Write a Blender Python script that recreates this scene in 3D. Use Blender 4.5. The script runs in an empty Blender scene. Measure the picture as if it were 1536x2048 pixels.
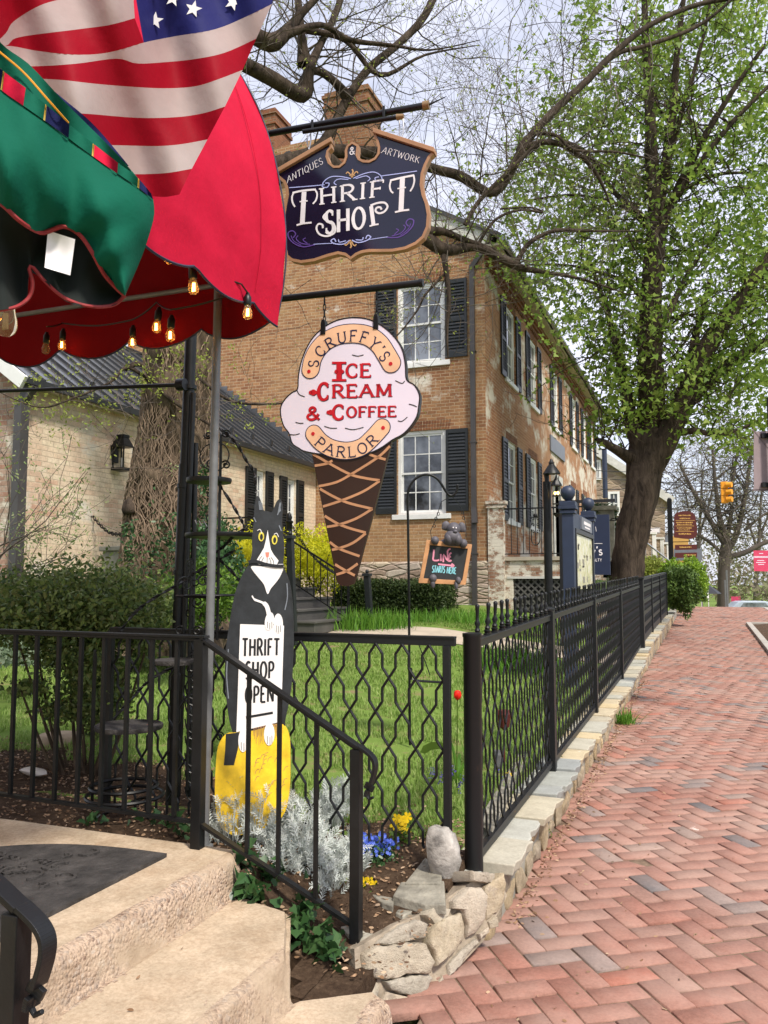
import bpy, bmesh, math, random
import numpy as np
from mathutils import Vector, Matrix
random.seed(7); RNG = np.random.default_rng(11)
PI = math.pi
sc = bpy.context.scene
COL = sc.collection
# ---------------------------------------------------------------- camera
FPX, CXP, CYP, YH, XV = 1650., 768., 1024., 1165., 1410.
TH = math.atan((XV - CXP) / math.hypot(FPX, YH - CYP)); PT = math.atan((YH - CYP) / FPX)
CZ = 1.6
FWD = (-math.sin(TH) * math.cos(PT), math.cos(TH) * math.cos(PT), math.sin(PT))
RGT = (math.cos(TH), math.sin(TH), 0.)
UPV = (math.sin(TH) * math.sin(PT), -math.cos(TH) * math.sin(PT), math.cos(PT))
cd = bpy.data.cameras.new('camera'); cam = bpy.data.objects.new('camera', cd); COL.objects.link(cam)
cd.sensor_fit = 'VERTICAL'; cd.sensor_height = 36; cd.lens = 36 * FPX / 2048; cd.clip_start = .05; cd.clip_end = 3000
CSH = (0, 0, 0)
cam.matrix_world = Matrix(((RGT[0], UPV[0], -FWD[0], CSH[0]), (RGT[1], UPV[1], -FWD[1], CSH[1]), (RGT[2], UPV[2], -FWD[2], CZ), (0, 0, 0, 1)))
sc.camera = cam
# ---------------------------------------------------------------- light
SUN_EL, SUN_AZ = math.radians(52), math.radians(128)      # azimuth clockwise from +Y
w = bpy.data.worlds.new('World'); sc.world = w; w.use_nodes = True
nt = w.node_tree; nt.nodes.clear(); N = nt.nodes.new; L = nt.links.new
out = N('ShaderNodeOutputWorld'); bg = N('ShaderNodeBackground'); bg.inputs[1].default_value = .1
sky = N('ShaderNodeTexSky'); sky.sky_type = 'NISHITA'; sky.sun_disc = False
sky.sun_elevation = SUN_EL; sky.sun_rotation = SUN_AZ; sky.dust_density = 2.
tc = N('ShaderNodeTexCoord'); mp = N('ShaderNodeMapping'); mp.inputs['Scale'].default_value = (1, 1, 2.6)
n1 = N('ShaderNodeTexNoise'); n1.inputs['Scale'].default_value = 2.3; n1.inputs['Detail'].default_value = 7; n1.inputs['Roughness'].default_value = .55
rp = N('ShaderNodeValToRGB'); rp.color_ramp.elements[0].position = .38; rp.color_ramp.elements[1].position = .66
rp.color_ramp.elements[0].color = (.42, .42, .42, 1); rp.color_ramp.elements[1].color = (1, 1, 1, 1)
mx = N('ShaderNodeMixRGB'); mx.inputs[2].default_value = (8.3, 8.4, 9.7, 1)
L(tc.outputs['Generated'], mp.inputs[0]); L(mp.outputs[0], n1.inputs['Vector']); L(n1.outputs['Fac'], rp.inputs[0])
L(rp.outputs[0], mx.inputs[0]); L(sky.outputs[0], mx.inputs[1]); L(mx.outputs[0], bg.inputs[0]); L(bg.outputs[0], out.inputs[0])
sl = bpy.data.lights.new('sun', 'SUN'); so = bpy.data.objects.new('sun', sl); COL.objects.link(so)
sl.energy = 3.3; sl.angle = math.radians(7); sl.color = (1, .93, .82)
sd = Vector((math.sin(SUN_AZ) * math.cos(SUN_EL), math.cos(SUN_AZ) * math.cos(SUN_EL), math.sin(SUN_EL)))
so.rotation_euler = sd.to_track_quat('Z', 'Y').to_euler(); so.location = (10, -10, 20)
sc.view_settings.view_transform = 'Standard'; sc.view_settings.look = 'None'; sc.view_settings.exposure = .62; sc.view_settings.gamma = 1
sc.cycles.max_bounces = 6; sc.cycles.transparent_max_bounces = 12; sc.cycles.use_denoising = True
# ---------------------------------------------------------------- survey helpers: photo point -> point on a real plane
def ray(px, py):
    a = (px - CXP) / FPX; b = -(py - CYP) / FPX
    return Vector([FWD[i] + RGT[i] * a + UPV[i] * b for i in range(3)])
CAMV = Vector((0, 0, CZ))
def P(px, py, x=None, y=None, z=None, d=None):
    r = ray(px, py)
    t = x / r.x if x is not None else y / r.y if y is not None else (z - CZ) / r.z if z is not None else d
    return CAMV + r * t
class Plane:                                       # vertical plane through o with horizontal direction u
    def __init__(s, o, u, up=(0, 0, 1)):
        s.o = Vector(o); s.u = Vector(u).normalized(); s.v = Vector(up).normalized(); s.n = s.u.cross(s.v).normalized()
    def st(s, px, py):
        r = ray(px, py); t = (s.o - CAMV).dot(s.n) / r.dot(s.n); q = CAMV + r * t - s.o
        return (q.dot(s.u), q.dot(s.v))
    def w(s, a, b, c=0.): return s.o + s.u * a + s.v * b + s.n * c
def lerp(a, b, t): return a + (b - a) * t
# ---------------------------------------------------------------- mesh builder
class MB:
    def __init__(s): s.v = []; s.f = []; s.mi = []
    def add(s, vs, fs, m=0):
        b = len(s.v); s.v.extend([tuple(q) for q in vs]); s.f.extend([tuple(b + i for i in f) for f in fs]); s.mi.extend([m] * len(fs)); return s
    def box(s, x0, x1, y0, y1, z0, z1, m=0):
        return s.add([(x0, y0, z0), (x1, y0, z0), (x1, y1, z0), (x0, y1, z0), (x0, y0, z1), (x1, y0, z1), (x1, y1, z1), (x0, y1, z1)],
                     [(3, 2, 1, 0), (4, 5, 6, 7), (0, 1, 5, 4), (1, 2, 6, 5), (2, 3, 7, 6), (3, 0, 4, 7)], m)
    def bar(s, a, b, w, h=None, up=(0, 0, 1), m=0):
        a = Vector(a); b = Vector(b); h = h or w; d = (b - a).normalized(); up = Vector(up)
        if abs(d.dot(up)) > .98: up = Vector((0, 1, 0))
        x = d.cross(up).normalized() * (w / 2); y = x.cross(d).normalized() * (h / 2)
        vs = [p + sx * x + sy * y for p in (a, b) for sx, sy in ((-1, -1), (1, -1), (1, 1), (-1, 1))]
        return s.add(vs, [(3, 2, 1, 0), (4, 5, 6, 7), (0, 1, 5, 4), (1, 2, 6, 5), (2, 3, 7, 6), (3, 0, 4, 7)], m)
    def tube(s, pts, r, n=6, cap=True, m=0, flat=1.):
        pts = [Vector(p) for p in pts]
        if not isinstance(r, (list, tuple)): r = [r] * len(pts)
        vs = []; prev = None
        for i, p in enumerate(pts):
            d = (pts[min(i + 1, len(pts) - 1)] - pts[max(i - 1, 0)])
            d = d.normalized() if d.length > 1e-9 else Vector((0, 0, 1))
            if prev is None:
                x = d.cross(Vector((0, 0, 1)))
                if x.length < .05: x = d.cross(Vector((0, 1, 0)))
            else:
                x = prev - d * prev.dot(d)
                if x.length < 1e-4: x = d.orthogonal()
            x.normalize(); prev = x; y = d.cross(x)
            for k in range(n):
                a = 2 * PI * k / n; vs.append(p + (x * math.cos(a) + y * math.sin(a) * flat) * r[i])
        fs = [(i * n + k, i * n + (k + 1) % n, (i + 1) * n + (k + 1) % n, (i + 1) * n + k) for i in range(len(pts) - 1) for k in range(n)]
        if cap: fs += [tuple(range(n))[::-1], tuple((len(pts) - 1) * n + k for k in range(n))]
        return s.add(vs, fs, m)
    def lathe(s, o, prof, n=12, axis=(0, 0, 1), m=0):
        o = Vector(o); q = Vector((0, 0, 1)).rotation_difference(Vector(axis).normalized())
        vs = [o + q @ Vector((r * math.cos(2 * PI * k / n), r * math.sin(2 * PI * k / n), z)) for r, z in prof for k in range(n)]
        fs = [(i * n + k, i * n + (k + 1) % n, (i + 1) * n + (k + 1) % n, (i + 1) * n + k) for i in range(len(prof) - 1) for k in range(n)]
        fs += [tuple(range(n))[::-1], tuple((len(prof) - 1) * n + k for k in range(n))]
        return s.add(vs, fs, m)
    def ball(s, o, r, n=12, sz=1., m=0):
        k = max(5, n // 2 + 1)
        return s.lathe(o, [(max(1e-4, r * math.sin(PI * i / k)), -r * sz * math.cos(PI * i / k)) for i in range(k + 1)], n, m=m)
    def prism(s, pl, poly, c0, c1, m=0):          # outline (s,t) on a Plane, from offset c0 to c1 along its normal
        n = len(poly)
        area = sum(poly[i][0] * poly[(i + 1) % n][1] - poly[(i + 1) % n][0] * poly[i][1] for i in range(n))
        if area < 0: poly = poly[::-1]
        vs = [pl.w(a, b, c0) for a, b in poly] + [pl.w(a, b, c1) for a, b in poly]
        fs = [tuple(range(n))[::-1], tuple(range(n, 2 * n))] + [(i, (i + 1) % n, n + (i + 1) % n, n + i) for i in range(n)]
        if c1 < c0: fs = [f[::-1] for f in fs]
        return s.add(vs, fs, m)
    def ribbon(s, pl, pts, wd, c0, c1, m=0, closed=False):   # painted / raised line of given width on a plane
        n = len(pts); L_ = []; R_ = []
        for i in range(n):
            a = pts[(i - 1) % n] if closed else pts[max(i - 1, 0)]; b = pts[(i + 1) % n] if closed else pts[min(i + 1, n - 1)]
            dx, dy = b[0] - a[0], b[1] - a[1]; l = math.hypot(dx, dy) or 1e-9
            wi = (wd[i] if isinstance(wd, (list, tuple)) else wd) / 2
            L_.append((pts[i][0] - dy / l * wi, pts[i][1] + dx / l * wi)); R_.append((pts[i][0] + dy / l * wi, pts[i][1] - dx / l * wi))
        for i in range(n if closed else n - 1):
            j = (i + 1) % n
            q = [R_[i], R_[j], L_[j], L_[i]]
            vs = [pl.w(a, b, c0) for a, b in q] + [pl.w(a, b, c1) for a, b in q]
            s.add(vs, [(4, 5, 6, 7), (0, 1, 5, 4), (2, 3, 7, 6)], m)
            if not closed and i == 0: s.add(vs, [(3, 0, 4, 7)], m)
            if not closed and i == n - 2: s.add(vs, [(1, 2, 6, 5)], m)
        return s
    def build(s, name, mats, parent=None, smooth=False, bevel=0.):
        me = bpy.data.meshes.new(name); me.from_pydata(s.v, [], s.f)
        for m in (mats if isinstance(mats, (list, tuple)) else [mats]): me.materials.append(m)
        if isinstance(mats, (list, tuple)) and len(mats) > 1: me.polygons.foreach_set('material_index', s.mi)
        if smooth:
            me.polygons.foreach_set('use_smooth', [True] * len(s.f))
            try: me.set_sharp_from_angle(angle=math.radians(50))
            except Exception: pass
        me.update(); o = bpy.data.objects.new(name, me); COL.objects.link(o)
        if bevel:
            b = o.modifiers.new('bevel', 'BEVEL'); b.width = bevel; b.segments = 2; b.limit_method = 'ANGLE'
        if parent: adopt(o, parent)
        return o
def adopt(o, parent):
    o.parent = parent
    r = parent; M = Matrix.Identity(4)
    while r is not None: M = Matrix.Translation(r.location) @ M if r.parent is None else M; r = r.parent
    o.matrix_parent_inverse = M.inverted() if parent.parent is None and parent.type == 'EMPTY' else Matrix.Identity(4)
def thing(name, label, cat, loc=(0, 0, 0), group=None):
    o = bpy.data.objects.new(name, None); COL.objects.link(o); o.location = loc; o.empty_display_size = .2
    o['label'] = label; o['category'] = cat
    if group: o['group'] = group
    return o
def tag(o, label, cat, group=None):
    o['label'] = label; o['category'] = cat
    if group: o['group'] = group
    return o
def kind(o, k, label=None):
    o['kind'] = k
    if label: o['label'] = label
    return o
def np_mesh(name, V, counts, idx, mat, parent=None, smooth=False):
    me = bpy.data.meshes.new(name); V = np.asarray(V, np.float32); counts = np.asarray(counts, np.int32); idx = np.asarray(idx, np.int32)
    me.vertices.add(len(V)); me.vertices.foreach_set('co', V.ravel())
    me.loops.add(len(idx)); me.loops.foreach_set('vertex_index', idx)
    me.polygons.add(len(counts)); st = np.zeros(len(counts), np.int32); st[1:] = np.cumsum(counts)[:-1]
    me.polygons.foreach_set('loop_start', st); me.polygons.foreach_set('loop_total', counts)
    me.materials.append(mat); me.update(calc_edges=True); me.validate()
    if smooth: me.polygons.foreach_set('use_smooth', [True] * len(counts))
    o = bpy.data.objects.new(name, me); COL.objects.link(o)
    if parent: adopt(o, parent)
    return o
MAPLE = np.array([(0, 0), (.34, .02), (.5, .28), (.24, .36), (.12, 1 - .22), (0, .98), (-.12, .78), (-.24, .36), (-.5, .28), (-.34, .02)])
OVAL = np.array([(0, 0), (.2, .3), (.18, .7), (0, 1), (-.18, .7), (-.2, .3)])
NARROW = np.array([(0, 0), (.07, .4), (0, 1), (-.07, .4)])
def leaves(name, C, size, mat, parent=None, shape=OVAL, jitter=.35, flat=.0, up=None, droop=0.):
    C = np.asarray(C, float); n = len(C); k = len(shape)
    d = RNG.normal(size=(n, 3)); d[:, 2] = d[:, 2] * (1 - flat) - droop
    if up is not None: d = d * (1 - up) + np.array([0, 0, 1.6]) * up
    d /= np.linalg.norm(d, axis=1)[:, None]
    r = RNG.normal(size=(n, 3)); x = np.cross(d, r); x /= np.linalg.norm(x, axis=1)[:, None] + 1e-9
    s = (np.asarray(size) * (1 + jitter * RNG.uniform(-1, 1, n)))[:, None, None]
    fold = np.cross(x, d)
    V = C[:, None, :] + s * (shape[None, :, 0, None] * x[:, None, :] + shape[None, :, 1, None] * d[:, None, :] + (np.abs(shape[None, :, 0, None]) * .35) * fold[:, None, :])
    return np_mesh(name, V.reshape(-1, 3), np.full(n, k), np.arange(n * k), mat, parent)
# ---------------------------------------------------------------- materials
class NM:
    def __init__(s, name):
        s.m = bpy.data.materials.new(name); s.m.use_nodes = True; s.t = s.m.node_tree; s.t.nodes.clear()
        s.o = s.t.nodes.new('ShaderNodeOutputMaterial'); s.b = s.t.nodes.new('ShaderNodeBsdfPrincipled'); s.l(s.b.outputs[0], s.o.inputs[0])
        s.tc = s.t.nodes.new('ShaderNodeTexCoord')
    def n(s, t, **k):
        q = s.t.nodes.new('ShaderNode' + t)
        for a, b in k.items():
            if a.startswith('i_'): q.inputs[int(a[2:]) if a[2:].isdigit() else a[2:].replace('_', ' ')].default_value = b
            else: setattr(q, a, b)
        return q
    def l(s, a, b): s.t.links.new(a, b)
    def noise(s, scale, detail=5, rough=.6, vec=None, stretch=None, dist=0.):
        q = s.n('TexNoise', i_Scale=scale, i_Detail=detail, i_Roughness=rough, i_Distortion=dist)
        v = vec or s.tc.outputs['Object']
        if stretch:
            m = s.n('Mapping'); m.inputs['Scale'].default_value = stretch; s.l(v, m.inputs[0]); v = m.outputs[0]
        s.l(v, q.inputs['Vector']); return q.outputs['Fac']
    def ramp(s, f, stops):
        q = s.n('ValToRGB'); e = q.color_ramp.elements
        while len(e) < len(stops): e.new(.5)
        for i, (p, c) in enumerate(stops): e[i].position = p; e[i].color = (*c, 1) if len(c) == 3 else c
        s.l(f, q.inputs[0]); return q.outputs[0]
    def mix(s, f, a, b, mode='MIX'):
        q = s.n('MixRGB', blend_type=mode)
        for i, v in ((0, f), (1, a), (2, b)):
            if isinstance(v, (int, float)): q.inputs[i].default_value = v
            elif isinstance(v, tuple): q.inputs[i].default_value = (*v, 1)
            else: s.l(v, q.inputs[i])
        return q.outputs[0]
    def bump(s, h, st=.5, dist=.01, nrm=None):
        q = s.n('Bump', i_Strength=st, i_Distance=dist); s.l(h, q.inputs['Height'])
        if nrm: s.l(nrm, q.inputs['Normal'])
        s.l(q.outputs[0], s.b.inputs['Normal']); return q.outputs[0]
    def col(s, c):
        if isinstance(c, tuple): s.b.inputs['Base Color'].default_value = (*c, 1)
        else: s.l(c, s.b.inputs['Base Color'])
    def set(s, rough=None, metal=None, spec=None, **k):
        if rough is not None: s.b.inputs['Roughness'].default_value = rough
        if metal is not None: s.b.inputs['Metallic'].default_value = metal
        if spec is not None: s.b.inputs['Specular IOR Level'].default_value = spec
        return s
    def island(s):
        return s.n('NewGeometry').outputs['Random Per Island']
    def perobj(s):
        return s.n('ObjectInfo').outputs['Random']
def M_plain(name, c, rough=.5, metal=0., var=.12, vs=6., bump=.0, bs=60., spec=.5, bd=.003):
    m = NM(name); f = m.noise(vs, 6)
    lo = tuple(x * (1 - var) for x in c); hi = tuple(min(1, x * (1 + var)) for x in c)
    m.col(m.ramp(f, [(.3, lo), (.7, hi)])); m.set(rough, metal, spec)
    if bump: m.bump(m.noise(bs, 4), bump, bd)
    return m.m
def M_leaf(name, cols, trans=.35, rough=.55):
    m = NM(name); c = m.ramp(m.island(), [(i / max(1, len(cols) - 1), q) for i, q in enumerate(cols)])
    m.col(c); m.set(rough, spec=.3)
    t = m.n('BsdfTranslucent'); m.l(m.mix(.5, c, (.30, .38, .02), 'MULTIPLY') if False else c, t.inputs[0])
    mx = m.n('MixShader'); mx.inputs[0].default_value = trans
    m.l(m.b.outputs[0], mx.inputs[1]); m.l(t.outputs[0], mx.inputs[2]); m.l(mx.outputs[0], m.o.inputs[0]); return m.m
def M_brick(name, axis, c1, c2, mortar, patch=None, white=0., wscale=.8, rot=0.):
    """axis 'x': wall runs along x ; 'y': along y.  patch = second colour pair blended in large patches; white = share of flaking whitewash"""
    m = NM(name); sp = m.n('SeparateXYZ'); m.l(m.tc.outputs['Object'], sp.inputs[0])
    cb = m.n('CombineXYZ'); m.l(sp.outputs[0 if axis == 'x' else 1], cb.inputs[0]); m.l(sp.outputs[2], cb.inputs[1])
    # slight course waviness
    nz = m.n('TexNoise', i_Scale=1.3, i_Detail=2); m.l(cb.outputs[0], nz.inputs['Vector'])
    ad = m.n('VectorMath', operation='MULTIPLY_ADD'); m.l(nz.outputs['Color'], ad.inputs[0]); ad.inputs[1].default_value = (.03, .03, 0); m.l(cb.outputs[0], ad.inputs[2])
    def br(a, b, mo):
        q = m.n('TexBrick', offset=.5, i_Scale=1., i_Mortar_Size=.007, i_Mortar_Smooth=.3, i_Bias=-.1, i_Brick_Width=.212, i_Row_Height=.074)
        q.inputs['Color1'].default_value = (*a, 1); q.inputs['Color2'].default_value = (*b, 1); q.inputs['Mortar'].default_value = (*mo, 1)
        m.l(ad.outputs[0], q.inputs['Vector']); return q
    a = br(c1, c2, mortar); c = a.outputs[0]
    if patch:
        b = br(patch[0], patch[1], mortar); f = m.ramp(m.noise(.55, 6, .65), [(.42, (0, 0, 0)), (.6, (1, 1, 1))]); c = m.mix(f, c, b.outputs[0])
    c = m.mix(m.ramp(m.noise(9, 5, .7), [(.3, (.72, .72, .72)), (.75, (1.15, 1.15, 1.15))]), (1., 1., 1.), c, 'MULTIPLY') if False else m.mix(.6, c, m.ramp(m.noise(7, 6, .75), [(.3, (.45, .42, .4)), (.7, (1, 1, 1))]), 'MULTIPLY')
    c = m.mix(.35, c, m.ramp(m.noise(38, 3, .7), [(.35, (.5, .5, .5)), (.65, (1, 1, 1))]), 'MULTIPLY')
    if white:
        f = m.ramp(m.noise(wscale, 8, .72, stretch=(1, 1, 1.5)), [(.62 - white * .4, (0, 0, 0)), (.70 - white * .4, (1, 1, 1))])
        c = m.mix(f, c, (.62, .57, .48))
    m.col(c); m.set(.88, spec=.2)
    h = m.n('Math', operation='MULTIPLY_ADD'); m.l(m.noise(45, 4), h.inputs[0]); h.inputs[1].default_value = .5; m.l(a.outputs[1], h.inputs[2])
    iv = m.n('Math', operation='SUBTRACT'); iv.inputs[0].default_value = 1.; m.l(h.outputs[0], iv.inputs[1])
    m.bump(iv.outputs[0], .7, .008); return m.m
def M_stone(name, cols, scale=4., stretch=(1, 1, 2.2), gap=(.10, .08, .06)):
    m = NM(name); mp = m.n('Mapping'); mp.inputs['Scale'].default_value = stretch
    nz = m.n('TexNoise', i_Scale=2.5, i_Detail=3); m.l(m.tc.outputs['Object'], nz.inputs['Vector'])
    ad = m.n('VectorMath', operation='MULTIPLY_ADD'); m.l(nz.outputs['Color'], ad.inputs[0]); ad.inputs[1].default_value = (.25, .25, .12); m.l(m.tc.outputs['Object'], ad.inputs[2])
    m.l(ad.outputs[0], mp.inputs[0])
    v = m.n('TexVoronoi', i_Scale=scale); m.l(mp.outputs[0], v.inputs['Vector'])
    e = m.n('TexVoronoi', feature='DISTANCE_TO_EDGE', i_Scale=scale); m.l(mp.outputs[0], e.inputs['Vector'])
    c = m.ramp(v.outputs['Color'], [(i / (len(cols) - 1), q) for i, q in enumerate(cols)])
    c = m.mix(.6, c, m.ramp(m.noise(20, 6, .7), [(.3, (.5, .48, .45)), (.7, (1, 1, 1))]), 'MULTIPLY')
    f = m.ramp(e.outputs['Distance'], [(.01, (.7, .7, .7)), (.06, (0, 0, 0))]); m.col(m.mix(f, c, gap)); m.set(.9, spec=.2)
    m.bump(m.ramp(e.outputs['Distance'], [(0, (0, 0, 0)), (.15, (1, 1, 1))]), .8, .03); return m.m
def M_emit(name, c, st):
    m = NM(name); m.col((0, 0, 0)); m.b.inputs['Emission Color'].default_value = (*c, 1); m.b.inputs['Emission Strength'].default_value = st; return m.m
def M_island(name, stops, rough=.8, n1=(14, .35), n2=(90, .3), bump=.4, bd=.004, spots=None, per=False, dust=None):
    m = NM(name); c = m.ramp(m.perobj() if per else m.island(), stops)
    c = m.mix(n1[1] * 1.6, c, m.ramp(m.noise(n1[0], 5, .65), [(.3, (.55, .52, .5)), (.7, (1, 1, 1))]), 'MULTIPLY')
    c = m.mix(n2[1] * 1.6, c, m.ramp(m.noise(n2[0], 3, .7), [(.3, (.6, .6, .6)), (.65, (1, 1, 1))]), 'MULTIPLY')
    if spots: c = m.mix(m.ramp(m.noise(spots[0], 6, .7), [(spots[1], (0, 0, 0)), (spots[1] + .05, (1, 1, 1))]), c, spots[2])
    if dust: c = m.mix(m.ramp(m.noise(dust[0], 7, .7), [(.40, (0, 0, 0)), (.75, (dust[1],) * 3)]), c, dust[2])
    m.col(c); m.set(rough, spec=.3); m.bump(m.noise(120, 5, .7), bump, bd); return m.m
def M_fabric(name, c, trans=.3, rough=.8, weave=900):
    m = NM(name); f = m.noise(5, 4)
    cc = m.ramp(f, [(.3, tuple(x * .9 for x in c)), (.7, tuple(min(1, x * 1.08) for x in c))]); m.col(cc); m.set(rough, spec=.08)
    t = m.n('BsdfTranslucent'); m.l(cc, t.inputs[0]); mx = m.n('MixShader'); mx.inputs[0].default_value = trans
    m.bump(m.noise(7, 5), .35, .02)
    m.l(m.b.outputs[0], mx.inputs[1]); m.l(t.outputs[0], mx.inputs[2]); m.l(mx.outputs[0], m.o.inputs[0]); return m.m
K = {}
K['iron'] = M_plain('black_iron', (.006, .0065, .0075), .42, 0, .5, 12, .35, 70, .35, .002)
# worn black paint with a little rust
_m = NM('worn_iron'); _m.col(_m.mix(_m.ramp(_m.noise(9, 8, .75), [(.60, (0, 0, 0)), (.70, (1, 1, 1))]), (.006, .0068, .008), (.030, .018, .013))); _m.set(.45, spec=.4); _m.bump(_m.noise(55, 5), .35, .002); K['worn'] = _m.m
K['grey_pole'] = M_plain('grey_pole_paint', (.17, .175, .18), .45, .4, .15, 20, .1, 90)
K['shutter'] = M_plain('shutter_paint', (.011, .014, .016), .5, 0, .25, 5)
K['white'] = M_plain('white_paint', (.72, .72, .70), .55, 0, .08, 4, .15, 30)
K['white_old'] = M_plain('old_white_paint', (.52, .51, .47), .7, 0, .2, 3, .3, 20)
_m = NM('window_glass'); _m.col(_m.ramp(_m.noise(1.1, 4, .6), [(.38, (.02, .022, .028)), (.62, (.20, .22, .26))])); _m.set(.04, spec=.9); _m.bump(_m.noise(1.7, 2), .08, .02); K['glass'] = _m.m  # lighter noise patches painted into the panes as reflected sky
K['roofm'] = M_plain('dark_roof_metal', (.20, .205, .215), .26, .7, .25, 1.2, .1, 10)
K['seam'] = M_plain('roof_seam', (.03, .032, .035), .5, .2, .2, 2)
K['roofs'] = M_plain('dark_shingle', (.05, .05, .052), .85, 0, .3, 3, .4, 40)
K['gable_brick'] = M_brick('tan_brick', 'x', (.46, .245, .12), (.30, .135, .07), (.60, .45, .29), ((.50, .31, .155), (.40, .22, .11)), white=.03, wscale=.6)
K['facade_brick'] = M_brick('orange_brick', 'y', (.47, .215, .10), (.36, .145, .07), (.55, .40, .27), ((.50, .26, .13), (.40, .19, .09)), white=.27, wscale=.5)
K['chim_brick'] = M_brick('chimney_brick', 'x', (.30, .12, .06), (.20, .08, .045), (.33, .25, .17), ((.33, .17, .08), (.24, .10, .05)))
K['chim_brick_y'] = M_brick('chimney_brick_side', 'y', (.30, .12, .06), (.20, .08, .045), (.33, .25, .17))
K['cream_y'] = M_brick('cream_painted_brick', 'y', (.88, .74, .54), (.84, .70, .51), (.70, .57, .42), ((.86, .72, .55), (.66, .38, .27)), white=.14, wscale=1.1)
K['cream_x'] = M_brick('worn_cream_brick_end', 'x', (.42, .20, .14), (.55, .42, .34), (.50, .42, .34), ((.45, .30, .22), (.52, .42, .34)), white=.25, wscale=1.5)
K['wash_x'] = M_brick('whitewashed_brick', 'x', (.32, .16, .10), (.40, .26, .17), (.40, .36, .30), white=.42, wscale=3.)
K['wash_y'] = M_brick('whitewashed_brick_side', 'y', (.32, .16, .10), (.40, .26, .17), (.40, .36, .30), white=.42, wscale=3.)
K['rubble'] = M_stone('rubble_foundation', [(.42, .33, .24), (.55, .47, .36), (.33, .25, .19), (.50, .40, .33), (.6, .55, .46)], 2.6, (1, 1, 3.2), (.18, .13, .10))
K['rubble2'] = M_stone('far_stone', [(.33, .25, .17), (.42, .33, .24), (.27, .20, .15), (.38, .32, .25)], 1.8, (1, 1, 2.2), (.36, .30, .24))
K['cream_stucco'] = M_plain('cream_stucco', (.60, .54, .40), .9, 0, .1, 2)
K['grey_stone'] = M_plain('weathered_stucco', (.24, .23, .19), .9, 0, .35, 5, .4, 30)
K['bark'] = None
def M_bark(name, a, b, sc_=7., st=(1, 1, .22)):
    m = NM(name); f = m.noise(sc_, 8, .7, stretch=st, dist=.6); g = m.noise(2.2, 5, .6)
    c = m.mix(.5, m.ramp(f, [(.35, a), (.62, b)]), m.ramp(g, [(.35, (.6, .62, .55)), (.65, (1, 1, 1))]), 'MULTIPLY'); m.col(c); m.set(.95, spec=.15)
    m.bump(f, 1., .05); return m.m
K['bark_maple'] = M_bark('maple_bark', (.026, .019, .015), (.095, .070, .054), 9)
K['bark_old'] = M_bark('old_tree_bark', (.05, .035, .025), (.20, .145, .10), 12)
K['bark_twig'] = M_plain('twig_bark', (.095, .075, .06), .9, 0, .3, 3)
K['vine'] = M_plain('dry_vine', (.22, .155, .105), .9, 0, .35, 2)
K['leaf_maple'] = M_leaf('maple_leaf', [(.12, .21, .028), (.20, .31, .045), (.33, .42, .09), (.15, .26, .035)], .5)
K['leaf_bud'] = M_leaf('spring_bud', [(.26, .31, .06), (.36, .40, .09), (.22, .29, .05)], .4)
K['leaf_yel'] = M_leaf('golden_shrub_leaf', [(.58, .60, .02), (.80, .76, .03), (.40, .46, .02)], .35)
K['leaf_box'] = M_leaf('boxwood_leaf', [(.045, .080, .022), (.095, .15, .038), (.20, .26, .07), (.12, .13, .04)], .3, .45)
K['leaf_hedge'] = M_leaf('yew_leaf', [(.025, .045, .015), (.05, .08, .02), (.08, .11, .03)], .15)
K['leaf_ever'] = M_leaf('evergreen_leaf', [(.05, .11, .015), (.09, .17, .02), (.16, .26, .03)], .25)
K['leaf_ivy'] = M_leaf('ivy_leaf', [(.02, .055, .022), (.04, .10, .03), (.06, .12, .04)], .15, .35)
K['leaf_grass'] = M_leaf('grass_blade', [(.14, .24, .04), (.21, .33, .065), (.29, .41, .10), (.34, .40, .15)], .4)
K['leaf_clump'] = M_leaf('long_grass_blade', [(.07, .19, .02), (.12, .28, .03), (.19, .36, .05)], .4)
K['leaf_silver'] = M_leaf('dusty_miller_leaf', [(.42, .46, .42), (.58, .62, .58), (.68, .71, .68), (.34, .38, .35)], .15, .8)
K['leaf_far'] = M_leaf('far_foliage', [(.13, .14, .06), (.21, .21, .10), (.19, .16, .11), (.15, .12, .09)], .25)
K['litter'] = M_leaf('dry_leaf', [(.16, .09, .05), (.34, .21, .12), (.48, .34, .22), (.10, .06, .04)], .1)
K['lawn'] = NM('lawn_soil'); _m = K['lawn']; _g = _m.noise(1.3, 7, .65)
_m.col(_m.mix(_m.ramp(_m.noise(2.6, 6, .7), [(.54, (0, 0, 0)), (.66, (1, 1, 1))]), _m.ramp(_g, [(.3, (.11, .18, .035)), (.7, (.17, .25, .055))]), (.22, .16, .09))); _m.set(.95, spec=.1); _m.bump(_m.noise(40, 6), .8, .02); K['lawn'] = _m.m
_m = NM('mulch_soil'); _m.col(_m.mix(.7, _m.ramp(_m.noise(22, 8, .8), [(.3, (.05, .03, .02)), (.55, (.13, .085, .055)), (.75, (.26, .18, .12))]), _m.ramp(_m.noise(3, 4), [(.3, (.6, .6, .6)), (.7, (1, 1, 1))]), 'MULTIPLY')); _m.set(.95, spec=.1); _m.bump(_m.noise(35, 6, .8), 1., .03); K['mulch'] = _m.m
_m = NM('joint_sand'); _m.col(_m.ramp(_m.noise(30, 6, .7), [(.3, (.10, .07, .05)), (.7, (.24, .17, .12))])); _m.set(.95, spec=.1); _m.bump(_m.noise(60, 5), .5, .01); K['sand'] = _m.m
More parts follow.
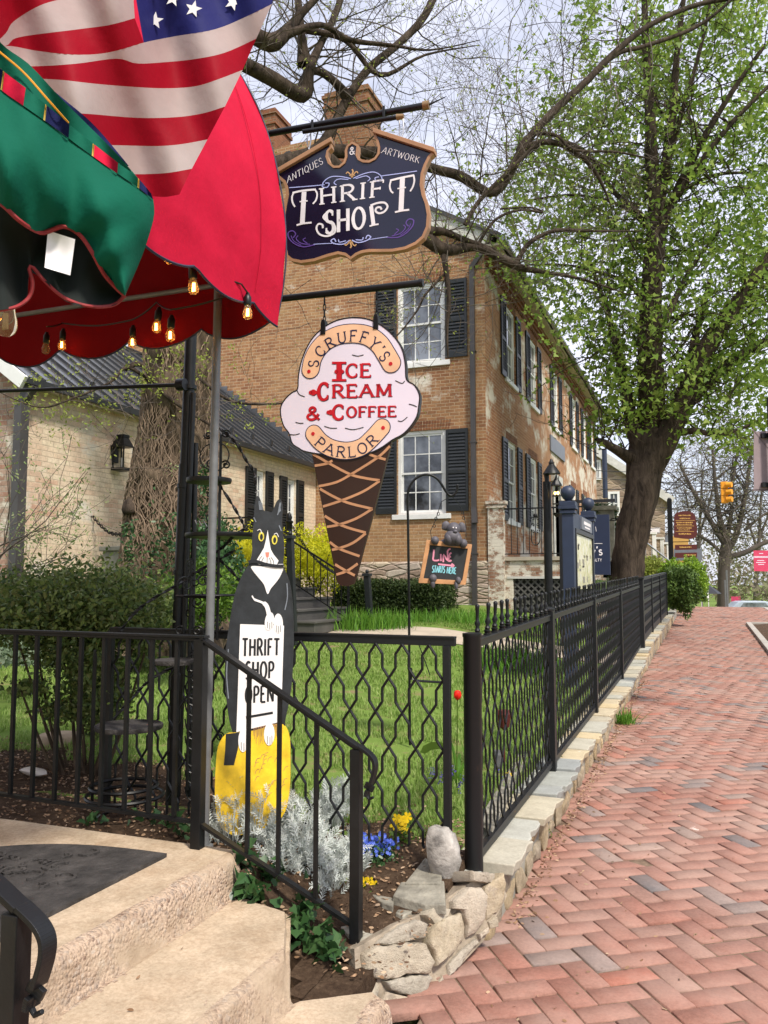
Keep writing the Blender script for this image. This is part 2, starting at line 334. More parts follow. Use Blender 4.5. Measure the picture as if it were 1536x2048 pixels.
K['paver'] = M_island('brick_paver', [(0, (.33, .165, .125)), (.18, (.37, .19, .145)), (.38, (.34, .16, .12)), (.52, (.38, .18, .135)), (.66, (.33, .185, .145)), (.80, (.36, .215, .17)), (.85, (.42, .145, .095)), (.89, (.30, .22, .185)), (.95, (.27, .215, .195)), (.985, (.17, .155, .155)), (1, (.17, .155, .155))], .85, (7, .30), (70, .38), .7, .005, (5.5, .69, (.62, .50, .45)), False, (1.3, .6, (.46, .32, .26)))
K['cap'] = M_island('flagstone_cap', [(0, (.62, .50, .30)), (.2, (.52, .50, .41)), (.45, (.38, .40, .37)), (.6, (.60, .50, .33)), (.85, (.50, .50, .44)), (1, (.34, .36, .35))], .8, (7, .35), (60, .3), .5, .006, (5, .66, (.70, .68, .60)), True)
K['rock'] = M_island('wall_rock', [(0, (.60, .47, .30)), (.25, (.68, .52, .31)), (.5, (.50, .44, .35)), (.75, (.74, .60, .38)), (1, (.54, .46, .35))], .85, (9, .6), (48, .5), 1., .018, (6, .60, (.27, .22, .17)))
K['endrock'] = M_island('flat_wall_rock', [(0, (.62, .50, .34)), (.3, (.50, .45, .35)), (.5, (.70, .56, .36)), (.75, (.46, .42, .34)), (1, (.72, .60, .46))], .85, (7, .5), (44, .45), .9, .012, (5, .62, (.34, .27, .20)), True, (2.6, .7, (.66, .60, .50)))
K['endmortar'] = M_plain('gritty_mortar', (.30, .25, .19), .95, 0, .4, 14, .8, 40, .2, .01)
K['slate'] = M_plain('slate_slab', (.23, .215, .175), .85, 0, .5, 9, 1., 24, .3, .012)
K['whiterock'] = M_plain('pale_quartz_rock', (.32, .30, .275), .85, 0, .65, 11, 1., 20, .3, .012)
_m = NM('pebbled_concrete'); _v = _m.n('TexVoronoi', i_Scale=74.); _m.l(_m.tc.outputs['Object'], _v.inputs['Vector'])
_e = _m.n('TexVoronoi', feature='DISTANCE_TO_EDGE', i_Scale=74.); _m.l(_m.tc.outputs['Object'], _e.inputs['Vector'])
_c = _m.mix(.85, (.52, .41, .30), _m.ramp(_v.outputs['Color'], [(.1, (.30, .20, .15)), (.3, (.58, .44, .33)), (.6, (.56, .42, .31)), (.78, (.36, .28, .23)), (1, (.66, .56, .46))]))
_w = _m.ramp(_m.noise(2.6, 6), [(.40, (0, 0, 0)), (.56, (1, 1, 1))]); _c = _m.mix(_w, (.52, .41, .295), _c)
_c = _m.mix(.5, _c, _m.ramp(_m.noise(6, 6, .7), [(.3, (.62, .58, .54)), (.65, (1, 1, 1))]), 'MULTIPLY'); _c = _m.mix(.6, _c, _m.ramp(_m.noise(2.3, 8, .75, stretch=(2.5, 1, 2)), [(.36, (.50, .43, .37)), (.52, (1, 1, 1))]), 'MULTIPLY'); _m.col(_c); _m.set(.9, spec=.2)
_hm = _m.n('Math', operation='MULTIPLY'); _m.l(_m.ramp(_v.outputs['Distance'], [(.1, (1, 1, 1)), (.62, (0, 0, 0))]), _hm.inputs[0]); _m.l(_w, _hm.inputs[1])
_ha = _m.n('Math', operation='MULTIPLY_ADD'); _m.l(_m.noise(110, 6, .8), _ha.inputs[0]); _ha.inputs[1].default_value = .9; _m.l(_hm.outputs[0], _ha.inputs[2])
_m.bump(_ha.outputs[0], 1., .007); K['concrete'] = _m.m
_m = NM('smooth_concrete'); _m.col(_m.mix(.6, _m.ramp(_m.noise(4, 7, .7), [(.3, (.42, .34, .245)), (.7, (.60, .48, .35))]), _m.ramp(_m.noise(70, 5, .8), [(.35, (.55, .50, .46)), (.6, (1, 1, 1))]), 'MULTIPLY')) ; _m.col(_m.mix(.55, _m.b.inputs['Base Color'].links[0].from_socket, _m.ramp(_m.noise(3.1, 8, .78), [(.38, (.62, .54, .46)), (.55, (1, 1, 1))]), 'MULTIPLY')); _m.set(.9, spec=.2); _m.bump(_m.noise(50, 6, .7), .4, .005); _m.b.inputs['Base Color'].default_value = (.6, .5, .4, 1); K['concrete2'] = _m.m
K['path'] = M_plain('path_concrete', (.42, .35, .27), .9, 0, .15, 3, .3, 40)
K['rubber'] = M_plain('rubber_mat', (.042, .038, .036), .75, 0, .6, 9, 1., 38, .4, .014)
K['wood_grey'] = M_plain('grey_painted_wood', (.085, .08, .075), .6, 0, .25, 3, .2, 20)
K['red'] = M_fabric('red_canvas', (.50, .010, .040), .04)
K['redshade'] = M_fabric('red_canvas_shaded', (.20, .004, .008), .03)  # same awning canvas, its colour darkened to stand for the shade inside
K['green'] = M_fabric('green_canvas', (.006, .10, .062), .12)
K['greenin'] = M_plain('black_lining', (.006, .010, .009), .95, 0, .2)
K['navy'] = M_fabric('navy_cloth', (.014, .017, .075), .12)
K['gold'] = M_plain('gold_piping', (.55, .40, .08), .6)
K['redpipe'] = M_plain('red_piping', (.26, .018, .022), .7, 0, .3, 60)
K['navypipe'] = M_plain('navy_piping', (.015, .018, .05), .7)
K['flagred'] = M_fabric('flag_red', (.34, .006, .020), .35, .6)
K['flagwhite'] = M_fabric('flag_white', (.50, .43, .42), .40, .6)
K['flagblue'] = M_fabric('flag_blue', (.022, .025, .14), .25, .6)
K['signnavy'] = M_plain('sign_navy_gloss', (.012, .011, .030), .12, 0, .3, 1.5, 0, 1, .6)
K['signwood'] = M_plain('sign_edge_wood', (.36, .19, .095), .5, 0, .2, 8, .1)
K['signwhite'] = M_plain('sign_lettering', (.74, .70, .72), .5)
K['lavender'] = M_plain('scroll_lavender', (.28, .24, .62), .5)
K['paleblue'] = M_plain('scroll_pale_blue', (.40, .44, .78), .5)
K['goldpaint'] = M_plain('fleur_gold', (.55, .32, .14), .5)
K['purple'] = M_plain('scroll_purple', (.10, .05, .26), .5)
K['icecream'] = M_plain('ice_cream_lilac', (.74, .66, .78), .45, 0, .03, 3)
K['peach'] = M_plain('bone_peach', (.80, .48, .30), .45)
K['dknavy'] = M_plain('outline_navy', (.012, .016, .06), .45)
K['letred'] = M_plain('letter_red', (.52, .010, .020), .4)
K['cone'] = M_plain('cone_brown', (.030, .011, .006), .4)
K['waffle'] = M_plain('waffle_tan', (.50, .25, .13), .45)
K['blk'] = M_plain('paint_black', (.010, .010, .012), .4)
K['catblack'] = M_plain('cat_black', (.014, .016, .019), .5, 0, .6, 14, .3, 40)
K['catgrey'] = M_plain('cat_highlight', (.16, .18, .21), .5, 0, .3, 7)
K['catwhite'] = M_plain('cat_white', (.80, .77, .76), .5, 0, .06)
K['catyellow'] = M_plain('cat_yellow', (.80, .53, .02), .5, 0, .25, 16, .3, 40)
K['cateye'] = M_plain('cat_eye', (.66, .56, .06), .4)
K['pink'] = M_plain('nose_pink', (.70, .22, .16), .5)
K['chalk'] = M_plain('slate_board', (.020, .022, .024), .75, 0, .4, 9)
K['chalkpink'] = M_plain('chalk_pink', (.80, .30, .42), .9)
K['chalkblue'] = M_plain('chalk_blue', (.25, .60, .68), .9)
K['dog'] = M_plain('grey_moulded_dog', (.085, .078, .092), .6, 0, .25, 8)
K['frame_wood'] = M_plain('pine_frame', (.50, .25, .11), .6, 0, .25, 10)
K['kiosk'] = M_plain('kiosk_blue', (.020, .030, .062), .5, 0, .15, 5)
K['realty'] = M_plain('realty_navy', (.010, .018, .050), .5)
K['poster'] = None
_m = NM('map_poster'); _c = _m.ramp(_m.noise(9, 6, .7), [(.3, (.36, .42, .20)), (.48, (.70, .68, .42)), (.6, (.76, .76, .60)), (.75, (.55, .62, .66))]); _m.col(_c); _m.set(.25); K['poster'] = _m.m
K['bulbglass'] = None
_m = NM('bulb_glass'); _m.col((.9, .75, .5)); _m.set(.03); _m.b.inputs['Transmission Weight'].default_value = .9; _m.b.inputs['IOR'].default_value = 1.1; K['bulbglass'] = _m.m
K['filament'] = M_emit('lit_filament', (1., .42, .08), 22)
K['glow'] = M_emit('lamp_flame', (1., .55, .12), 10)
K['brass'] = M_plain('bronze_cap', (.28, .18, .09), .45, .6)
K['chrome'] = M_plain('steel_hook', (.45, .45, .47), .3, .8)
K['traffic'] = M_plain('traffic_yellow', (.75, .30, .01), .5)
K['maroon'] = M_plain('maroon_board', (.085, .012, .010), .45)
K['signgold'] = M_plain('sign_gold', (.52, .30, .08), .5)
K['pinkban'] = M_fabric('pink_banner', (.75, .10, .20), .3)
K['rosesign'] = M_plain('back_of_sign', (.25, .19, .20), .5)
K['asphalt'] = M_plain('asphalt', (.055, .055, .058), .9, 0, .2, 5, .4, 90)
K['spout'] = M_plain('downspout_paint', (.055, .050, .050), .5, 0, .2, 3)
K['kerb'] = M_plain('kerb_concrete', (.38, .35, .31), .9, 0, .2, 4, .4, 50)
K['plaque'] = M_plain('grey_plaque', (.15, .16, .19), .5)
K['blueflower'] = M_leaf('blue_petal', [(.05, .10, .60), (.10, .18, .75), (.18, .26, .80)], .2)
K['yellowflower'] = M_leaf('yellow_petal', [(.85, .55, .01), (.92, .68, .02)], .25)
K['redflower'] = M_leaf('tulip_petal', [(.75, .01, .01), (.85, .03, .01)], .25)
K['violet'] = M_leaf('hyacinth_petal', [(.08, .06, .28), (.14, .11, .40)], .1)
K['stump'] = M_plain('cut_wood', (.36, .27, .18), .85, 0, .25, 9)
K['van'] = M_plain('pale_blue_car_paint', (.36, .42, .50), .25)
K['whiteplastic'] = M_plain('white_stone_dish', (.72, .68, .62), .6)
K['tan'] = M_plain('tan_trim', (.42, .36, .28), .8)
# ---------------------------------------------------------------- terrain
def sstep(a, b, x): t = min(1, max(0, (x - a) / (b - a))); return t * t * (3 - 2 * t)
YEN = [(-9, 3.24), (-1.94, 3.24), (-1.87, 3.15), (-1.60, 3.08), (-1.43, 2.74), (-1.39, 2.68), (-1.365, 2.74), (-1.16, 2.90), (-1.07, 2.84), (9, 2.84)]
def yend(x):
    for (a, b), (c, d) in zip(YEN, YEN[1:]):
        if a <= x < c: return b + (d - b) * (x - a) / (c - a)
    return 2.8
def gz(y):                                        # sidewalk level: gentle climb to a crest, then away
    if y < 3: return 0.
    if y < 38: return .015 * (y - 3)
    t = min(1., (y - 38) / 24); return .525 + .12 * t * (1 - t) * 1.2 - 1.3 * t * t * (3 - 2 * t)
def hz(x, y, e=-1.02):                            # lawn level behind the retaining wall
    if x > e: return gz(y) - .06
    if y < yend(x) - .05: return -.15
    if y < 3.8:
        a = lerp(.12, .31, sstep(2.85, 3.8, y)); return lerp(.40, a, sstep(-1.95, -1.45, x))
    i = min(-1.1 - x, 5.); s = .03 + .165 * min(1., (y - 3.8) / 13.4) ** 1.8
    if i > 3.2: i = 3.2 + (i - 3.2) * .12
    b = .31 + .014 * (min(y, 38) - 3.8); f = 1. if y < 42 else max(0., 1 - (y - 42) / 20)
    return (b + i * s) * f + (1 - f) * gz(y)
xs = sorted(set([-400, -200, -90, -50, -30, -20, -16] + [round(-13 + .25 * k, 3) for k in range(48)] + [-1.16, -1.13] + [-.9, 0, 1, 2.2, 4, 8, 12, 20, 40, 90, 200, 400]))
ys = sorted(set([-200, -60, -20, -8, -3] + [round(0 + .25 * k, 3) for k in range(100)] + list(range(25, 72, 1)) + [80, 100, 140, 200, 300, 500, 900]))
g = MB(); g.v = [(x, y, hz(x, y, -1.14) if y > 3.3 or x > -1.1 else -.15) for y in ys for x in xs]
nx = len(xs); g.f = [(j * nx + i, j * nx + i + 1, (j + 1) * nx + i + 1, (j + 1) * nx + i) for j in range(len(ys) - 1) for i in range(nx - 1)]; g.mi = [0] * len(g.f)
kind(g.build('lawn_ground', K['lawn'], smooth=True), 'structure')
def sheet(name, x0, x1, y0, y1, fn, mat, dx=.1, dy=.1, lift=.006, mask=None, rough=0.):
    m = MB(); nx = max(1, round((x1 - x0) / dx)); ny = max(1, round((y1 - y0) / dy))
    for j in range(ny + 1):
        for i in range(nx + 1):
            x = lerp(x0, x1, i / nx); y = lerp(y0, y1, j / ny); m.v.append((x, y, fn(x, y) + lift + random.uniform(-rough, rough)))
    for j in range(ny):
        for i in range(nx):
            xc = lerp(x0, x1, (i + .5) / nx); yc = lerp(y0, y1, (j + .5) / ny)
            if mask is None or mask(xc, yc): m.f.append((j * (nx + 1) + i, j * (nx + 1) + i + 1, (j + 1) * (nx + 1) + i + 1, (j + 1) * (nx + 1) + i)); m.mi.append(0)
    return m.build(name, mat, smooth=True)
def bed_edge(x): return 4.12 + .5 * sstep(-2.0, -2.9, x) + .12 * math.sin(x * 7) + .06 * math.sin(x * 19)
kind(sheet('sidewalk_sand', -1.03, 2.3, -2., 62., lambda x, y: gz(y), K['sand'], 1., .5, -.007), 'structure')
# herringbone brick paving, one mesh, every brick its own island
ux, uy = math.sin(math.radians(54.5)), math.cos(math.radians(54.5)); A_ = np.array([ux, uy]); B_ = np.array([-uy, ux]); Wb = .1145
pav = []
for i in range(-420, 620):
    for j in range(-200, 620):
        k = (i - j) % 4
        if k == 0: c = (i + 1, j + .5); hor = True
        elif k == 3: c = (i + .5, j + 1); hor = False
        else: continue
        q = A_ * c[0] * Wb + B_ * c[1] * Wb
        if q[0] < -1.10 or q[0] > 2.28 or q[1] < -1.5 or q[1] > 60: continue
        if q[1] > 3.75 and q[0] < -.99: continue
        if 1.10 < q[0] < 2.0 and 17. < q[1] < 27.: continue
        pav.append((q[0], q[1], hor))
n = len(pav); pc = np.array([(a, b) for a, b, _ in pav]); hor = np.array([h for *_, h in pav])
ang = RNG.normal(0, .018, n); ca, sa = np.cos(ang), np.sin(ang)
gap = .0018 + .0016 * RNG.random(n); hl = np.where(hor, Wb, Wb / 2) - gap; hw = np.where(hor, Wb / 2, Wb) - gap
hl = hl * (1 - .02 * RNG.random(n)); hw = hw * (1 - .02 * RNG.random(n))
zc = np.array([gz(b) for _, b, _ in pav]) + RNG.normal(0, .0021, n); tx = RNG.normal(0, .007, n); ty = RNG.normal(0, .007, n)
V = []
for (lx, ly, dz) in [(-1, -1, -.03), (1, -1, -.03), (1, 1, -.03), (-1, 1, -.03), (-1, -1, -.004), (1, -1, -.004), (1, 1, -.004), (-1, 1, -.004), (-1, -1, 0), (1, -1, 0), (1, 1, 0), (-1, 1, 0)]:
    ins = .003 if dz == 0 else 0
    a = lx * (hl - ins); b = ly * (hw - ins); a2 = a * ca - b * sa; b2 = a * sa + b * ca
    V.append(np.stack([pc[:, 0] + a2 * A_[0] + b2 * B_[0], pc[:, 1] + a2 * A_[1] + b2 * B_[1], zc + dz + a * tx + b * ty], 1))
V = np.stack(V, 1); F = [(8, 9, 10, 11), (0, 1, 5, 4), (1, 2, 6, 5), (2, 3, 7, 6), (3, 0, 4, 7), (4, 5, 9, 8), (5, 6, 10, 9), (6, 7, 11, 10), (7, 4, 8, 11)]
idx = (np.arange(n)[:, None, None] * 12 + np.array(F)[None]).reshape(-1)
kind(np_mesh('brick_sidewalk', V.reshape(-1, 3), np.full(n * 9, 4), idx, K['paver']), 'structure')
# street beyond the sidewalk, its kerb, and the kerbed planting pit
kind(sheet('road', 2.5, 10.5, -30, 70., lambda x, y: gz(y) - .13, K['asphalt'], 2., 1., .0), 'structure')
def kerb_run(m, x0, x1, y0, y1, top):
    k = int((y1 - y0) / .9) + 1
    for i in range(k):
        a, b = lerp(y0, y1, i / k) + .004, lerp(y0, y1, (i + 1) / k) - .004
        m.add([(x0, a, gz(a) - .2), (x1, a, gz(a) - .2), (x1, b, gz(b) - .2), (x0, b, gz(b) - .2), (x0, a, gz(a) + top), (x1, a, gz(a) + top), (x1, b, gz(b) + top), (x0, b, gz(b) + top)],
              [(3, 2, 1, 0), (4, 5, 6, 7), (0, 1, 5, 4), (1, 2, 6, 5), (2, 3, 7, 6), (3, 0, 4, 7)])
m = MB(); kerb_run(m, 2.3, 2.5, -10, 60, .012); kind(m.build('street_kerb', K['kerb'], bevel=.012), 'structure')
m = MB(); kerb_run(m, 1.10, 1.24, 17., 27., .07)
m.box(1.24, 2.0, 16.9, 17.02, gz(17) - .1, gz(17) + .07); m.box(1.24, 2.0, 26.98, 27.1, gz(27) - .1, gz(27) + .07)
kind(m.build('pit_kerb', K['kerb'], bevel=.012), 'structure')
kind(sheet('pit_soil', 1.24, 2.05, 17.02, 26.98, lambda x, y: gz(y) + .02, K['mulch'], .2, .3, .0, None, .015), 'structure')
# ---------------------------------------------------------------- stone retaining wall with flagstone caps
def rock(m, c, s, n=9, e=.62, amp=.10, mi=0, yaw=0.):
    c = Vector(c); k = n; r = random.Random(hash((round(c.x, 3), round(c.y, 3), round(c.z, 3))))
    ph = [r.uniform(0, 6.28) for _ in range(9)]; vs = []
    cuts = [(Vector((r.gauss(0, 1), r.gauss(0, 1), r.gauss(0, 1))).normalized(), r.uniform(.72, .98)) for _ in range(11)]
    sg = lambda q: math.copysign(abs(q) ** e, q)
    for i in range(1, k):
        t = PI * i / k
        for j in range(n + 3):
            p = 2 * PI * j / (n + 3); x, y, z = math.sin(t) * math.cos(p), math.sin(t) * math.sin(p), math.cos(t)
            a = 1 + amp * (math.sin(3 * x + ph[0]) + math.sin(4 * y + ph[1]) + math.sin(3.5 * z + ph[2]) + .5 * math.sin(9 * x + ph[3]) * math.sin(8 * y + ph[4])) + r.uniform(-amp, amp) * .35
            w0 = Vector((sg(x) * a, sg(y) * a, sg(z) * a))
            for cn_, cd_ in cuts:
                q_ = w0.dot(cn_)
                if q_ > cd_: w0 = w0 - cn_ * (q_ - cd_)
            X, Y = w0.x * s[0], w0.y * s[1]
            vs.append(c + Vector((X * math.cos(yaw) - Y * math.sin(yaw), X * math.sin(yaw) + Y * math.cos(yaw), w0.z * s[2])))
    w_ = n + 3; top = len(vs); vs += [c + Vector((0, 0, s[2])), c - Vector((0, 0, s[2]))]
    fs = [(i * w_ + j, (i + 1) * w_ + j, (i + 1) * w_ + (j + 1) % w_, i * w_ + (j + 1) % w_) for i in range(k - 2) for j in range(w_)]
    fs += [(top, j, (j + 1) % w_) for j in range(w_)] + [(top + 1, (k - 2) * w_ + (j + 1) % w_, (k - 2) * w_ + j) for j in range(w_)]
    m.add(vs, fs, mi)
def zcap(y): return .275 + .013 * (y - 3.8) + (.14 * sstep(13.0, 15.5, y) if y > 13 else 0)
XF = -1.04
wall = thing('retaining_wall', 'low stone retaining wall capped with pale flagstones under the iron fence', 'wall', (-1., 3.8, 0))
m = MB(); m.box(-1.12, -.95, 3.78, 30, -.1, .2)
for k in range(27): y = 3.8 + k; m.box(-1.12, -.955, y, y + 1.0, gz(y) - .1, zcap(y) - .035)
m.build('mortar_core', K['grey_stone'], wall)
m = MB(); random.seed(3); y = 3.72
while y < 27:
    w_ = random.uniform(.10, .24) * (1 + y * .01); zt = zcap(y) - .05; zb = gz(y) - .02; rows = random.choice([1, 2, 2]) if y < 16 else 1
    for r_ in range(rows):
        h_ = (zt - zb) / rows
        rock(m, (-.965 + random.uniform(-.012, .015), y + w_ / 2 + random.uniform(-.01, .01), zb + h_ * (r_ + .5)), (.032, w_ / 2 * 1.1, h_ / 2 * 1.08), 11, .42, .07)
    y += w_
m.build('rubble_face', K['rock'], wall, smooth=True)
random.seed(5); y = 3.92; caps = 0
while y < 27:
    w_ = random.uniform(.22, .52) if y < 14 else random.uniform(.4, .9); xo = -.87 + random.uniform(-.02, .015)
    m = MB(); z0 = zcap(y + w_ / 2) - .045; th = random.uniform(.042, .055); pts = []
    ne = 7
    for k in range(ne + 1): pts.append((xo + random.uniform(-.007, .007) + .012 * math.sin(k * 1.3 + y * 9), y + .005 + (w_ - .01) * k / ne))
    pts += [(-1.17 + random.uniform(-.01, .01), y + w_ - .006), (-1.17 + random.uniform(-.01, .01), y + .006)]
    t1, t2 = random.uniform(-.02, .02), random.uniform(-.015, .015)
    n_ = len(pts); vs = [(a + (.012 if a > -1 else 0) * -1, b, z0) for a, b in pts] + [(a, b, z0 + th + (a + 1) * t1 + (b - y) * t2) for a, b in pts]
    m.add(vs, [tuple(range(n_))[::-1], tuple(range(n_, 2 * n_))] + [(i, (i + 1) % n_, n_ + (i + 1) % n_, n_ + i) for i in range(n_)])
    m.build('capstone', K['cap'], wall, bevel=.006); y += w_; caps += 1
# flat faced stones where the wall curls down to the steps
w0, w1, w2 = P(716, 1882, z=.20), P(953, 1776, z=.27), P(882, 1953, z=.0)
eu = (w1 - w0).normalized(); en = (w1 - w0).cross(w2 - w0).normalized()
if en.dot(CAMV - w0) < 0: en = -en
ev = en.cross(eu).normalized()
class TP_(Plane):
    def __init__(s, o, u, v, n): s.o = o; s.u = u; s.v = v; s.n = n
EW = TP_(w0, eu, ev, en)
def est(pts): return [EW.st(640 + a / 1.983, 1600 + b / 1.983) for a, b in pts]
stones = [([(205, 572), (250, 530), (300, 497), (360, 474), (402, 490), (396, 545), (330, 560), (240, 576)], .045), ([(152, 612), (200, 578), (330, 565), (385, 567), (425, 640), (408, 684), (330, 690), (240, 714), (162, 692)], .060),
          ([(404, 522), (440, 482), (545, 442), (560, 500), (555, 552), (500, 612), (432, 657), (425, 612), (398, 560)], .055), ([(503, 402), (560, 347), (602, 347), (627, 380), (627, 470), (602, 522), (567, 547), (562, 490), (540, 438), (505, 430)], .060),
          ([(235, 718), (330, 693), (412, 688), (427, 704), (402, 760), (372, 792), (330, 772), (258, 752)], .05), ([(490, 655), (540, 600), (602, 548), (612, 562), (562, 622), (497, 697)], .035), ([(250, 758), (330, 778), (370, 798), (350, 832), (230, 884), (210, 842)], .03),
          ([(375, 802), (425, 745), (472, 692), (484, 717), (402, 832), (350, 892), (328, 872)], .04), ([(612, 532), (652, 502), (657, 522), (620, 552)], .03), ([(655, 482), (682, 462), (692, 502), (665, 512)], .03), ([(388, 456), (430, 417), (500, 432), (488, 460), (432, 497)], .05),
          ([(630, 345), (700, 290), (715, 330), (712, 400), (690, 450), (650, 480), (632, 420)], .04), ([(150, 700), (230, 730), (210, 800), (140, 800)], .03), ([(560, 282), (675, 292), (675, 336), (566, 322)], .06)]
def wedge_stone(m, pl, poly, h, back, seed):
    """angular flat faced stone: rim inset and raised, face subdivided and roughened"""
    r = random.Random(seed); n_ = len(poly); ar = sum(poly[i][0] * poly[(i + 1) % n_][1] - poly[(i + 1) % n_][0] * poly[i][1] for i in range(n_))
    if ar < 0: poly = poly[::-1]
    q = []
    for i in range(n_):
        a, b = poly[i], poly[(i + 1) % n_]; L0 = math.dist(a, b); k_ = max(1, int(L0 / .016))
        for k in range(k_): t_ = k / k_; j_ = .0022 if k else 0; q.append((lerp(a[0], b[0], t_) + r.gauss(0, j_), lerp(a[1], b[1], t_) + r.gauss(0, j_)))
    cx = sum(a for a, _ in q) / len(q); cy = sum(b for _, b in q) / len(q); tl = (r.uniform(-.25, .25), r.uniform(-.25, .25)); rings = []
    for f, hh in ((1., -back), (1., h * .55), (.965, h * .86), (.90, h * .97), (.72, h), (.48, h * 1.02), (.22, h * 1.03)):
        rings.append([pl.w(cx + (a - cx) * f, cy + (b - cy) * f, hh + (0 if hh < 0 else ((a - cx) * tl[0] + (b - cy) * tl[1]) * f + .007 * MN.fractal(Vector(((cx + (a - cx) * f) * 24, (cy + (b - cy) * f) * 24, seed)), 1., 2., 4))) for a, b in q])
    vs = [p for rg in rings for p in rg]; k = len(q); vs.append(pl.w(cx, cy, h * 1.03)); fs = [(i * k + j, i * k + (j + 1) % k, (i + 1) * k + (j + 1) % k, (i + 1) * k + j) for i in range(len(rings) - 1) for j in range(k)] + [((len(rings) - 1) * k + j, (len(rings) - 1) * k + (j + 1) % k, len(vs) - 1) for j in range(k)]
    m.add(vs, fs)
from mathutils import noise as MN
kind(sheet('garden_bed', -5.6, -1.02, 2.46, 5.4, hz, K['mulch'], .06, .06, .008, lambda x, y: yend(x) - .02 < y < bed_edge(x) and ((Vector((x, y, hz(x, y))) - w0).dot(en) < -.015 or x < -1.36), .006), 'structure')
kind(MB().box(-1.46, -1.235, 2.5, 3.3, -.1, .118).build('nook_soil', K['mulch']), 'structure')
for i, (poly, h) in enumerate(stones): m = MB(); wedge_stone(m, EW, est(poly), h, .09, i * 3.7 + 1); m.build('wall_stone', K['endrock'], wall, smooth=True)
m = MB(); m.prism(EW, est([(130, 590), (300, 492), (440, 430), (560, 345), (640, 300), (700, 300), (735, 380), (640, 560), (480, 730), (340, 900), (200, 880), (140, 800)]), -.12, .012); m.build('end_mortar', K['endmortar'], wall)
def slab(name, label, cat, quad, z, th, mat, group=None, tilt=(0, 0)):
    m = MB(); n_ = len(quad); cx = sum(q[0] for q in quad) / n_; cy = sum(q[1] for q in quad) / n_
    zz = lambda a, b: z + (a - cx) * tilt[0] + (b - cy) * tilt[1]
    m.add([(a, b, zz(a, b)) for a, b in quad] + [(lerp(cx, a, .96), lerp(cy, b, .96), zz(a, b) + th) for a, b in quad],
          [tuple(range(n_))[::-1], tuple(range(n_, 2 * n_))] + [(i, (i + 1) % n_, n_ + (i + 1) % n_, n_ + i) for i in range(n_)])
    return tag(m.build(name, mat, bevel=.005), label, cat, group)
def gq(pts, z): return [tuple(P(a, b, z=z)[:2]) for a, b in pts]
def ccw(q):
    s_ = sum(q[i][0] * q[(i + 1) % len(q)][1] - q[(i + 1) % len(q)][0] * q[i][1] for i in range(len(q)))
    return q if s_ > 0 else q[::-1]
sg_ = 'loose edging slabs of the flower bed'
slab('edging_slab', 'tan wedge shaped slab beside the pale upright rock', 'stone', ccw(gq([(808, 1762), (850, 1722), (885, 1745), (884, 1765)], .31)), .285, .03, K['slate'], sg_, (0, .1))
slab('edging_slab', 'long grey green slab lying in front of the wedge shaped one', 'stone', ccw(gq([(783, 1790), (800, 1770), (890, 1772), (893, 1808), (850, 1806)], .28)), .245, .04, K['slate'], sg_, (.0, .15))
slab('edging_slab', 'narrow brownish slab slanting by the lower yellow pansies', 'stone', ccw(gq([(728, 1780), (738, 1772), (790, 1800), (786, 1815), (765, 1808)], .25)), .225, .03, K['slate'], sg_)
slab('edging_slab', 'small brown block below the long grey green slab', 'stone', ccw(gq([(790, 1828), (800, 1812), (835, 1805), (842, 1818), (806, 1834)], .23)), .20, .035, K['slate'], sg_)
slab('edging_slab', 'broad bluish grey slab at the foot of the lower rail post', 'stone', ccw(gq([(670, 1850), (690, 1838), (780, 1826), (786, 1838), (750, 1868), (712, 1882)], .19)), .165, .035, K['slate'], sg_, (0, .1))
slab('edging_slab', 'flat buff slab half hidden under the silver foliage', 'stone', ccw(gq([(640, 1690), (660, 1674), (700, 1678), (705, 1705), (680, 1720), (645, 1712)], .34)), .33, .03, K['slate'], sg_)
m = MB(); c = P(890, 1712, z=.38); rock(m, (c.x, c.y, .37), (.075, .07, .135), 16, .7, .11, 0, .3)
tag(m.build('pale_rock', K['whiterock'], smooth=True), 'pale pitted upright rock leaning beside the fence corner post', 'rock')
m = MB(); c = P(948, 1755, z=.25); rock(m, (c.x - .02, c.y, .245), (.10, .055, .035), 10, .6, .05)
tag(m.build('yellow_rock', K['cap'], smooth=True), 'rounded yellow capstone lump at the base of the corner post', 'rock')
# ---------------------------------------------------------------- entrance steps
prof = [(-4.6, .45), (-2.0, .452), (-1.925, .449), (-1.90, .440), (-1.885, .41), (-1.87, .315), (-1.862, .298), (-1.50, .294), (-1.445, .291), (-1.42, .280), (-1.41, .25), (-1.385, .165), (-1.378, .148), (-1.13, .143), (-1.095, .136), (-1.08, .11), (-1.06, .03), (-1.05, -.06)]
pts = []
for a, b in zip(prof, prof[1:]):
    k = max(1, int(math.hypot(b[0] - a[0], b[1] - a[1]) / (.014 if a[0] > -2.1 else .12)))
    pts += [(lerp(a[0], b[0], i / k), lerp(a[1], b[1], i / k)) for i in range(k)]
pts.append(prof[-1])
m = MB(); ny = 170; npx = len(pts)
from mathutils import noise as MN
for j in range(ny + 1):
    for (x, z) in pts:
        t = j / ny; y = lerp(.3, yend(x), t)
        nz_ = MN.fractal(Vector((x * 26, y * 26, z * 26)), 1., 2., 4)
        k = .001 if x < -2.05 else .002; slope = (.45 - z) > .02
        wob = .012 * MN.noise(Vector((y * 1.6, 0, 5))) if x > -2.05 else 0
        m.v.append((x + nz_ * (.004 if slope else 0) + wob, y, z + nz_ * k - (0.03 if t > .985 else 0)))
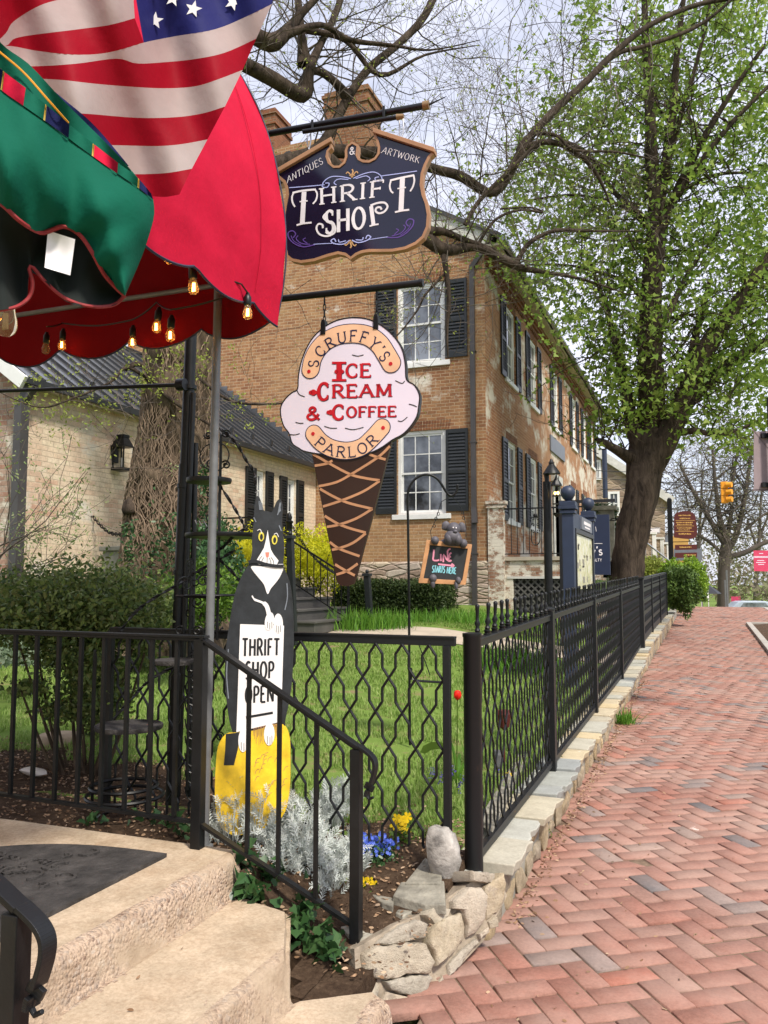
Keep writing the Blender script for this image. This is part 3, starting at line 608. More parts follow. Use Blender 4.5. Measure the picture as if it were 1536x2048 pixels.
    # close
m.f = [(j * npx + i, j * npx + i + 1, (j + 1) * npx + i + 1, (j + 1) * npx + i) for j in range(ny) for i in range(npx - 1)]; m.mi = [0] * len(m.f)
b0 = len(m.v)                                     # skirt at the garden end
for (x, z) in pts: m.v.append((x, yend(x) + .004, -.15))
m.f += [((ny) * npx + i, (ny) * npx + i + 1, b0 + i + 1, b0 + i) for i in range(npx - 1)]; m.mi = [0] * len(m.f)
stp = thing('entrance_steps', 'worn pebbled concrete landing with two steps down to the brick sidewalk', 'steps', (-1.6, 2., 0))
for nm_, xa, xb in (('landing', -9, -1.845), ('step', -1.845, -1.36), ('step', -1.36, 9)):
    q_ = MB(); q_.v = m.v; q_.f = [f_ for f_ in m.f if xa <= pts[(f_[0] % npx) if f_[0] < b0 else f_[0] - b0][0] < xb]; q_.mi = [0] * len(q_.f)
    q_.mi = [0 if (q_.v[f_[0]][2] - q_.v[f_[1]][2] > .0035 or min(abs(q_.v[f_[0]][0] + e_) for e_ in (1.90, 1.42, 1.09)) < .05) else 1 for f_ in q_.f]; so_ = q_.build(nm_, [K['concrete'], K['concrete2']], stp, smooth=True); bm_ = bmesh.new(); bm_.from_mesh(so_.data); bmesh.ops.delete(bm_, geom=[v_ for v_ in bm_.verts if not v_.link_faces], context='VERTS'); bm_.to_mesh(so_.data); bm_.free()
m = MB(); n_ = 44; cy = 2.22; ry = .78; rx = .95; ring = []
for i in range(n_ + 1):
    a = PI * i / n_ - PI / 2; ring.append((-2.14 - rx * abs(math.cos(a)) ** .75, cy + ry * math.copysign(abs(math.sin(a)) ** .8, math.sin(a))))
top = [(x, y, .468) for x, y in ring]; inn = [(-2.14 - .05 + (x + 2.14) * .92, cy + (y - cy) * .93, .464) for x, y in ring]
bot = [(x, y, .445) for x, y in ring]; q = n_ + 1
m.add(bot + top + inn, [(i, i + 1, q + i + 1, q + i) for i in range(n_)] + [(q + i, q + i + 1, 2 * q + i + 1, 2 * q + i) for i in range(n_)] + [(n_, 0, q, q + n_), (q + n_, q, 2 * q, 2 * q + n_), tuple(range(2 * q, 3 * q))])
mt = m.build('door_mat', K['rubber']); tag(mt, 'dark grey half round rubber mat on the landing', 'mat')
m = MB(); random.seed(8); pm = Plane((-2.6, 2.3, .4645), (0, 1, 0), (-1, 0, 0))
for k in range(90):                               # raised scroll relief of the mat
    a, b = random.uniform(-.6, .6), random.uniform(-.3, .45)
    if (a / .72) ** 2 + ((b + .35) / .95) ** 2 > .8: continue
    r0 = random.uniform(.02, .07); s0 = random.uniform(0, 6.28)
    m.ribbon(pm, [(a + r0 * (1 - .5 * t) * math.cos(s0 + 4 * t), b + r0 * (1 - .5 * t) * math.sin(s0 + 4 * t)) for t in [i / 8 for i in range(9)]], .012, -.003, .009)
m.build('relief', K['rubber'], mt)
# ---------------------------------------------------------------- stroke lettering
def arc(cx, cy, rx, ry, a0, a1, n=12): return [(cx + rx * math.cos(math.radians(lerp(a0, a1, i / n))), cy + ry * math.sin(math.radians(lerp(a0, a1, i / n)))) for i in range(n + 1)]
GL = {
 'A': (.8, [[(.02, 0), (.40, 1)], [(.40, 1), (.78, 0)], [(.17, .36), (.63, .36)]]), 'B': (.65, [[(.1, 0), (.1, 1)], [(.1, 1)] + arc(.32, .77, .23, .23, 90, -90) + [(.1, .54)], [(.1, .54)] + arc(.34, .27, .27, .27, 90, -90) + [(.1, 0)]]),
 'C': (.72, [arc(.40, .5, .34, .5, 48, 312, 18)]), 'D': (.75, [[(.1, 0), (.1, 1)], [(.1, 1)] + arc(.3, .5, .38, .5, 90, -90, 14) + [(.1, 0)]]),
 'E': (.62, [[(.1, 0), (.1, 1)], [(.1, 1), (.58, 1)], [(.1, .52), (.46, .52)], [(.1, 0), (.60, 0)]]), 'F': (.6, [[(.1, 0), (.1, 1)], [(.1, 1), (.57, 1)], [(.1, .52), (.45, .52)]]),
 'G': (.76, [arc(.40, .5, .34, .5, 48, 360, 18) + [(.74, .45)], [(.5, .45), (.74, .45)]]), 'H': (.76, [[(.1, 0), (.1, 1)], [(.66, 0), (.66, 1)], [(.1, .52), (.66, .52)]]),
 'I': (.26, [[(.13, 0), (.13, 1)]]), 'K': (.72, [[(.1, 0), (.1, 1)], [(.1, .42), (.64, 1)], [(.28, .58), (.68, 0)]]), 'L': (.58, [[(.1, 0), (.1, 1)], [(.1, 0), (.56, 0)]]),
 'M': (.92, [[(.1, 0), (.13, 1)], [(.13, 1), (.46, .12)], [(.46, .12), (.79, 1)], [(.79, 1), (.82, 0)]]), 'N': (.78, [[(.1, 0), (.1, 1)], [(.1, 1), (.68, 0)], [(.68, 0), (.68, 1)]]),
 'O': (.8, [arc(.40, .5, .33, .5, 90, 450, 22)]), 'P': (.64, [[(.1, 0), (.1, 1)], [(.1, 1)] + arc(.33, .74, .26, .26, 90, -90) + [(.1, .48)]]),
 'Q': (.8, [arc(.40, .5, .33, .5, 90, 450, 22), [(.42, .22), (.74, -.14)]]), 'R': (.70, [[(.1, 0), (.1, 1)], [(.1, 1)] + arc(.33, .75, .25, .25, 90, -90) + [(.1, .5)], [(.32, .5), (.68, 0)]]),
 'S': (.6, [arc(.31, .75, .22, .25, 40, 270, 12) + arc(.31, .25, .24, .25, 90, -145, 12)[1:]]), 'T': (.7, [[(.35, 0), (.35, 1)], [(.02, 1), (.68, 1)]]),
 'U': (.76, [[(.1, 1), (.1, .32)] + arc(.38, .32, .28, .32, 180, 360) + [(.66, 1)]]), 'V': (.76, [[(.02, 1), (.38, 0)], [(.38, 0), (.74, 1)]]),
 'W': (1.02, [[(.02, 1), (.27, 0)], [(.27, 0), (.51, .9)], [(.51, .9), (.75, 0)], [(.75, 0), (1., 1)]]), 'X': (.7, [[(.05, 0), (.65, 1)], [(.05, 1), (.65, 0)]]), 'Y': (.72, [[(.04, 1), (.36, .48)], [(.68, 1), (.36, .48)], [(.36, .48), (.36, 0)]]),
 '&': (.82, [[(.76, .0), (.2, .74)] + arc(.37, .80, .17, .2, 200, -10, 8) + [(.2, .42)] + arc(.31, .24, .24, .24, 130, 300, 8) + [(.56, .12), (.72, .46)]]),
 "'": (.2, [[(.12, 1.04), (.08, .80)]]), ' ': (.36, []), '-': (.4, [[(.05, .5), (.35, .5)]]),
 'y': (.52, [[(.04, .62), (.27, .0)], [(.48, .62), (.27, 0), (.12, -.26)]]), 's': (.44, [arc(.22, .47, .15, .15, 40, 270, 8) + arc(.22, .16, .17, .16, 90, -145, 8)[1:]]),
 'o': (.56, [arc(.28, .31, .22, .31, 90, 450, 16)]), 't': (.38, [[(.17, .85), (.17, .12)] + arc(.28, .12, .11, .12, 180, 290, 5), [(.03, .62), (.34, .62)]]),
 'h': (.56, [[(.1, 0), (.1, 1)], [(.1, .4)] + arc(.28, .42, .18, .2, 160, 0, 8) + [(.46, 0)]]), 'e': (.52, [[(.06, .33), (.46, .33)] + arc(.26, .31, .20, .31, 10, 310, 14)]), 'b': (.56, [[(.1, 0), (.1, 1)], arc(.29, .31, .19, .31, 150, -150, 14)]),
}
def tw(s, tr=.12): return sum(GL[c][0] + tr for c in s) - tr
def glyph(m, pl, ch, f, t, c0, c1, serif=.0, nib=.0, mi=0):
    """f maps unit glyph space to plane coords; t stroke width in glyph units"""
    for st in GL[ch][1]:
        k = len(st); wd = []
        for i in range(k):
            a = st[max(0, i - 1)]; b = st[min(k - 1, i + 1)]; dx, dy = b[0] - a[0], b[1] - a[1]; l = math.hypot(dx, dy) or 1
            v = abs(dy) / l; wd.append(t * (1 - nib * (1 - v)) * (1 - nib * .45 * (1 if (dx * dy > 0 and v > .3 and v < .98) else 0)))
        pp = [f(*q) for q in st]; sc_ = math.hypot(f(0, 1)[0] - f(0, 0)[0], f(0, 1)[1] - f(0, 0)[1])
        m.ribbon(pl, pp, [q * sc_ for q in wd], c0, c1, mi)
        if serif:
            closed = st[0] == st[-1] or math.dist(st[0], st[-1]) < .02
            if closed: continue
            for e, q in ((st[0], st[1]), (st[-1], st[-2])):
                vert = abs(e[1] - q[1]) > abs(e[0] - q[0]) * .8
                if vert and (e[1] < .03 or e[1] > .97):
                    s_ = serif * (1 if e[1] > .5 or True else 1); y_ = e[1] + (.02 if e[1] < .5 else -.02)
                    m.ribbon(pl, [f(e[0] - s_, y_), f(e[0] + s_, y_)], t * .42 * sc_, c0, c1 + .0002, mi)
                elif k > 3 or not vert:
                    d_ = serif * .9; x_ = e[0]
                    if k <= 3 and min(abs(e[0] - .1), 1) < .02: continue
                    s2 = -1 if e[1] > .5 else 1
                    if .3 < e[1] < .7: m.ribbon(pl, [f(x_, e[1] - d_ * .8), f(x_, e[1] + d_ * .8)], t * .4 * sc_, c0, c1 + .0002, mi)
                    else: m.ribbon(pl, [f(x_, e[1] - s2 * .02), f(x_, e[1] + s2 * d_ * 1.6)], t * .45 * sc_, c0, c1 + .0002, mi)
def text(m, pl, s, q, t=.14, c0=0., c1=.003, serif=0., nib=0., tr=.12, mi=0):
    """q: four plane points bl, br, tr, tl the text fills"""
    W_ = tw(s, tr); bl, br, tr_, tl = q; x = 0.
    def bil(a, b): return tuple((bl[i] * (1 - a) + br[i] * a) * (1 - b) + (tl[i] * (1 - a) + tr_[i] * a) * b for i in (0, 1))
    for ch in s:
        f = (lambda x0: (lambda a, b: bil((x0 + a) / W_, b)))(x)
        glyph(m, pl, ch, f, t, c0, c1, serif, nib, mi); x += GL[ch][0] + tr
def text_arc(m, pl, s, path, h, t=.14, c0=0., c1=.003, serif=0., nib=0., tr=.2, s0=0., s1=1., mi=0):
    """letters set upright along a polyline path (baseline)"""
    cum = [0.]
    for a, b in zip(path, path[1:]): cum.append(cum[-1] + math.dist(a, b))
    T_ = cum[-1]; W_ = tw(s, tr); sx = (s1 - s0) * T_ / W_; x = 0.
    for ch in s:
        u = s0 * T_ + (x + GL[ch][0] / 2) * sx; i = max(j for j in range(len(cum) - 1) if cum[j] <= u)
        k = (u - cum[i]) / (cum[i + 1] - cum[i]); p = [lerp(path[i][n_], path[i + 1][n_], k) for n_ in (0, 1)]
        i0 = max(0, i - 1); i1 = min(len(path) - 1, i + 2); dx, dy = path[i1][0] - path[i0][0], path[i1][1] - path[i0][1]; l = math.hypot(dx, dy); dx /= l; dy /= l
        wch = GL[ch][0]
        f = (lambda p_, dx_, dy_, w0: (lambda a, b: (p_[0] + (a - w0 / 2) * sx * dx_ - b * h * dy_, p_[1] + (a - w0 / 2) * sx * dy_ + b * h * dx_)))(p, dx, dy, wch)
        glyph(m, pl, ch, f, t, c0, c1, serif, nib, mi); x += wch + tr
def smooth_path(pts, closed=False, n=5):
    out_ = []; k = len(pts)
    for i in range(k if closed else k - 1):
        p0 = pts[(i - 1) % k] if closed or i else pts[0]; p1 = pts[i]; p2 = pts[(i + 1) % k]; p3 = pts[(i + 2) % k] if closed or i + 2 < k else pts[-1]
        for j in range(n):
            t = j / n
            out_.append(tuple(.5 * ((2 * p1[q]) + (-p0[q] + p2[q]) * t + (2 * p0[q] - 5 * p1[q] + 4 * p2[q] - p3[q]) * t * t + (-p0[q] + 3 * p1[q] - 3 * p2[q] + p3[q]) * t ** 3) for q in range(len(p1))))
    if not closed: out_.append(tuple(pts[-1]))
    return out_
def crop(ox, oy, s): return lambda pl, pts: [pl.st(ox + a / s, oy + b / s) for a, b in pts]
# ---------------------------------------------------------------- near iron railings
Yr = 3.15
def handrail(name, label, yy, level=True):
    t = thing(name, label, 'handrail', (-2.09, yy, .45), 'iron handrails of the entrance steps')
    m = MB(); m.bar((-2.085, yy, 1.355), (-1.33, yy, .935), .044, .012); m.bar((-2.085, yy, 1.343), (-1.33, yy, .923), .024, .014)
    curl = [(-1.33, yy, .938), (-1.285, yy, .912), (-1.262, yy, .885), (-1.26, yy, .850), (-1.275, yy, .80), (-1.292, yy, .765), (-1.296, yy, .745), (-1.285, yy, .732), (-1.266, yy, .742)]
    cs2 = smooth_path(curl[:-2], False, 5)
    for a, b in zip(cs2, cs2[1:]): m.bar(a, Vector(b) + (Vector(b) - Vector(a)) * .25, .042, .012, up=(1, 0, .6))
    m.tube(curl[-4:], [.009, .008, .007, .006], 6)
    m.build('top_rail', K['iron'], t, bevel=.002)
    MB().bar((-2.085, yy, .56), (-1.34, yy, .16 + .07), .028, .014).build('bottom_rail', K['iron'], t)
    MB().box(-2.115, -2.067, yy - .022, yy + .022, .30, 1.35).build('post', K['iron'], t, bevel=.002)
    MB().box(-1.362, -1.320, yy - .022, yy + .022, .02, .925).build('post', K['iron'], t, bevel=.002)
    for px in (P(497, 1480, y=3.15).x, P(558, 1560, y=3.15).x, P(632, 1620, y=3.15).x):
        u_ = (px + 2.09) / .76; MB().bar((px, yy, lerp(.56, .22, u_)), (px, yy, lerp(1.345, .925, u_)), .016).build('picket', K['iron'], t)
    if level:
        MB().bar((-2.06, yy, 1.36), (-4.4, yy, 1.37), .044, .012).bar((-2.06, yy, 1.347), (-4.4, yy, 1.357), .024, .014).build('top_rail', K['iron'], t, bevel=.002)
        MB().bar((-2.09, yy, .56), (-4.4, yy, .60), .028, .014).build('bottom_rail', K['iron'], t)
        for k in range(17):
            x = -2.215 - .134 * k; MB().bar((x, yy, .57), (x, yy, 1.35), .017).build('picket', K['iron'], t)
    return t
handrail('iron_handrail', 'black iron handrail running along the far side of landing and steps', Yr)
handrail('iron_handrail', 'end of the near black handrail curling at the lower left corner', 1.37, False)
# ---------------------------------------------------------------- awning pole
t = thing('awning_pole', 'grey round awning pole standing by the landing corner post', 'pole', (-2.13, 3.25, .45))
MB().tube([(-2.12, 3.25, .40), (-2.105, 3.26, 3.02)], .0195, 14, m=0).build('pole', K['grey_pole'], t, smooth=True)
MB().lathe((-2.12, 3.25, .42), [(.04, 0), (.04, .012), (.024, .016), (.022, .05)], 14).build('foot', K['grey_pole'], t, smooth=True)
# ---------------------------------------------------------------- wavy lattice bars
def wave(z, z0, hp=.158, A=.033):
    q = (z - z0) / hp; k = math.floor(q); u_ = q - k; s = -1 if k % 2 == 0 else 1
    o = s * A * (1 - u_ / .3) if u_ < .3 else 0 if u_ < .7 else -s * A * ((u_ - .7) / .3)
    return o
def lattice(m, p0, p1, zb0, zb1, zt0, zt1, r=.0062, sp=.066, n=5, A=.033):
    p0 = Vector(p0); p1 = Vector(p1); L_ = (p1 - p0).length; k = max(2, round(L_ / sp)); d = (p1 - p0) / L_
    for i in range(k):
        s = (i + .5) * L_ / k; u_ = s / L_; zb, zt = lerp(zb0, zb1, u_), lerp(zt0, zt1, u_); pts = []; hp = .158
        zs = [zt]; q = 0
        while zs[-1] > zb + .01:
            for st in (.3, .4, .3): q += st * hp; zs.append(max(zb, zt - q))
        for z in zs: pts.append(p0 + d * (s + (1 if i % 2 else -1) * wave(zt - z + 1e-6, 0, A=A)) + Vector((0, 0, z - p0.z)))
        pts2 = []
        for j, p in enumerate(pts):
            if 0 < j < len(pts) - 1: pts2 += [p.lerp(pts[j - 1], .18), p, p.lerp(pts[j + 1], .18)] if (pts[j - 1] - p).length > .01 and (pts[j + 1] - p).length > .01 else [p]
            else: pts2.append(p)
        m.tube(pts2, r, n)
    return m
def zft(y): return 1.325 + .021 * (y - 3.8)       # top rail height of street fence
def fpost_y(px, py): return P(px, py, x=XF).y
posts = [3.84, fpost_y(1100, 1380), fpost_y(1187, 1325), fpost_y(1240, 1280), 14.6]
fence = thing('iron_fence', 'black iron street fence with wavy bars and spiked top beside the brick sidewalk', 'fence', (XF, 3.84, .28))
m = MB(); m.lathe((XF, 3.84, .24), [(.043, 0), (.043, 1.10), (.046, 1.105), (.046, 1.12), (.02, 1.124)], 18); m.build('corner_post', K['worn'], fence, smooth=True)
for y in posts[1:4]:
    m = MB(); m.box(XF - .036, XF + .036, y - .036, y + .036, zcap(y) - .05, zft(y) + .03).lathe((XF, y, zft(y) + .03), [(.045, 0), (.045, .018), (.03, .024), (.01, .03)], 12); m.build('post', K['worn'], fence, bevel=.003)
y = posts[4]; MB().box(XF - .07, XF + .07, y - .08, y + .08, zcap(y) - .1, zft(y) + .10).box(XF - .085, XF + .085, y - .095, y + .095, zft(y) + .10, zft(y) + .135).build('post', K['worn'], fence, bevel=.004)
fin_me = None
for a, b in zip(posts, posts[1:]):
    ya, yb = a + .04, b - .036
    MB().bar((XF, ya, zft(ya) - .02), (XF, yb, zft(yb) - .02), .036, .034).bar((XF, ya, zft(ya) - .001), (XF, yb, zft(yb) - .001), .046, .010).build('top_rail', K['worn'], fence, bevel=.002)
    MB().bar((XF, ya, zcap(ya) + .045), (XF, yb, zcap(yb) + .045), .034, .040).build('bottom_rail', K['worn'], fence, bevel=.002)
    lattice(MB(), (XF, ya, 0), (XF, yb, 0), zcap(ya) + .05, zcap(yb) + .05, zft(ya) - .035, zft(yb) - .035, r=.0058, sp=.08, A=.040, n=6 if a < 4 else 4).build('lattice', K['iron'], fence, smooth=True)
    k = round((yb - ya) / .172)
    for i in range(k):
        yy = ya + .02 + (i + .3) * (yb - ya) / k; z = zft(yy) + .002; s_ = 1 + .06 * math.sin(i * 5)
        if fin_me is None:
            q = MB().lathe((0, 0, 0), [(.019, 0), (.019, .008), (.015, .010), (.015, .016), (.018, .019), (.018, .025), (.013, .028), (.013, .034), (.015, .037), (.012, .044), (.008, .052), (.016, .070), (.009, .086), (.008, .10), (.0105, .145), (.0125, .158), (.005, .166)], 8)
            fo = q.build('finial', K['iron'], None, smooth=True); fin_me = fo.data
        else: fo = bpy.data.objects.new('finial', fin_me); COL.objects.link(fo)
        fo.location = (XF + random.uniform(-.004, .004), yy, z); fo.rotation_euler = (random.uniform(-.04, .04), random.uniform(-.05, .05), random.random()); adopt(fo, fence)
# dense panel fence farther on
t = thing('panel_fence', 'dense dark iron panel fence between the spiked fence and the evergreen shrubs', 'fence', (XF, 14.8, .5))
for a, b in ((14.75, 17.6), (17.7, 20.9), (21.0, 24.6)):
    m = MB(); m.box(XF - .045, XF + .045, b - .03, b + .06, gz(b) + .1, zft(b) + .12)
    m.bar((XF, a, zft(a) + .10), (XF, b, zft(b) + .10), .07, .05).bar((XF, a, zft(a) - .02), (XF, b, zft(b) - .02), .05, .03); m.bar((XF, a, zcap(a) + .06), (XF, b, zcap(b) + .06), .05, .05)
    for k in range(5): f = (k + .5) / 5; za, zb_ = lerp(zcap(a), zft(a), f), lerp(zcap(b), zft(b), f); m.bar((XF + .01, a, za), (XF + .01, b, zb_), .02, .07)
    lattice(m, (XF, a, 0), (XF, b, 0), zcap(a) + .05, zcap(b) + .05, zft(a) + .08, zft(b) + .08, r=.016, sp=.075, n=4)
    m.build('panel', K['worn'], t)
# cross fence between the corner post and the plant stand
Yc = 3.66
t = thing('cross_fence', 'black wavy lattice fence panel crossing behind the painted cat sign', 'fence', (-1.1, Yc, .4))
MB().bar((-1.075, Yc + .02, 1.327), (-3.0, Yc, 1.335), .03, .036).bar((-1.075, Yc + .02, 1.348), (-3.0, Yc, 1.356), .042, .010).build('top_rail', K['worn'], t, bevel=.002)
MB().box(-1.128, -1.095, Yc - .015, Yc + .017, .30, 1.31).build('post', K['worn'], t, bevel=.002)
MB().box(-3.02, -2.985, Yc - .015, Yc + .017, .30, 1.34).build('post', K['worn'], t, bevel=.002)
MB().box(-2.06, -2.03, Yc - .013, Yc + .013, .30, 1.32).build('post', K['worn'], t, bevel=.002)
lattice(MB(), (-1.13, Yc, 0), (-2.98, Yc, 0), .40, .42, 1.312, 1.32, r=.0066, n=6).build('lattice', K['iron'], t, smooth=True)
# ---------------------------------------------------------------- sign post with brackets
bp = P(345, 1590, z=.42)
SP = Plane(P(540, 600, z=3.2), P(842, 566, z=3.2) - P(540, 600, z=3.2))
sgp = thing('sign_post', 'tall black pipe post whose arms carry the hanging signs', 'post', (bp.x, bp.y, .4))
ptop = Vector((bp.x + .06, bp.y + .05, 4.55))
m = MB(); m.tube([bp - Vector((0, 0, .1)), bp.lerp(ptop, .45)], .040, 14); m.tube([bp.lerp(ptop, .44), ptop], .034, 14)
m.tube([bp + Vector((.048, -.02, 0)), bp.lerp(ptop, .55) + Vector((.045, -.02, 0))], .017, 8)
m.tube([bp + Vector((.10, .01, 0)), bp.lerp(ptop, .48) + Vector((.055, .01, 0))], .015, 8)
for u_ in (.16, .3, .42, .56): p = bp.lerp(ptop, u_); m.lathe(p - Vector((0, 0, .012)), [(.046, 0), (.046, .024)], 14)
m.build('pole', K['iron'], sgp, smooth=True)
def onSP(px, py, c=0.): a, b = SP.st(px, py); return SP.w(a, b, c)
def arm(pts, r, capc=None):
    m = MB(); m.tube([Vector(p) for p in pts], r, 12); o = m.build('arm', K['iron'], sgp, smooth=True); return o
def axisl(a, b): return (Vector(b) - Vector(a)).normalized()
a1, b1 = onSP(380, 618), onSP(842, 566); o = arm([ptop.lerp(bp, (4.55 - a1.z) / 4.15), a1, b1], .019)
MB().tube([b1 - axisl(a1, b1) * .01, b1 + axisl(a1, b1) * .012], .0225, 12).build('end_cap', K['iron'], o, smooth=True)
a2, b2 = onSP(400, 292), onSP(846, 212); o = arm([ptop.lerp(bp, (4.55 - a2.z) / 4.15), a2, b2], .0185)
MB().tube([b2, b2 + axisl(a2, b2) * .035], .024, 12).build('end_cap', K['brass'], o, smooth=True)
MB().tube([b2 + axisl(a2, b2) * .03, b2 + axisl(a2, b2) * .13 + Vector((0, 0, .03))], [.006, .002], 6).build('spike', K['iron'], o)
a3, b3 = onSP(610, 269, .03), onSP(800, 240, .03); o = arm([a3, b3], .0125)
MB().tube([b3 - axisl(a3, b3) * .01, b3 + axisl(a3, b3) * .03], [.018, .013], 10).build('end_cap', K['brass'], o, smooth=True)
m = MB(); m.tube([a3.lerp(b3, .1), a3.lerp(b3, .1) + Vector((0, 0, .06))], .008, 6).tube([a3.lerp(b3, .85), a3.lerp(b3, .85) + Vector((0, 0, .075))], .008, 6); m.build('clamp', K['iron'], sgp)
# ---------------------------------------------------------------- thrift shop sign
cr = crop(520, 140, 4.042); TP = Plane(SP.w(0, 0, 0), SP.u)
def cT(pts): return cr(TP, pts)
ol = [(150, 862), (300, 760), (430, 668), (545, 588), (578, 612), (582, 640), (556, 668), (548, 712), (566, 762), (605, 796), (650, 795), (690, 762), (706, 715), (704, 665), (718, 628), (755, 602), (797, 625), (795, 662), (790, 700), (806, 732), (842, 752), (890, 754), (938, 730), (966, 690), (970, 640), (958, 585), (935, 540), (1080, 578), (1250, 630), (1405, 685),
      (1375, 715), (1340, 785), (1318, 850), (1310, 940), (1325, 1020), (1352, 1090), (1368, 1180), (1360, 1280), (1325, 1360), (1265, 1412), (1180, 1450), (1080, 1468), (980, 1470), (890, 1470), (830, 1480), (785, 1500), (742, 1532), (700, 1500), (640, 1488), (560, 1508), (450, 1545), (345, 1560), (270, 1545), (225, 1508), (214, 1440), (205, 1300), (204, 1180), (218, 1090), (232, 1020), (226, 960), (205, 910), (165, 878)]
ts = thing('hanging_sign', 'navy shield sign in tan border reading THRIFT SHOP, upper of the two hanging signs', 'sign', TP.w(*TP.st(700, 420)))
poly = cT(ol); MB().prism(TP, poly, -.014, .014).build('board', K['signnavy'], ts)
MB().ribbon(TP, poly[29:] + [poly[0]], .016, -.02, .021).build('border', K['signwood'], ts); MB().ribbon(TP, poly[3:27], .013, -.02, .021).build('border', K['signwood'], ts)
for a, b in (((140, 862), (592, 600)), ((925, 528), (1420, 688))):
    A, B = cT([a, b]); MB().prism(TP, [A, B, (B[0] + .000, B[1] + .028), (A[0], A[1] + .028)], -.03, .034).build('cornice', K['signwood'], ts, bevel=.003)
z0, z1 = .0142, .0165
m = MB()
def tq(s, q, **k): text(m, TP, s, cT(q), c0=z0, c1=z1, **k)
# word THRIFT: big T, small HRIF, big T ; SHOP below
tq('HRIF', [(492, 1098), (1000, 1030), (1010, 900), (488, 970)], t=.17, serif=.12, nib=.35, tr=.2)
tq('SHO', [(530, 1335), (860, 1285), (860, 1118), (530, 1152)], t=.155, serif=.10, nib=.3, tr=.14)
def rw(pts, w_, dc=0.): n0 = cT(pts) if len(pts) < 3 else smooth_path(cT(pts)); m.ribbon(TP, n0, w_, z0, z1 + dc)
rw([(365, 995), (350, 1256)], 0.0277); rw([(272, 1003), (360, 985), (458, 976)], 0.0109, .0001); rw([(305, 1264), (360, 1250), (425, 1243)], 0.0101, .0002); rw([(284, 1000), (268, 1035), (272, 1080), (292, 1116)], 0.0091, .0003); rw([(452, 976), (470, 1010), (462, 1060), (436, 1092)], 0.0091, .0003); rw([(330, 1075), (392, 1068)], 0.0070, .0004)
rw([(1158, 885), (1146, 1152)], 0.0277); rw([(1058, 905), (1150, 882), (1252, 862)], 0.0109, .0001); rw([(1098, 1160), (1150, 1148), (1212, 1140)], 0.0101, .0002); rw([(1066, 903), (1056, 945), (1064, 985), (1084, 1006)], 0.0091, .0003); rw([(1248, 862), (1254, 905), (1242, 955), (1220, 992)], 0.0091, .0003); rw([(1118, 970), (1186, 960)], 0.0070, .0004)
rw([(905, 1110), (925, 1264)], 0.0215); rw([(893, 1272), (930, 1262), (965, 1256)], 0.0088, .0002); rw([(900, 1106), (960, 1085), (1015, 1084), (1038, 1115), (1012, 1155), (970, 1168), (942, 1150), (950, 1125), (978, 1120), (990, 1138)], 0.0109, .0003)
sw = smooth_path(cT([(545, 1165), (520, 1200), (560, 1238), (612, 1268), (612, 1322), (555, 1352), (492, 1338), (465, 1292), (480, 1256), (512, 1260), (516, 1288)])); m.ribbon(TP, sw, .010, z0, z1 + .0003)
m.build('lettering', K['signwhite'], ts)
m = MB(); tq('ANTIQUES', [(228, 925), (520, 768), (505, 718), (226, 872)], t=.075, serif=.07, nib=.3, tr=.16); tq('ARTWORK', [(985, 682), (1290, 765), (1300, 716), (1010, 632)], t=.075, serif=.07, nib=.3, tr=.16); tq('&', [(732, 695), (775, 692), (775, 635), (732, 638)], t=.13)
m.build('small_lettering', K['signwhite'], ts)
m = MB()
def rb(pts, w_=.0045): m.ribbon(TP, smooth_path(cT(pts)), w_, z0, z1)
rb([(245, 962), (400, 950), (530, 938)]); rb([(985, 868), (1120, 850), (1275, 828)])
for s in (-1, 1):
    fx = lambda a, b: (752 + s * a, b - s * a * .115)
    rb([fx(10, 888), fx(90, 862), fx(170, 855), fx(225, 885), fx(240, 925), fx(200, 935), fx(185, 905), fx(215, 900)], .005); rb([fx(30, 893), fx(110, 880), fx(145, 905), fx(125, 925)], .0045)
m.build('scrollwork', K['paleblue'], ts)
m = MB()
for s in (-1, 1):
    fx = lambda a, b: (742 + s * a, b - s * a * .10)
    rb([fx(10, 1385), fx(60, 1410), fx(130, 1400), fx(160, 1375), fx(135, 1360), fx(120, 1385)], .006); rb([fx(40, 1385), fx(90, 1392), fx(100, 1370)], .005); rb([fx(150, 1395), fx(240, 1390), fx(300, 1388)], .0035)
m.build('scrollwork', K['paleblue'], ts)
m = MB()
for s in (-1, 1):
    fx = lambda a, b: (742 + s * a, b - s * a * .10)
    rb([fx(290, 1392), fx(380, 1400), fx(450, 1370), fx(498, 1320), fx(505, 1275), fx(470, 1262), fx(445, 1290), fx(465, 1320)], .006); rb([fx(330, 1385), fx(400, 1370), fx(440, 1330), fx(425, 1305)], .005); rb([fx(350, 1375), fx(385, 1345), fx(365, 1330)], .005); rb([fx(400, 1385), fx(460, 1345), fx(482, 1300)], .004)
    m.build('scrollwork', K['purple'], ts); m = MB()
m = MB()
for (x, y, s) in ((752, 850, 1), (738, 1412, -1)):
    rb([(x, y - 36 * s), (x + 8, y - 18 * s), (x, y + 5 * s), (x, y + 30 * s)], .008); rb([(x - 48, y + 0 * s), (x - 35, y - 14 * s), (x - 12, y + 8 * s), (x - 5, y + 22 * s)], .006); rb([(x + 48, y - 5 * s), (x + 35, y - 18 * s), (x + 12, y + 6 * s), (x + 5, y + 22 * s)], .006); rb([(x - 22, y + 14 * s), (x + 22, y + 12 * s)], .005); m.build('fleur', K['goldpaint'], ts); m = MB()
m = MB()
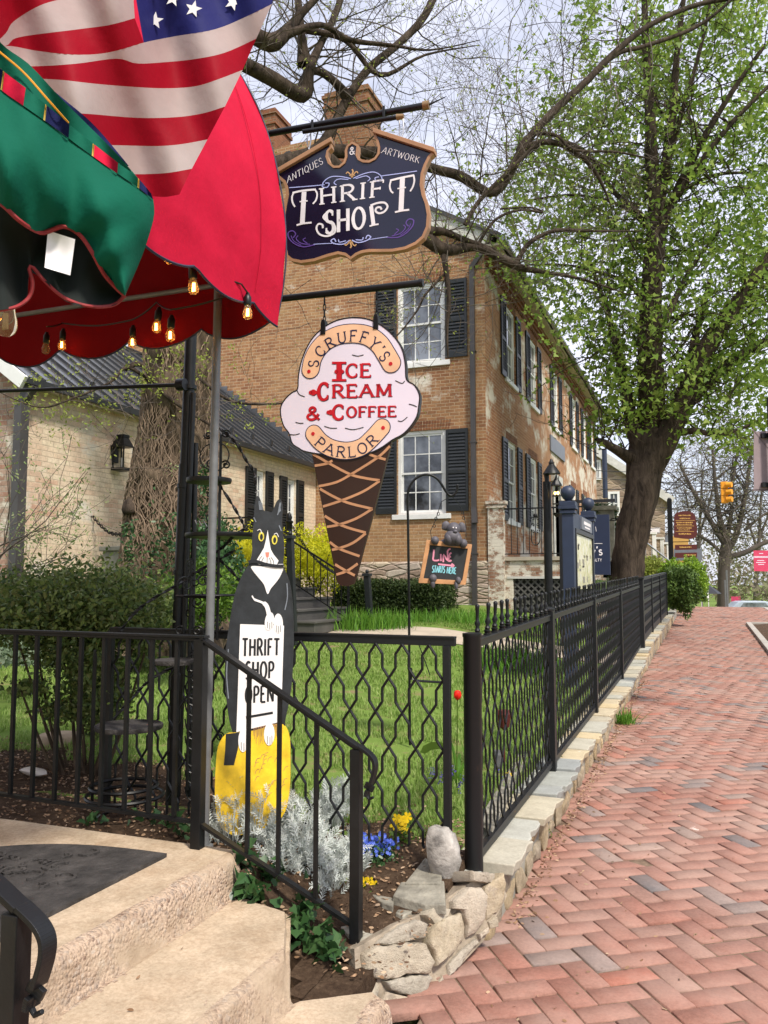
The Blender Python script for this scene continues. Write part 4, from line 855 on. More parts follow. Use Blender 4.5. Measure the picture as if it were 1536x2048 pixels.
for (a, b) in ((618, 300), (803, 252)):
    p = onSP(a, 262 if a < 700 else 240); q_ = onSP(a, b if a < 700 else b + 30)
    m.tube([p + Vector((0, 0, .03)), p + Vector((.01, 0, .02)), p.lerp(q_, .5) + Vector((.012, 0, 0)), q_, p.lerp(q_, .6) - Vector((.012, 0, 0)), p - Vector((.012, 0, -.01))], .004, 6)
m.build('snap_hook', K['chrome'], ts, smooth=True)
# ---------------------------------------------------------------- ice cream cone sign
cr = crop(540, 540, 3.2); IP = Plane(SP.w(0, 0, -.0), SP.u)
def cI(pts): return cr(IP, pts)
ts = thing('hanging_sign', 'ice cream cone shaped sign with red lettering, lower of the two hanging signs', 'sign', IP.w(*IP.st(695, 900)))
scoop = smooth_path([(184, 765), (190, 680), (215, 570), (270, 455), (345, 378), (435, 328), (540, 310), (645, 324), (735, 372), (805, 438), (852, 515), (872, 610), (880, 705), (930, 742), (962, 805), (958, 870), (945, 940), (900, 1010), (850, 1058), (790, 1090), (700, 1150), (560, 1200), (400, 1190), (240, 1166), (190, 1142), (150, 1112), (130, 1050), (95, 1000), (76, 930), (80, 872), (112, 822), (150, 788)], True, 4)
cone = [(268, 1150), (400, 1120), (640, 1100), (788, 1080), (745, 1240), (705, 1400), (655, 1590), (600, 1790), (556, 1960), (538, 2010), (505, 2024), (455, 2020), (432, 1995), (395, 1800), (350, 1570), (310, 1360)]
MB().prism(IP, cI(cone), -.012, .012).build('cone', K['cone'], ts)
m = MB()
for L_ in ([(278, 1178), (385, 1240), (520, 1310), (620, 1335), (706, 1348)], [(292, 1255), (365, 1242), (405, 1222)], [(772, 1130), (690, 1205), (520, 1312), (430, 1360), (318, 1386)], [(640, 1182), (690, 1200), (745, 1215)], [(325, 1402), (400, 1445), (500, 1490), (660, 1530)], [(706, 1352), (600, 1420), (460, 1478), (345, 1515)],
           [(356, 1575), (440, 1625), (520, 1655), (618, 1682)], [(660, 1530), (560, 1590), (450, 1630), (370, 1645)], [(388, 1742), (450, 1785), (578, 1832)], [(618, 1686), (540, 1745), (460, 1778), (402, 1792)], [(422, 1885), (490, 1925), (548, 1955)], [(566, 1880), (500, 1925), (430, 1950)]):
    m.ribbon(IP, smooth_path(cI(L_)), .0135, .0122, .0140)
m.build('waffle_lines', K['waffle'], ts)
MB().prism(IP, cI(scoop), -.016, .016).build('scoop', K['icecream'], ts)
m = MB(); m.ribbon(IP, cI(scoop), .007, -.0165, .0175, closed=True)
for L_ in ([(180, 770), (195, 800), (230, 815)], [(808, 712), (850, 730), (868, 715)], [(895, 862), (925, 870), (945, 880)], [(825, 968), (850, 972), (885, 945)], [(355, 1003), (395, 1015), (436, 1016)], [(487, 1015), (540, 1025), (605, 1010)], [(533, 548), (570, 556), (605, 548)], [(130, 1055), (165, 1058), (198, 1050)], [(172, 978), (198, 984), (222, 984)]):
    m.ribbon(IP, smooth_path(cI(L_)), .0045, .0162, .0176)
m.build('outline', K['blk'], ts)
ub = [(268, 640), (282, 575), (318, 510), (372, 458), (450, 422), (545, 412), (635, 428), (705, 478), (750, 545), (783, 602)]
lb = [(287, 1050), (335, 1105), (405, 1145), (500, 1160), (590, 1138), (655, 1085), (722, 1012)]
for path_, wd_ in ((ub, 116), (lb, 104)):
    pp = smooth_path(cI(path_), False, 6); w_ = wd_ / 3.2 / FPX * 4.55
    for (ww, mat, c) in ((w_ + .010, K['dknavy'], .0182), (w_, K['peach'], .0190)):
        m = MB(); m.ribbon(IP, pp, ww, .0162, c)
        for e in (pp[0], pp[-1]): m.prism(IP, [(e[0] + ww / 2 * math.cos(a), e[1] + ww / 2 * math.sin(a)) for a in [2 * PI * k / 24 for k in range(24)]], .0162, c + .0001)
        m.build('banner' if mat is K['peach'] else 'banner_edge', mat, ts)
m = MB()
ubt = [(a, b + 0) for a, b in [(318, 640), (322, 600), (350, 550), (400, 505), (460, 475), (540, 462), (610, 475), (660, 510), (700, 560), (735, 618)]]
text_arc(m, IP, "SCRUFFY'S", smooth_path(cI(ubt), False, 6), .0285 * 2.1, t=.12, c0=.0188, c1=.0205, serif=.11, tr=.22, s0=.015, s1=.96)
lbt = [(258, 1072), (320, 1145), (400, 1188), (500, 1202), (600, 1180), (680, 1120), (745, 1050)]
text_arc(m, IP, 'PARLOR', smooth_path(cI(lbt), False, 6), .0285 * 2.0, t=.12, c0=.0188, c1=.0205, serif=.11, tr=.3, s0=.10, s1=.90)
m.build('banner_lettering', K['dknavy'], ts)
def redtext(dx, c1): 
    m = MB()
    def R(s, q, **k): text(m, IP, s, [(a + dx, b - dx) for a, b in cI(q)], c0=.0162, c1=c1, **k)
    R('I', [(420, 712), (478, 712), (478, 597), (420, 597)], t=.30, serif=.20)
    R('CE', [(492, 692), (650, 688), (650, 606), (492, 608)], t=.21, serif=.11, nib=.35)
    R('C', [(312, 838), (385, 832), (385, 728), (312, 730)], t=.22, serif=.10, nib=.3)
    R('REAM', [(405, 822), (785, 812), (785, 735), (405, 740)], t=.21, serif=.11, nib=.35, tr=.16)
    R('&', [(240, 962), (328, 960), (328, 882), (240, 884)], t=.20)
    R('C', [(405, 962), (482, 958), (482, 868), (405, 870)], t=.22, serif=.1, nib=.3)
    R('OFFEE', [(495, 946), (812, 940), (812, 876), (495, 880)], t=.21, serif=.10, nib=.35, tr=.13)
    for cx_, cy_, r_ in ((432, 655, 13), (468, 655, 13), (450, 655, 18), (285, 788, 20), (268, 788, 13), (395, 915, 17), (380, 915, 12)):
        c = cI([(cx_, cy_)])[0]; r2 = r_ / 3.2 / FPX * 4.55; m.prism(IP, [(c[0] + dx + r2 * math.cos(a), c[1] - dx + r2 * math.sin(a)) for a in [2 * PI * k / 16 for k in range(16)]], .0162, c1 + .0003)
    b = cI([(300, 778), (330, 778), (330, 798), (300, 798)]); m.prism(IP, [(q[0] + dx, q[1] - dx) for q in b], .0162, c1 + .0002)
    b = cI([(385, 778), (385, 812), (368, 838), (352, 842)]); 
    return m
redtext(.0030, .0172).build('letter_shadow', K['dknavy'], ts)
redtext(0, .0182).build('lettering', K['letred'], ts)
m = MB()
for cx_, cy_ in ((258, 655), (779, 606), (284, 1052), (731, 1014)):
    c = cI([(cx_, cy_)])[0]; m.prism(IP, [(c[0] + .0105 * math.cos(a), c[1] + .0105 * math.sin(a)) for a in [2 * PI * k / 16 for k in range(16)]], .0188, .0208)
m.build('red_dot', K['letred'], ts)
for (a, b, c_) in ((348, 420, 182), (684, 385, 148)):
    m = MB(); p = IP.st(540 + a / 3.2, 540 + b / 3.2); q_ = IP.st(540 + a / 3.2, 540 + (b - 85) / 3.2)
    m.prism(IP, [(p[0] - .014, p[1]), (p[0] + .014, p[1]), (p[0] + .014, q_[1] - .01), (p[0] + .008, q_[1] + .01), (p[0] - .008, q_[1] + .01), (p[0] - .014, q_[1] - .01)], -.024, .024)
    m.build('strap', K['iron'], ts, bevel=.002)
    m = MB(); top = IP.st(540 + a / 3.2, 540 + c_ / 3.2); n_ = 4
    for i in range(n_):
        z_a = lerp(q_[1], top[1], i / n_); z_b = lerp(q_[1], top[1], (i + 1) / n_); zc_ = (z_a + z_b) / 2; h_ = (z_b - z_a) / 2 + .006; ang = (PI / 2) * (i % 2)
        ring = []
        for k in range(11): th_ = 2 * PI * k / 10; ring.append(IP.w(q_[0] + .007 * math.cos(th_) * math.cos(ang), zc_ + h_ * math.sin(th_), .007 * math.cos(th_) * math.sin(ang)))
        m.tube(ring, .0028, 5, cap=False)
    m.tube([IP.w(top[0], top[1] - .01), IP.w(top[0], top[1] + .045)], .004, 6)
    m.build('chain', K['iron'], ts, smooth=True)
# ---------------------------------------------------------------- painted cat sign
CO = P(500, 1660, d=3.78); CP = Plane(CO, Vector(RGT) + Vector((0, .06, 0)), (0.0, .045, 1)); cr = crop(380, 920, 2.626)
def cC(pts): return cr(CP, pts)
ct = thing('cat_sign', 'tall painted wooden black and white cat on yellow cushion holding THRIFT SHOP OPEN board', 'sign', CO)
body = smooth_path([(318, 192), (308, 240), (305, 330), (298, 420), (300, 480), (284, 545), (248, 605), (216, 690), (196, 790), (184, 880), (174, 960), (168, 1060), (172, 1180), (185, 1300), (205, 1400), (240, 1450), (360, 1460), (480, 1440), (488, 1380), (505, 1290), (520, 1180), (527, 1010), (525, 860), (515, 730), (500, 645), (480, 592), (464, 552), (468, 480), (462, 400), (454, 330), (457, 250), (444, 206), (422, 222), (402, 272), (378, 268), (356, 262), (342, 220), (330, 190)], True, 3)
MB().prism(CP, cC(body), -.018, 0).build('body_board', K['catblack'], ct)
m = MB()
cush = smooth_path([(128, 1760), (130, 1600), (140, 1500), (175, 1440), (230, 1428), (330, 1420), (430, 1390), (480, 1392), (512, 1450), (520, 1560), (518, 1760), (480, 1880), (360, 1950), (220, 1965), (150, 1900)], True, 3)
MB().prism(CP, cC(cush), -.019, .003).build('cushion_board', K['catyellow'], ct)
m = MB(); m.prism(CP, cC([(245, 860), (475, 872), (468, 1376), (235, 1427)]), .0005, .0055); m.build('placard', K['catwhite'], ct)
m = MB(); W = .0005
m.prism(CP, cC(smooth_path([(300, 556), (380, 560), (465, 548), (456, 600), (432, 640), (402, 676), (385, 705), (366, 655), (334, 615), (306, 580)], True, 3)), W, .003); m.build('bib', K['catwhite'], ct); m = MB()
m.prism(CP, cC([(380, 368), (390, 430), (398, 470), (412, 495), (440, 530), (430, 556), (340, 550), (318, 536), (340, 500), (362, 462), (372, 420)]), W, .0034); m.build('muzzle', K['catwhite'], ct); m = MB()
m.ribbon(CP, smooth_path(cC([(304, 712), (318, 732), (350, 745), (378, 762), (392, 800), (400, 850)])), [.006] * 5 + [.010] * 8 + [.020] * 13, W, .0036)
def ell(m, cx_, cy_, rx, ry, c0, c1, rot=0.):
    c = math.cos(rot); s = math.sin(rot)
    m.prism(CP, cC([(cx_ + rx * math.cos(a) * c - ry * math.sin(a) * s, cy_ + rx * math.cos(a) * s + ry * math.sin(a) * c) for a in [2 * PI * k / 20 for k in range(20)]]), c0, c1)
ell(m, 398, 848, 24, 48, W, .0075, .12); m.build('foreleg', K['catwhite'], ct)
for q_ in ((445, 860, 24, 52, W, .0072, -.05), (272, 1470, 26, 62, W, .0065), (408, 1440, 28, 60, W, .0065)): m = MB(); ell(m, *q_); m.build('paw', K['catwhite'], ct)
m = MB()
m.prism(CP, cC([(328, 212), (350, 262), (334, 262)]), W, .0024); m.prism(CP, cC([(440, 222), (448, 268), (430, 285)]), W, .0024)
for L_ in ([(335, 215), (352, 262), (345, 225)], [(430, 290), (440, 260), (446, 225)], [(440, 345), (452, 375)], [(318, 325), (306, 300)], [(486, 650), (490, 720), (478, 790)], [(185, 990), (178, 1120), (190, 1250)]): m.ribbon(CP, smooth_path(cC(L_)), .005, W, .0028)
for x in (385, 398, 410, 438, 448, 458, 262, 274, 284, 398, 410, 420):
    y = 885 if x in (385, 398, 410) and x < 412 else 900; 
m.build('brush_strokes', K['catgrey'], ct)
m = MB()
for (x, y) in ((388, 850), (400, 856), (411, 850), (437, 870), (447, 874), (457, 870)): m.ribbon(CP, cC([(x, y), (x + 1, y + 34)]), .0022, .007, .0082)
for (x, y) in ((262, 1480), (276, 1485), (398, 1450), (412, 1455), (422, 1448)): m.ribbon(CP, cC([(x, y), (x + 1, y + 42)]), .0022, .0062, .0072)
for L_ in ([(352, 505), (340, 522), (336, 545)], [(362, 512), (352, 532), (350, 552)], [(400, 512), (412, 530), (416, 552)], [(392, 515), (400, 538), (400, 556)], [(380, 505), (380, 545)]): m.ribbon(CP, smooth_path(cC(L_)), .0025, .003, .0042)
m.build('dark_lines', K['blk'], ct)
for (x, y) in ((347, 402), (417, 420)):
    m = MB(); ell(m, x, y, 15, 25, W, .0036); e_ = m.build('eye', K['cateye'], ct); m = MB(); ell(m, x + 1, y + 2, 8, 16, .0036, .0044); m.build('pupil', K['blk'], e_)
m = MB()
for (x, y) in ((340, 380), (428, 402)): m.ribbon(CP, smooth_path(cC([(x - 14, y - 10), (x, y - 16), (x + 10, y + 4)])), .003, W, .0038)
m.build('eyelash', K['catwhite'], ct)
m = MB(); m.prism(CP, cC([(370, 485), (391, 485), (388, 508), (380, 514), (373, 506)]), .003, .0044); m.build('nose', K['pink'], ct)
m = MB(); m.ribbon(CP, smooth_path(cC([(282, 535), (320, 532), (370, 548), (420, 558), (468, 560)])), .016, .001, .008); m.build('strap', K['blk'], ct)
m = MB(); 
for s, q in (('THRIFT', [(258, 1028), (454, 1026), (454, 942), (258, 938)]), ('SHOP', [(278, 1150), (426, 1146), (426, 1062), (278, 1058)]), ('OPEN', [(278, 1276), (428, 1268), (428, 1186), (278, 1190)])): text(m, CP, s, cC(q), t=.13, c0=.005, c1=.0068, tr=.17)
m.ribbon(CP, cC([(284, 1350), (425, 1328)]), .011, .005, .0068); m.build('lettering', K['blk'], ct)
m = MB(); m.prism(CP, cC([(180, 1436), (252, 1428), (244, 1520), (225, 1600), (172, 1600), (178, 1520)]), .0032, .0045)
m.build('tail_paint', K['catblack'], ct)
m = MB(); random.seed(4)
for k in range(34): x = 325 + k * 4.4; m.ribbon(CP, cC([(x, 1412 - k * .5), (x + random.uniform(-3, 3), 1440 + random.uniform(0, 60))]), .0016, .0032, .0042)
for k in range(22):
    x, y = random.uniform(330, 490), random.uniform(1540, 1720); m.ribbon(CP, smooth_path(cC([(x, y + 20), (x + 8, y), (x + 22, y - 6)])), .0022, .0032, .0042)
for k in range(12): x = 320 + k * 13; m.ribbon(CP, smooth_path(cC([(x, 1395 - k), (x + 5, 1410 - k), (x + 10, 1395 - k)])), .004, .0032, .0044)
m.build('fringe_paint', K['signwood'], ct)
# ---------------------------------------------------------------- shepherd hook and chalk board
HD = 6.15
def H(px, py, dd=0.): return P(px, py, d=HD + dd)
t = thing('shepherd_hook', 'tall thin black shepherd hook standing in the lawn', 'hook', (H(820, 1475)))
pts = [(820, 1490), (819, 1380), (818, 1200), (816, 1040), (815, 1000), (817, 980), (824, 965), (836, 954), (850, 949), (864, 951), (876, 959), (884, 970), (890, 980), (897, 989), (903, 991), (909, 988), (914, 979), (915, 972)]
m = MB(); m.tube([H(a, b) for a, b in [(820, 1490), (819, 1380), (818, 1200), (816, 1040)]] + [Vector(q) for q in smooth_path([tuple(H(a, b)) for a, b in pts[3:]], False, 4)], .0095, 8)
m.ball(H(915, 971), .012, 8); m.build('rod', K['iron'], t, smooth=True)
m = MB(); m.tube([H(822, 1336), H(823, 1358), H(840, 1362), H(888, 1365)], .009, 6); m.tube([H(838, 1290), H(860, 1350)], .004, 5); m.build('foot_bar', K['iron'], t)
m = MB(); m.tube([H(818 + 8 * math.sin(k * .7) * (1 - k / 16) + 6, 1280 - 6 * math.cos(k * .7) * (1 - k / 16)) for k in range(14)], .003, 5); m.build('wire_curl', K['iron'], t)
BP = Plane(H(890, 1120), Vector(RGT)); cr = crop(740, 860, 3.072)
def cB(p): return cr(BP, p)
cbd = thing('chalkboard', 'small tilted chalkboard with pine frame reading LINE STARTS HERE, held by grey dog', 'sign', H(890, 1120))
MB().prism(BP, cB([(362, 700), (602, 722), (570, 930), (326, 912)]), -.006, .006).build('slate', K['chalk'], cbd)
m = MB(); fr = [[(346, 676), (628, 704), (602, 730), (362, 706)], [(604, 706), (626, 708), (588, 948), (562, 946)], [(300, 910), (572, 926), (586, 952), (298, 940)], [(346, 678), (370, 700), (328, 914), (300, 938)]]
for i, q in enumerate(fr): m.prism(BP, cB(q), -.012 - i * .0004, .013 + i * .0004)
m.build('frame', K['frame_wood'], cbd, bevel=.002)
m = MB()
for L_ in ([(392, 735), (390, 770), (388, 798), (410, 802), (425, 798)], [(434, 762), (436, 805)], [(450, 812), (452, 765), (478, 805), (476, 745), (494, 730)], [(492, 758), (484, 780), (485, 806), (500, 800)], [(484, 782), (497, 778)], [(490, 760), (500, 755)], [(418, 824), (470, 830), (512, 834)], [(500, 822), (515, 834), (498, 844)]): m.ribbon(BP, smooth_path(cB(L_), False, 3), .012, .006, .0075)
m.build('chalk_word', K['chalkpink'], cbd)
m = MB(); text(m, BP, 'STARTS', cB([(380, 874), (458, 878), (462, 838), (384, 834)]), t=.14, c0=.006, c1=.0075, tr=.1); text(m, BP, 'HERE', cB([(470, 880), (528, 884), (530, 846), (474, 842)]), t=.14, c0=.006, c1=.0075, tr=.1); m.build('chalk_word', K['chalkblue'], cbd)
def bw(a, b, c=0.): s, t_ = cB([(a, b)])[0]; return BP.w(s, t_, c)
dg = MB(); u = 1 / 3.072 / FPX * HD
def dball(a, b, c, rx, ry, rz, n=14):
    k = 9; o = bw(a, b, c); vs = []
    for i in range(k + 1):
        for j in range(n):
            th_ = PI * i / k; ph = 2 * PI * j / n; vs.append(o + BP.u * (rx * u * math.sin(th_) * math.cos(ph)) + BP.n * (rz * u * math.sin(th_) * math.sin(ph)) + BP.v * (ry * u * math.cos(th_)))
    dg.add(vs, [(i * n + j, (i + 1) * n + j, (i + 1) * n + (j + 1) % n, i * n + (j + 1) % n) for i in range(k) for j in range(n)])
dball(512, 610, .03, 42, 42, 40); dball(505, 660, .045, 52, 44, 44); dball(480, 672, .062, 26, 34, 30); dball(535, 676, .062, 26, 34, 30); dball(518, 628, .085, 14, 11, 12)
dball(466, 590, .01, 26, 30, 14); dball(562, 598, .01, 24, 32, 14); dball(450, 600, .01, 10, 14, 10); dball(578, 612, .01, 10, 18, 10)
dball(398, 680, .03, 25, 26, 26); dball(571, 698, .03, 25, 28, 26); dball(511, 690, .0, 80, 30, 20)
dg.build('dog_figure', K['dog'], cbd, smooth=True); dg = MB(); dball(385, 912, .03, 24, 26, 22); dball(384, 945, .03, 15, 30, 16); dg.build('paw', K['dog'], cbd, smooth=True); dg = MB(); dball(540, 925, .03, 18, 24, 20); dball(528, 955, .03, 12, 28, 14); dg.build('paw', K['dog'], cbd, smooth=True)
m = MB(); 
for (x, y) in ((506, 604), (524, 606)): dd = bw(x, y, .075); m.ball(dd, .006, 8)
m.build('eye', K['signwhite'], cbd)
m = MB(); m.tube([bw(378, 670, .0), bw(372, 620), bw(400, 560), bw(420, 500), bw(440, 440), bw(500, 404), bw(545, 450), bw(572, 500), bw(590, 590), bw(590, 660)], .0028, 5)
for c_ in ((405, 545), (420, 515), (575, 540), (568, 505), (395, 590)): m.tube([bw(c_[0] + 8 * math.cos(k * .8), c_[1] + 10 * math.sin(k * .8)) for k in range(9)], .0026, 5)
m.build('wire', K['iron'], cbd)
# ---------------------------------------------------------------- the big brick house
XB, YB = -4.3, 17.17; YE = 36.8; XL = -13.8; ZE = 9.0
GP = Plane((0, YB, 0), (1, 0, 0)); FP = Plane((XB, 0, 0), (0, 1, 0))
def pbox(m, pl, a0, a1, b0, b1, c0, c1, mi=0):
    return m.add([pl.w(a, b, c) for c in (c0, c1) for a, b in ((a0, b0), (a1, b0), (a1, b1), (a0, b1))], [(3, 2, 1, 0), (4, 5, 6, 7), (0, 1, 5, 4), (1, 2, 6, 5), (2, 3, 7, 6), (3, 0, 4, 7)], mi)
def wall_holes(m, pl, a0, a1, b0, b1, holes, depth=.13):
    A = sorted({a0, a1, *[h[0] for h in holes], *[h[1] for h in holes]}); B = sorted({b0, b1, *[h[2] for h in holes], *[h[3] for h in holes]})
    for i in range(len(A) - 1):
        for j in range(len(B) - 1):
            ac, bc = (A[i] + A[i + 1]) / 2, (B[j] + B[j + 1]) / 2
            if any(h[0] < ac < h[1] and h[2] < bc < h[3] for h in holes): continue
            m.add([pl.w(A[i], B[j]), pl.w(A[i + 1], B[j]), pl.w(A[i + 1], B[j + 1]), pl.w(A[i], B[j + 1])], [(0, 1, 2, 3)])
    for (x0, x1, z0, z1) in holes:
        for q in (((x0, z0), (x0, z1)), ((x0, z1), (x1, z1)), ((x1, z1), (x1, z0)), ((x1, z0), (x0, z0))):
            m.add([pl.w(*q[0]), pl.w(*q[1]), pl.w(*q[1], -depth), pl.w(*q[0], -depth)], [(0, 1, 2, 3)])
def window(par, pl, a0, a1, b0, b1, cols=3, rows=2, sill=True, cas=.075, nm='window'):
    """opening a0..a1, b0..b1"""
    m = MB(); c = -.035
    pbox(m, pl, a0, a0 + cas, b0, b1, -.12, c); pbox(m, pl, a1 - cas, a1, b0, b1, -.12, c); pbox(m, pl, a0 + cas, a1 - cas, b1 - cas, b1, -.12, c - .002); pbox(m, pl, a0 + cas, a1 - cas, b0, b0 + .05, -.12, c - .002)
    f = m.build(nm, K['white'], par, bevel=.004)
    x0, x1, z0, z1 = a0 + cas, a1 - cas, b0 + .05, b1 - cas; zm = (z0 + z1) / 2
    m = MB()
    for (za, zb_, cc) in ((z0, zm + .02, -.085), (zm - .02, z1, -.055)):
        s = .042
        pbox(m, pl, x0, x0 + s, za, zb_, cc - .03, cc); pbox(m, pl, x1 - s, x1, za, zb_, cc - .03, cc); pbox(m, pl, x0 + s, x1 - s, za, za + s, cc - .03, cc - .001); pbox(m, pl, x0 + s, x1 - s, zb_ - s, zb_, cc - .03, cc - .001)
        for k in range(1, cols): a = lerp(x0, x1, k / cols); pbox(m, pl, a - .011, a + .011, za + s, zb_ - s, cc - .025, cc - .004)
        for k in range(1, rows): b = lerp(za, zb_, k / rows); pbox(m, pl, x0 + s, x1 - s, b - .011, b + .011, cc - .024, cc - .006)
    m.build('sash', K['white'], f)
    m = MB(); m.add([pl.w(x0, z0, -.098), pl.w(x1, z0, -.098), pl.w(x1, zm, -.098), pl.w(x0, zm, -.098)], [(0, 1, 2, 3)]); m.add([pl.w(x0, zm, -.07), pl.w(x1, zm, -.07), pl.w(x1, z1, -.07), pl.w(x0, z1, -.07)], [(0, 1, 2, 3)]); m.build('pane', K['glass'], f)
    if sill: m = MB(); pbox(m, pl, a0 - .12, a1 + .12, b0 - .115, b0 - .002, -.10, .055); m.build('sill', K['white'], f, bevel=.006)
    return f
def shutter(par, pl, a0, a1, b0, b1, c=.012, slats=26, tip=0.):
    m = MB(); s = .055; t = .035
    def w_(a, b, cc): return (a, b, cc + tip * (a - a0) / (a1 - a0))
    def bx(x0, x1, z0, z1, c0, c1):
        vs = []
        for cc in (c0, c1):
            for a, b in ((x0, z0), (x1, z0), (x1, z1), (x0, z1)): vs.append(pl.w(*w_(a, b, cc)))
        m.add(vs, [(3, 2, 1, 0), (4, 5, 6, 7), (0, 1, 5, 4), (1, 2, 6, 5), (2, 3, 7, 6), (3, 0, 4, 7)])
    bx(a0, a0 + s, b0, b1, c, c + t); bx(a1 - s, a1, b0, b1, c, c + t); zm = lerp(b0, b1, .48)
    for z0, z1 in ((b0, b0 + .13), (zm - .04, zm + .04), (b1 - .09, b1)): bx(a0 + s, a1 - s, z0, z1, c, c + t - .002)
    for lo, hi in ((b0 + .13, zm - .04), (zm + .04, b1 - .09)):
        k = max(5, int((hi - lo) / ((b1 - b0) / slats)))
        for i in range(k):
            z = lerp(lo, hi, (i + .5) / k); h = (hi - lo) / k
            m.add([pl.w(*w_(a0 + s, z - h * .5, c + t - .004)), pl.w(*w_(a1 - s, z - h * .5, c + t - .004)), pl.w(*w_(a1 - s, z + h * .35, c + .006)), pl.w(*w_(a0 + s, z + h * .35, c + .006))], [(0, 1, 2, 3)])
    bx(a0 + s, a1 - s, b0 + .1, b1 - .05, c, c + .004)
    return m.build('shutter', K['shutter'], par)
house = thing('brick_house', 'large two storey tan and orange brick house with black shutters behind the lawn', 'house', (XB, YB, 1.1))
gw = [(-6.33, -5.21, 6.50, 8.32), (-6.33, -5.21, 3.10, 4.96)]
m = MB(); wall_holes(m, GP, XL, XB, 1.9, ZE, gw)
pent = [(XB, ZE), (XB - .02, 9.15), (-9.05, 11.9), (XL, 9.1), (XL, ZE)]
m.add([GP.w(a, b) for a, b in pent], [(0, 1, 2, 3, 4)]); 
m.add([GP.w(a, b, -.4) for a, b in [(XL, ZE), (XB, ZE), (-9.05, 11.9)]], [(2, 1, 0)])
pbox(m, GP, -9.6, -8.2, 11.2, 12.25, -.35, .003)
m.build('wall', K['gable_brick'], house)
m = MB(); pbox(m, GP, XL, XB + .02, .6, 2.02, -.3, .04); m.add([GP.w(XL, 2.02, .04), GP.w(XB + .02, 2.02, .04), GP.w(XB, 2.06, .0), GP.w(XL, 2.06, .0)], [(0, 1, 2, 3)])
m.build('foundation', K['rubble'], house)
fyc = [19.72, 22.62, 26.35, 30.3, 33.2, 35.6]
fw = [(y - .56, y + .56, 6.50, 8.36) for y in fyc] + [(y - .56, y + .56, 3.08, 5.0) for y in (19.72, 22.42, 29.9, 33.0)] + [(25.4, 26.6, 2.2, 4.7)]
m = MB(); wall_holes(m, FP, YB, YE, .5, ZE + .02, fw); m.build('wall', K['facade_brick'], house)
MB().add([(XL, YE, 0), (XB, YE, 0), (XB, YE, 9.1), (-9.05, YE, 11.9), (XL, YE, 9.1)], [(0, 4, 3, 2, 1)]).add([(XL, YB, 0), (XL, YE, 0), (XL, YE, 9), (XL, YB, 9)], [(0, 3, 2, 1)]).build('wall', K['facade_brick'], house)
for h in gw:
    window(house, GP, *h); shutter(house, GP, h[1] + .015, h[1] + .515, h[2] + .04, h[3] - .02); shutter(house, GP, h[0] - .515, h[0] - .015, h[2] + .02, h[3] - .03)
    m = MB(); n_ = 21
    for k in range(n_):
        a = lerp(h[0] - .10, h[1] + .10, (k + .5) / n_); f = (k - n_ / 2 + .5) * .004
        m.prism(GP, [(a - .024, h[3] + .006), (a + .024, h[3] + .006), (a + .024 + f, h[3] + .215), (a - .024 + f, h[3] + .215)], -.02, .004)
    m.build('lintel', K['paver_wall'] if 'paver_wall' in K else K['chim_brick'], house)
for i, h in enumerate(fw[:10]):
    window(house, FP, *h); shutter(house, FP, h[0] - .53, h[0] - .02, h[2] - .04, h[3] - .02, tip=-.0); shutter(house, FP, h[1] + .02, h[1] + .53, h[2] - .04, h[3] - .02)
    m = MB(); n_ = 19
    for k in range(n_):
        a = lerp(h[0] - .08, h[1] + .08, (k + .5) / n_); m.prism(FP, [(a - .026, h[3] + .006), (a + .026, h[3] + .006), (a + .026, h[3] + .2), (a - .026, h[3] + .2)], -.02, .004)
    m.build('lintel', K['chim_brick_y'], house)
m = MB(); pbox(m, FP, 25.4, 26.6, 2.2, 4.7, -.14, -.1); pbox(m, FP, 25.3, 25.4, 2.2, 4.8, -.1, .05); pbox(m, FP, 26.6, 26.7, 2.2, 4.8, -.1, .05); pbox(m, FP, 25.2, 26.8, 4.7, 4.95, -.1, .12)
m.build('door', K['white_old'], house)
# roof, cornice, gutter, rake boards
sl_ = .555
m = MB(); m.add([(XB + .42, YB - .22, 9.02), (XB + .42, YE + .2, 9.02), (-9.05, YE + .2, 9.02 + 5.17 * sl_), (-9.05, YB - .22, 9.02 + 5.17 * sl_), (XL - .42, YE + .2, 9.02), (XL - .42, YB - .22, 9.02)], [(0, 1, 2, 3), (3, 2, 4, 5)])
m.add([(XB + .42, YB - .22, 9.09), (XB + .42, YE + .2, 9.09), (-9.05, YE + .2, 9.09 + 5.17 * sl_), (-9.05, YB - .22, 9.09 + 5.17 * sl_), (XL - .42, YE + .2, 9.09), (XL - .42, YB - .22, 9.09)], [(0, 1, 2, 3), (3, 2, 4, 5)])
m.bar((XB + .42, YB - .22, 9.055), (-9.05, YB - .22, 9.055 + 5.17 * sl_), .03, .09); m.bar((XL - .42, YB - .22, 9.055), (-9.05, YB - .22, 9.055 + 5.17 * sl_), .03, .09)
m.build('roof', K['roofs'], house)
m = MB(); m.bar((XB + .1, YB - .10, 9.02), (-9.05, YB - .10, 9.02 + 4.85 * sl_), .16, .30); m.bar((XL - .1, YB - .10, 9.02), (-9.05, YB - .10, 9.02 + 4.85 * sl_), .16, .30)
m.build('rake_board', K['white_old'], house)
m = MB()
for k, (c0, z0, z1) in enumerate(((.0, 8.62, 8.70), (.0, 8.70, 8.78), (.0, 8.78, 8.88))): pbox(m, FP, YB + .03, YE, z0, z1, -.02, .05 + .05 * k)
for k in range(98): y = YB + .1 + k * .2; pbox(m, FP, y, y + .1, 8.56, 8.62, -.02, .045)
m.build('cornice', K['chim_brick_y'], house)
MB().box(XB, XB + .38, YB - .15, YE + .1, 8.88, 8.93).build('soffit', K['tan'], house)
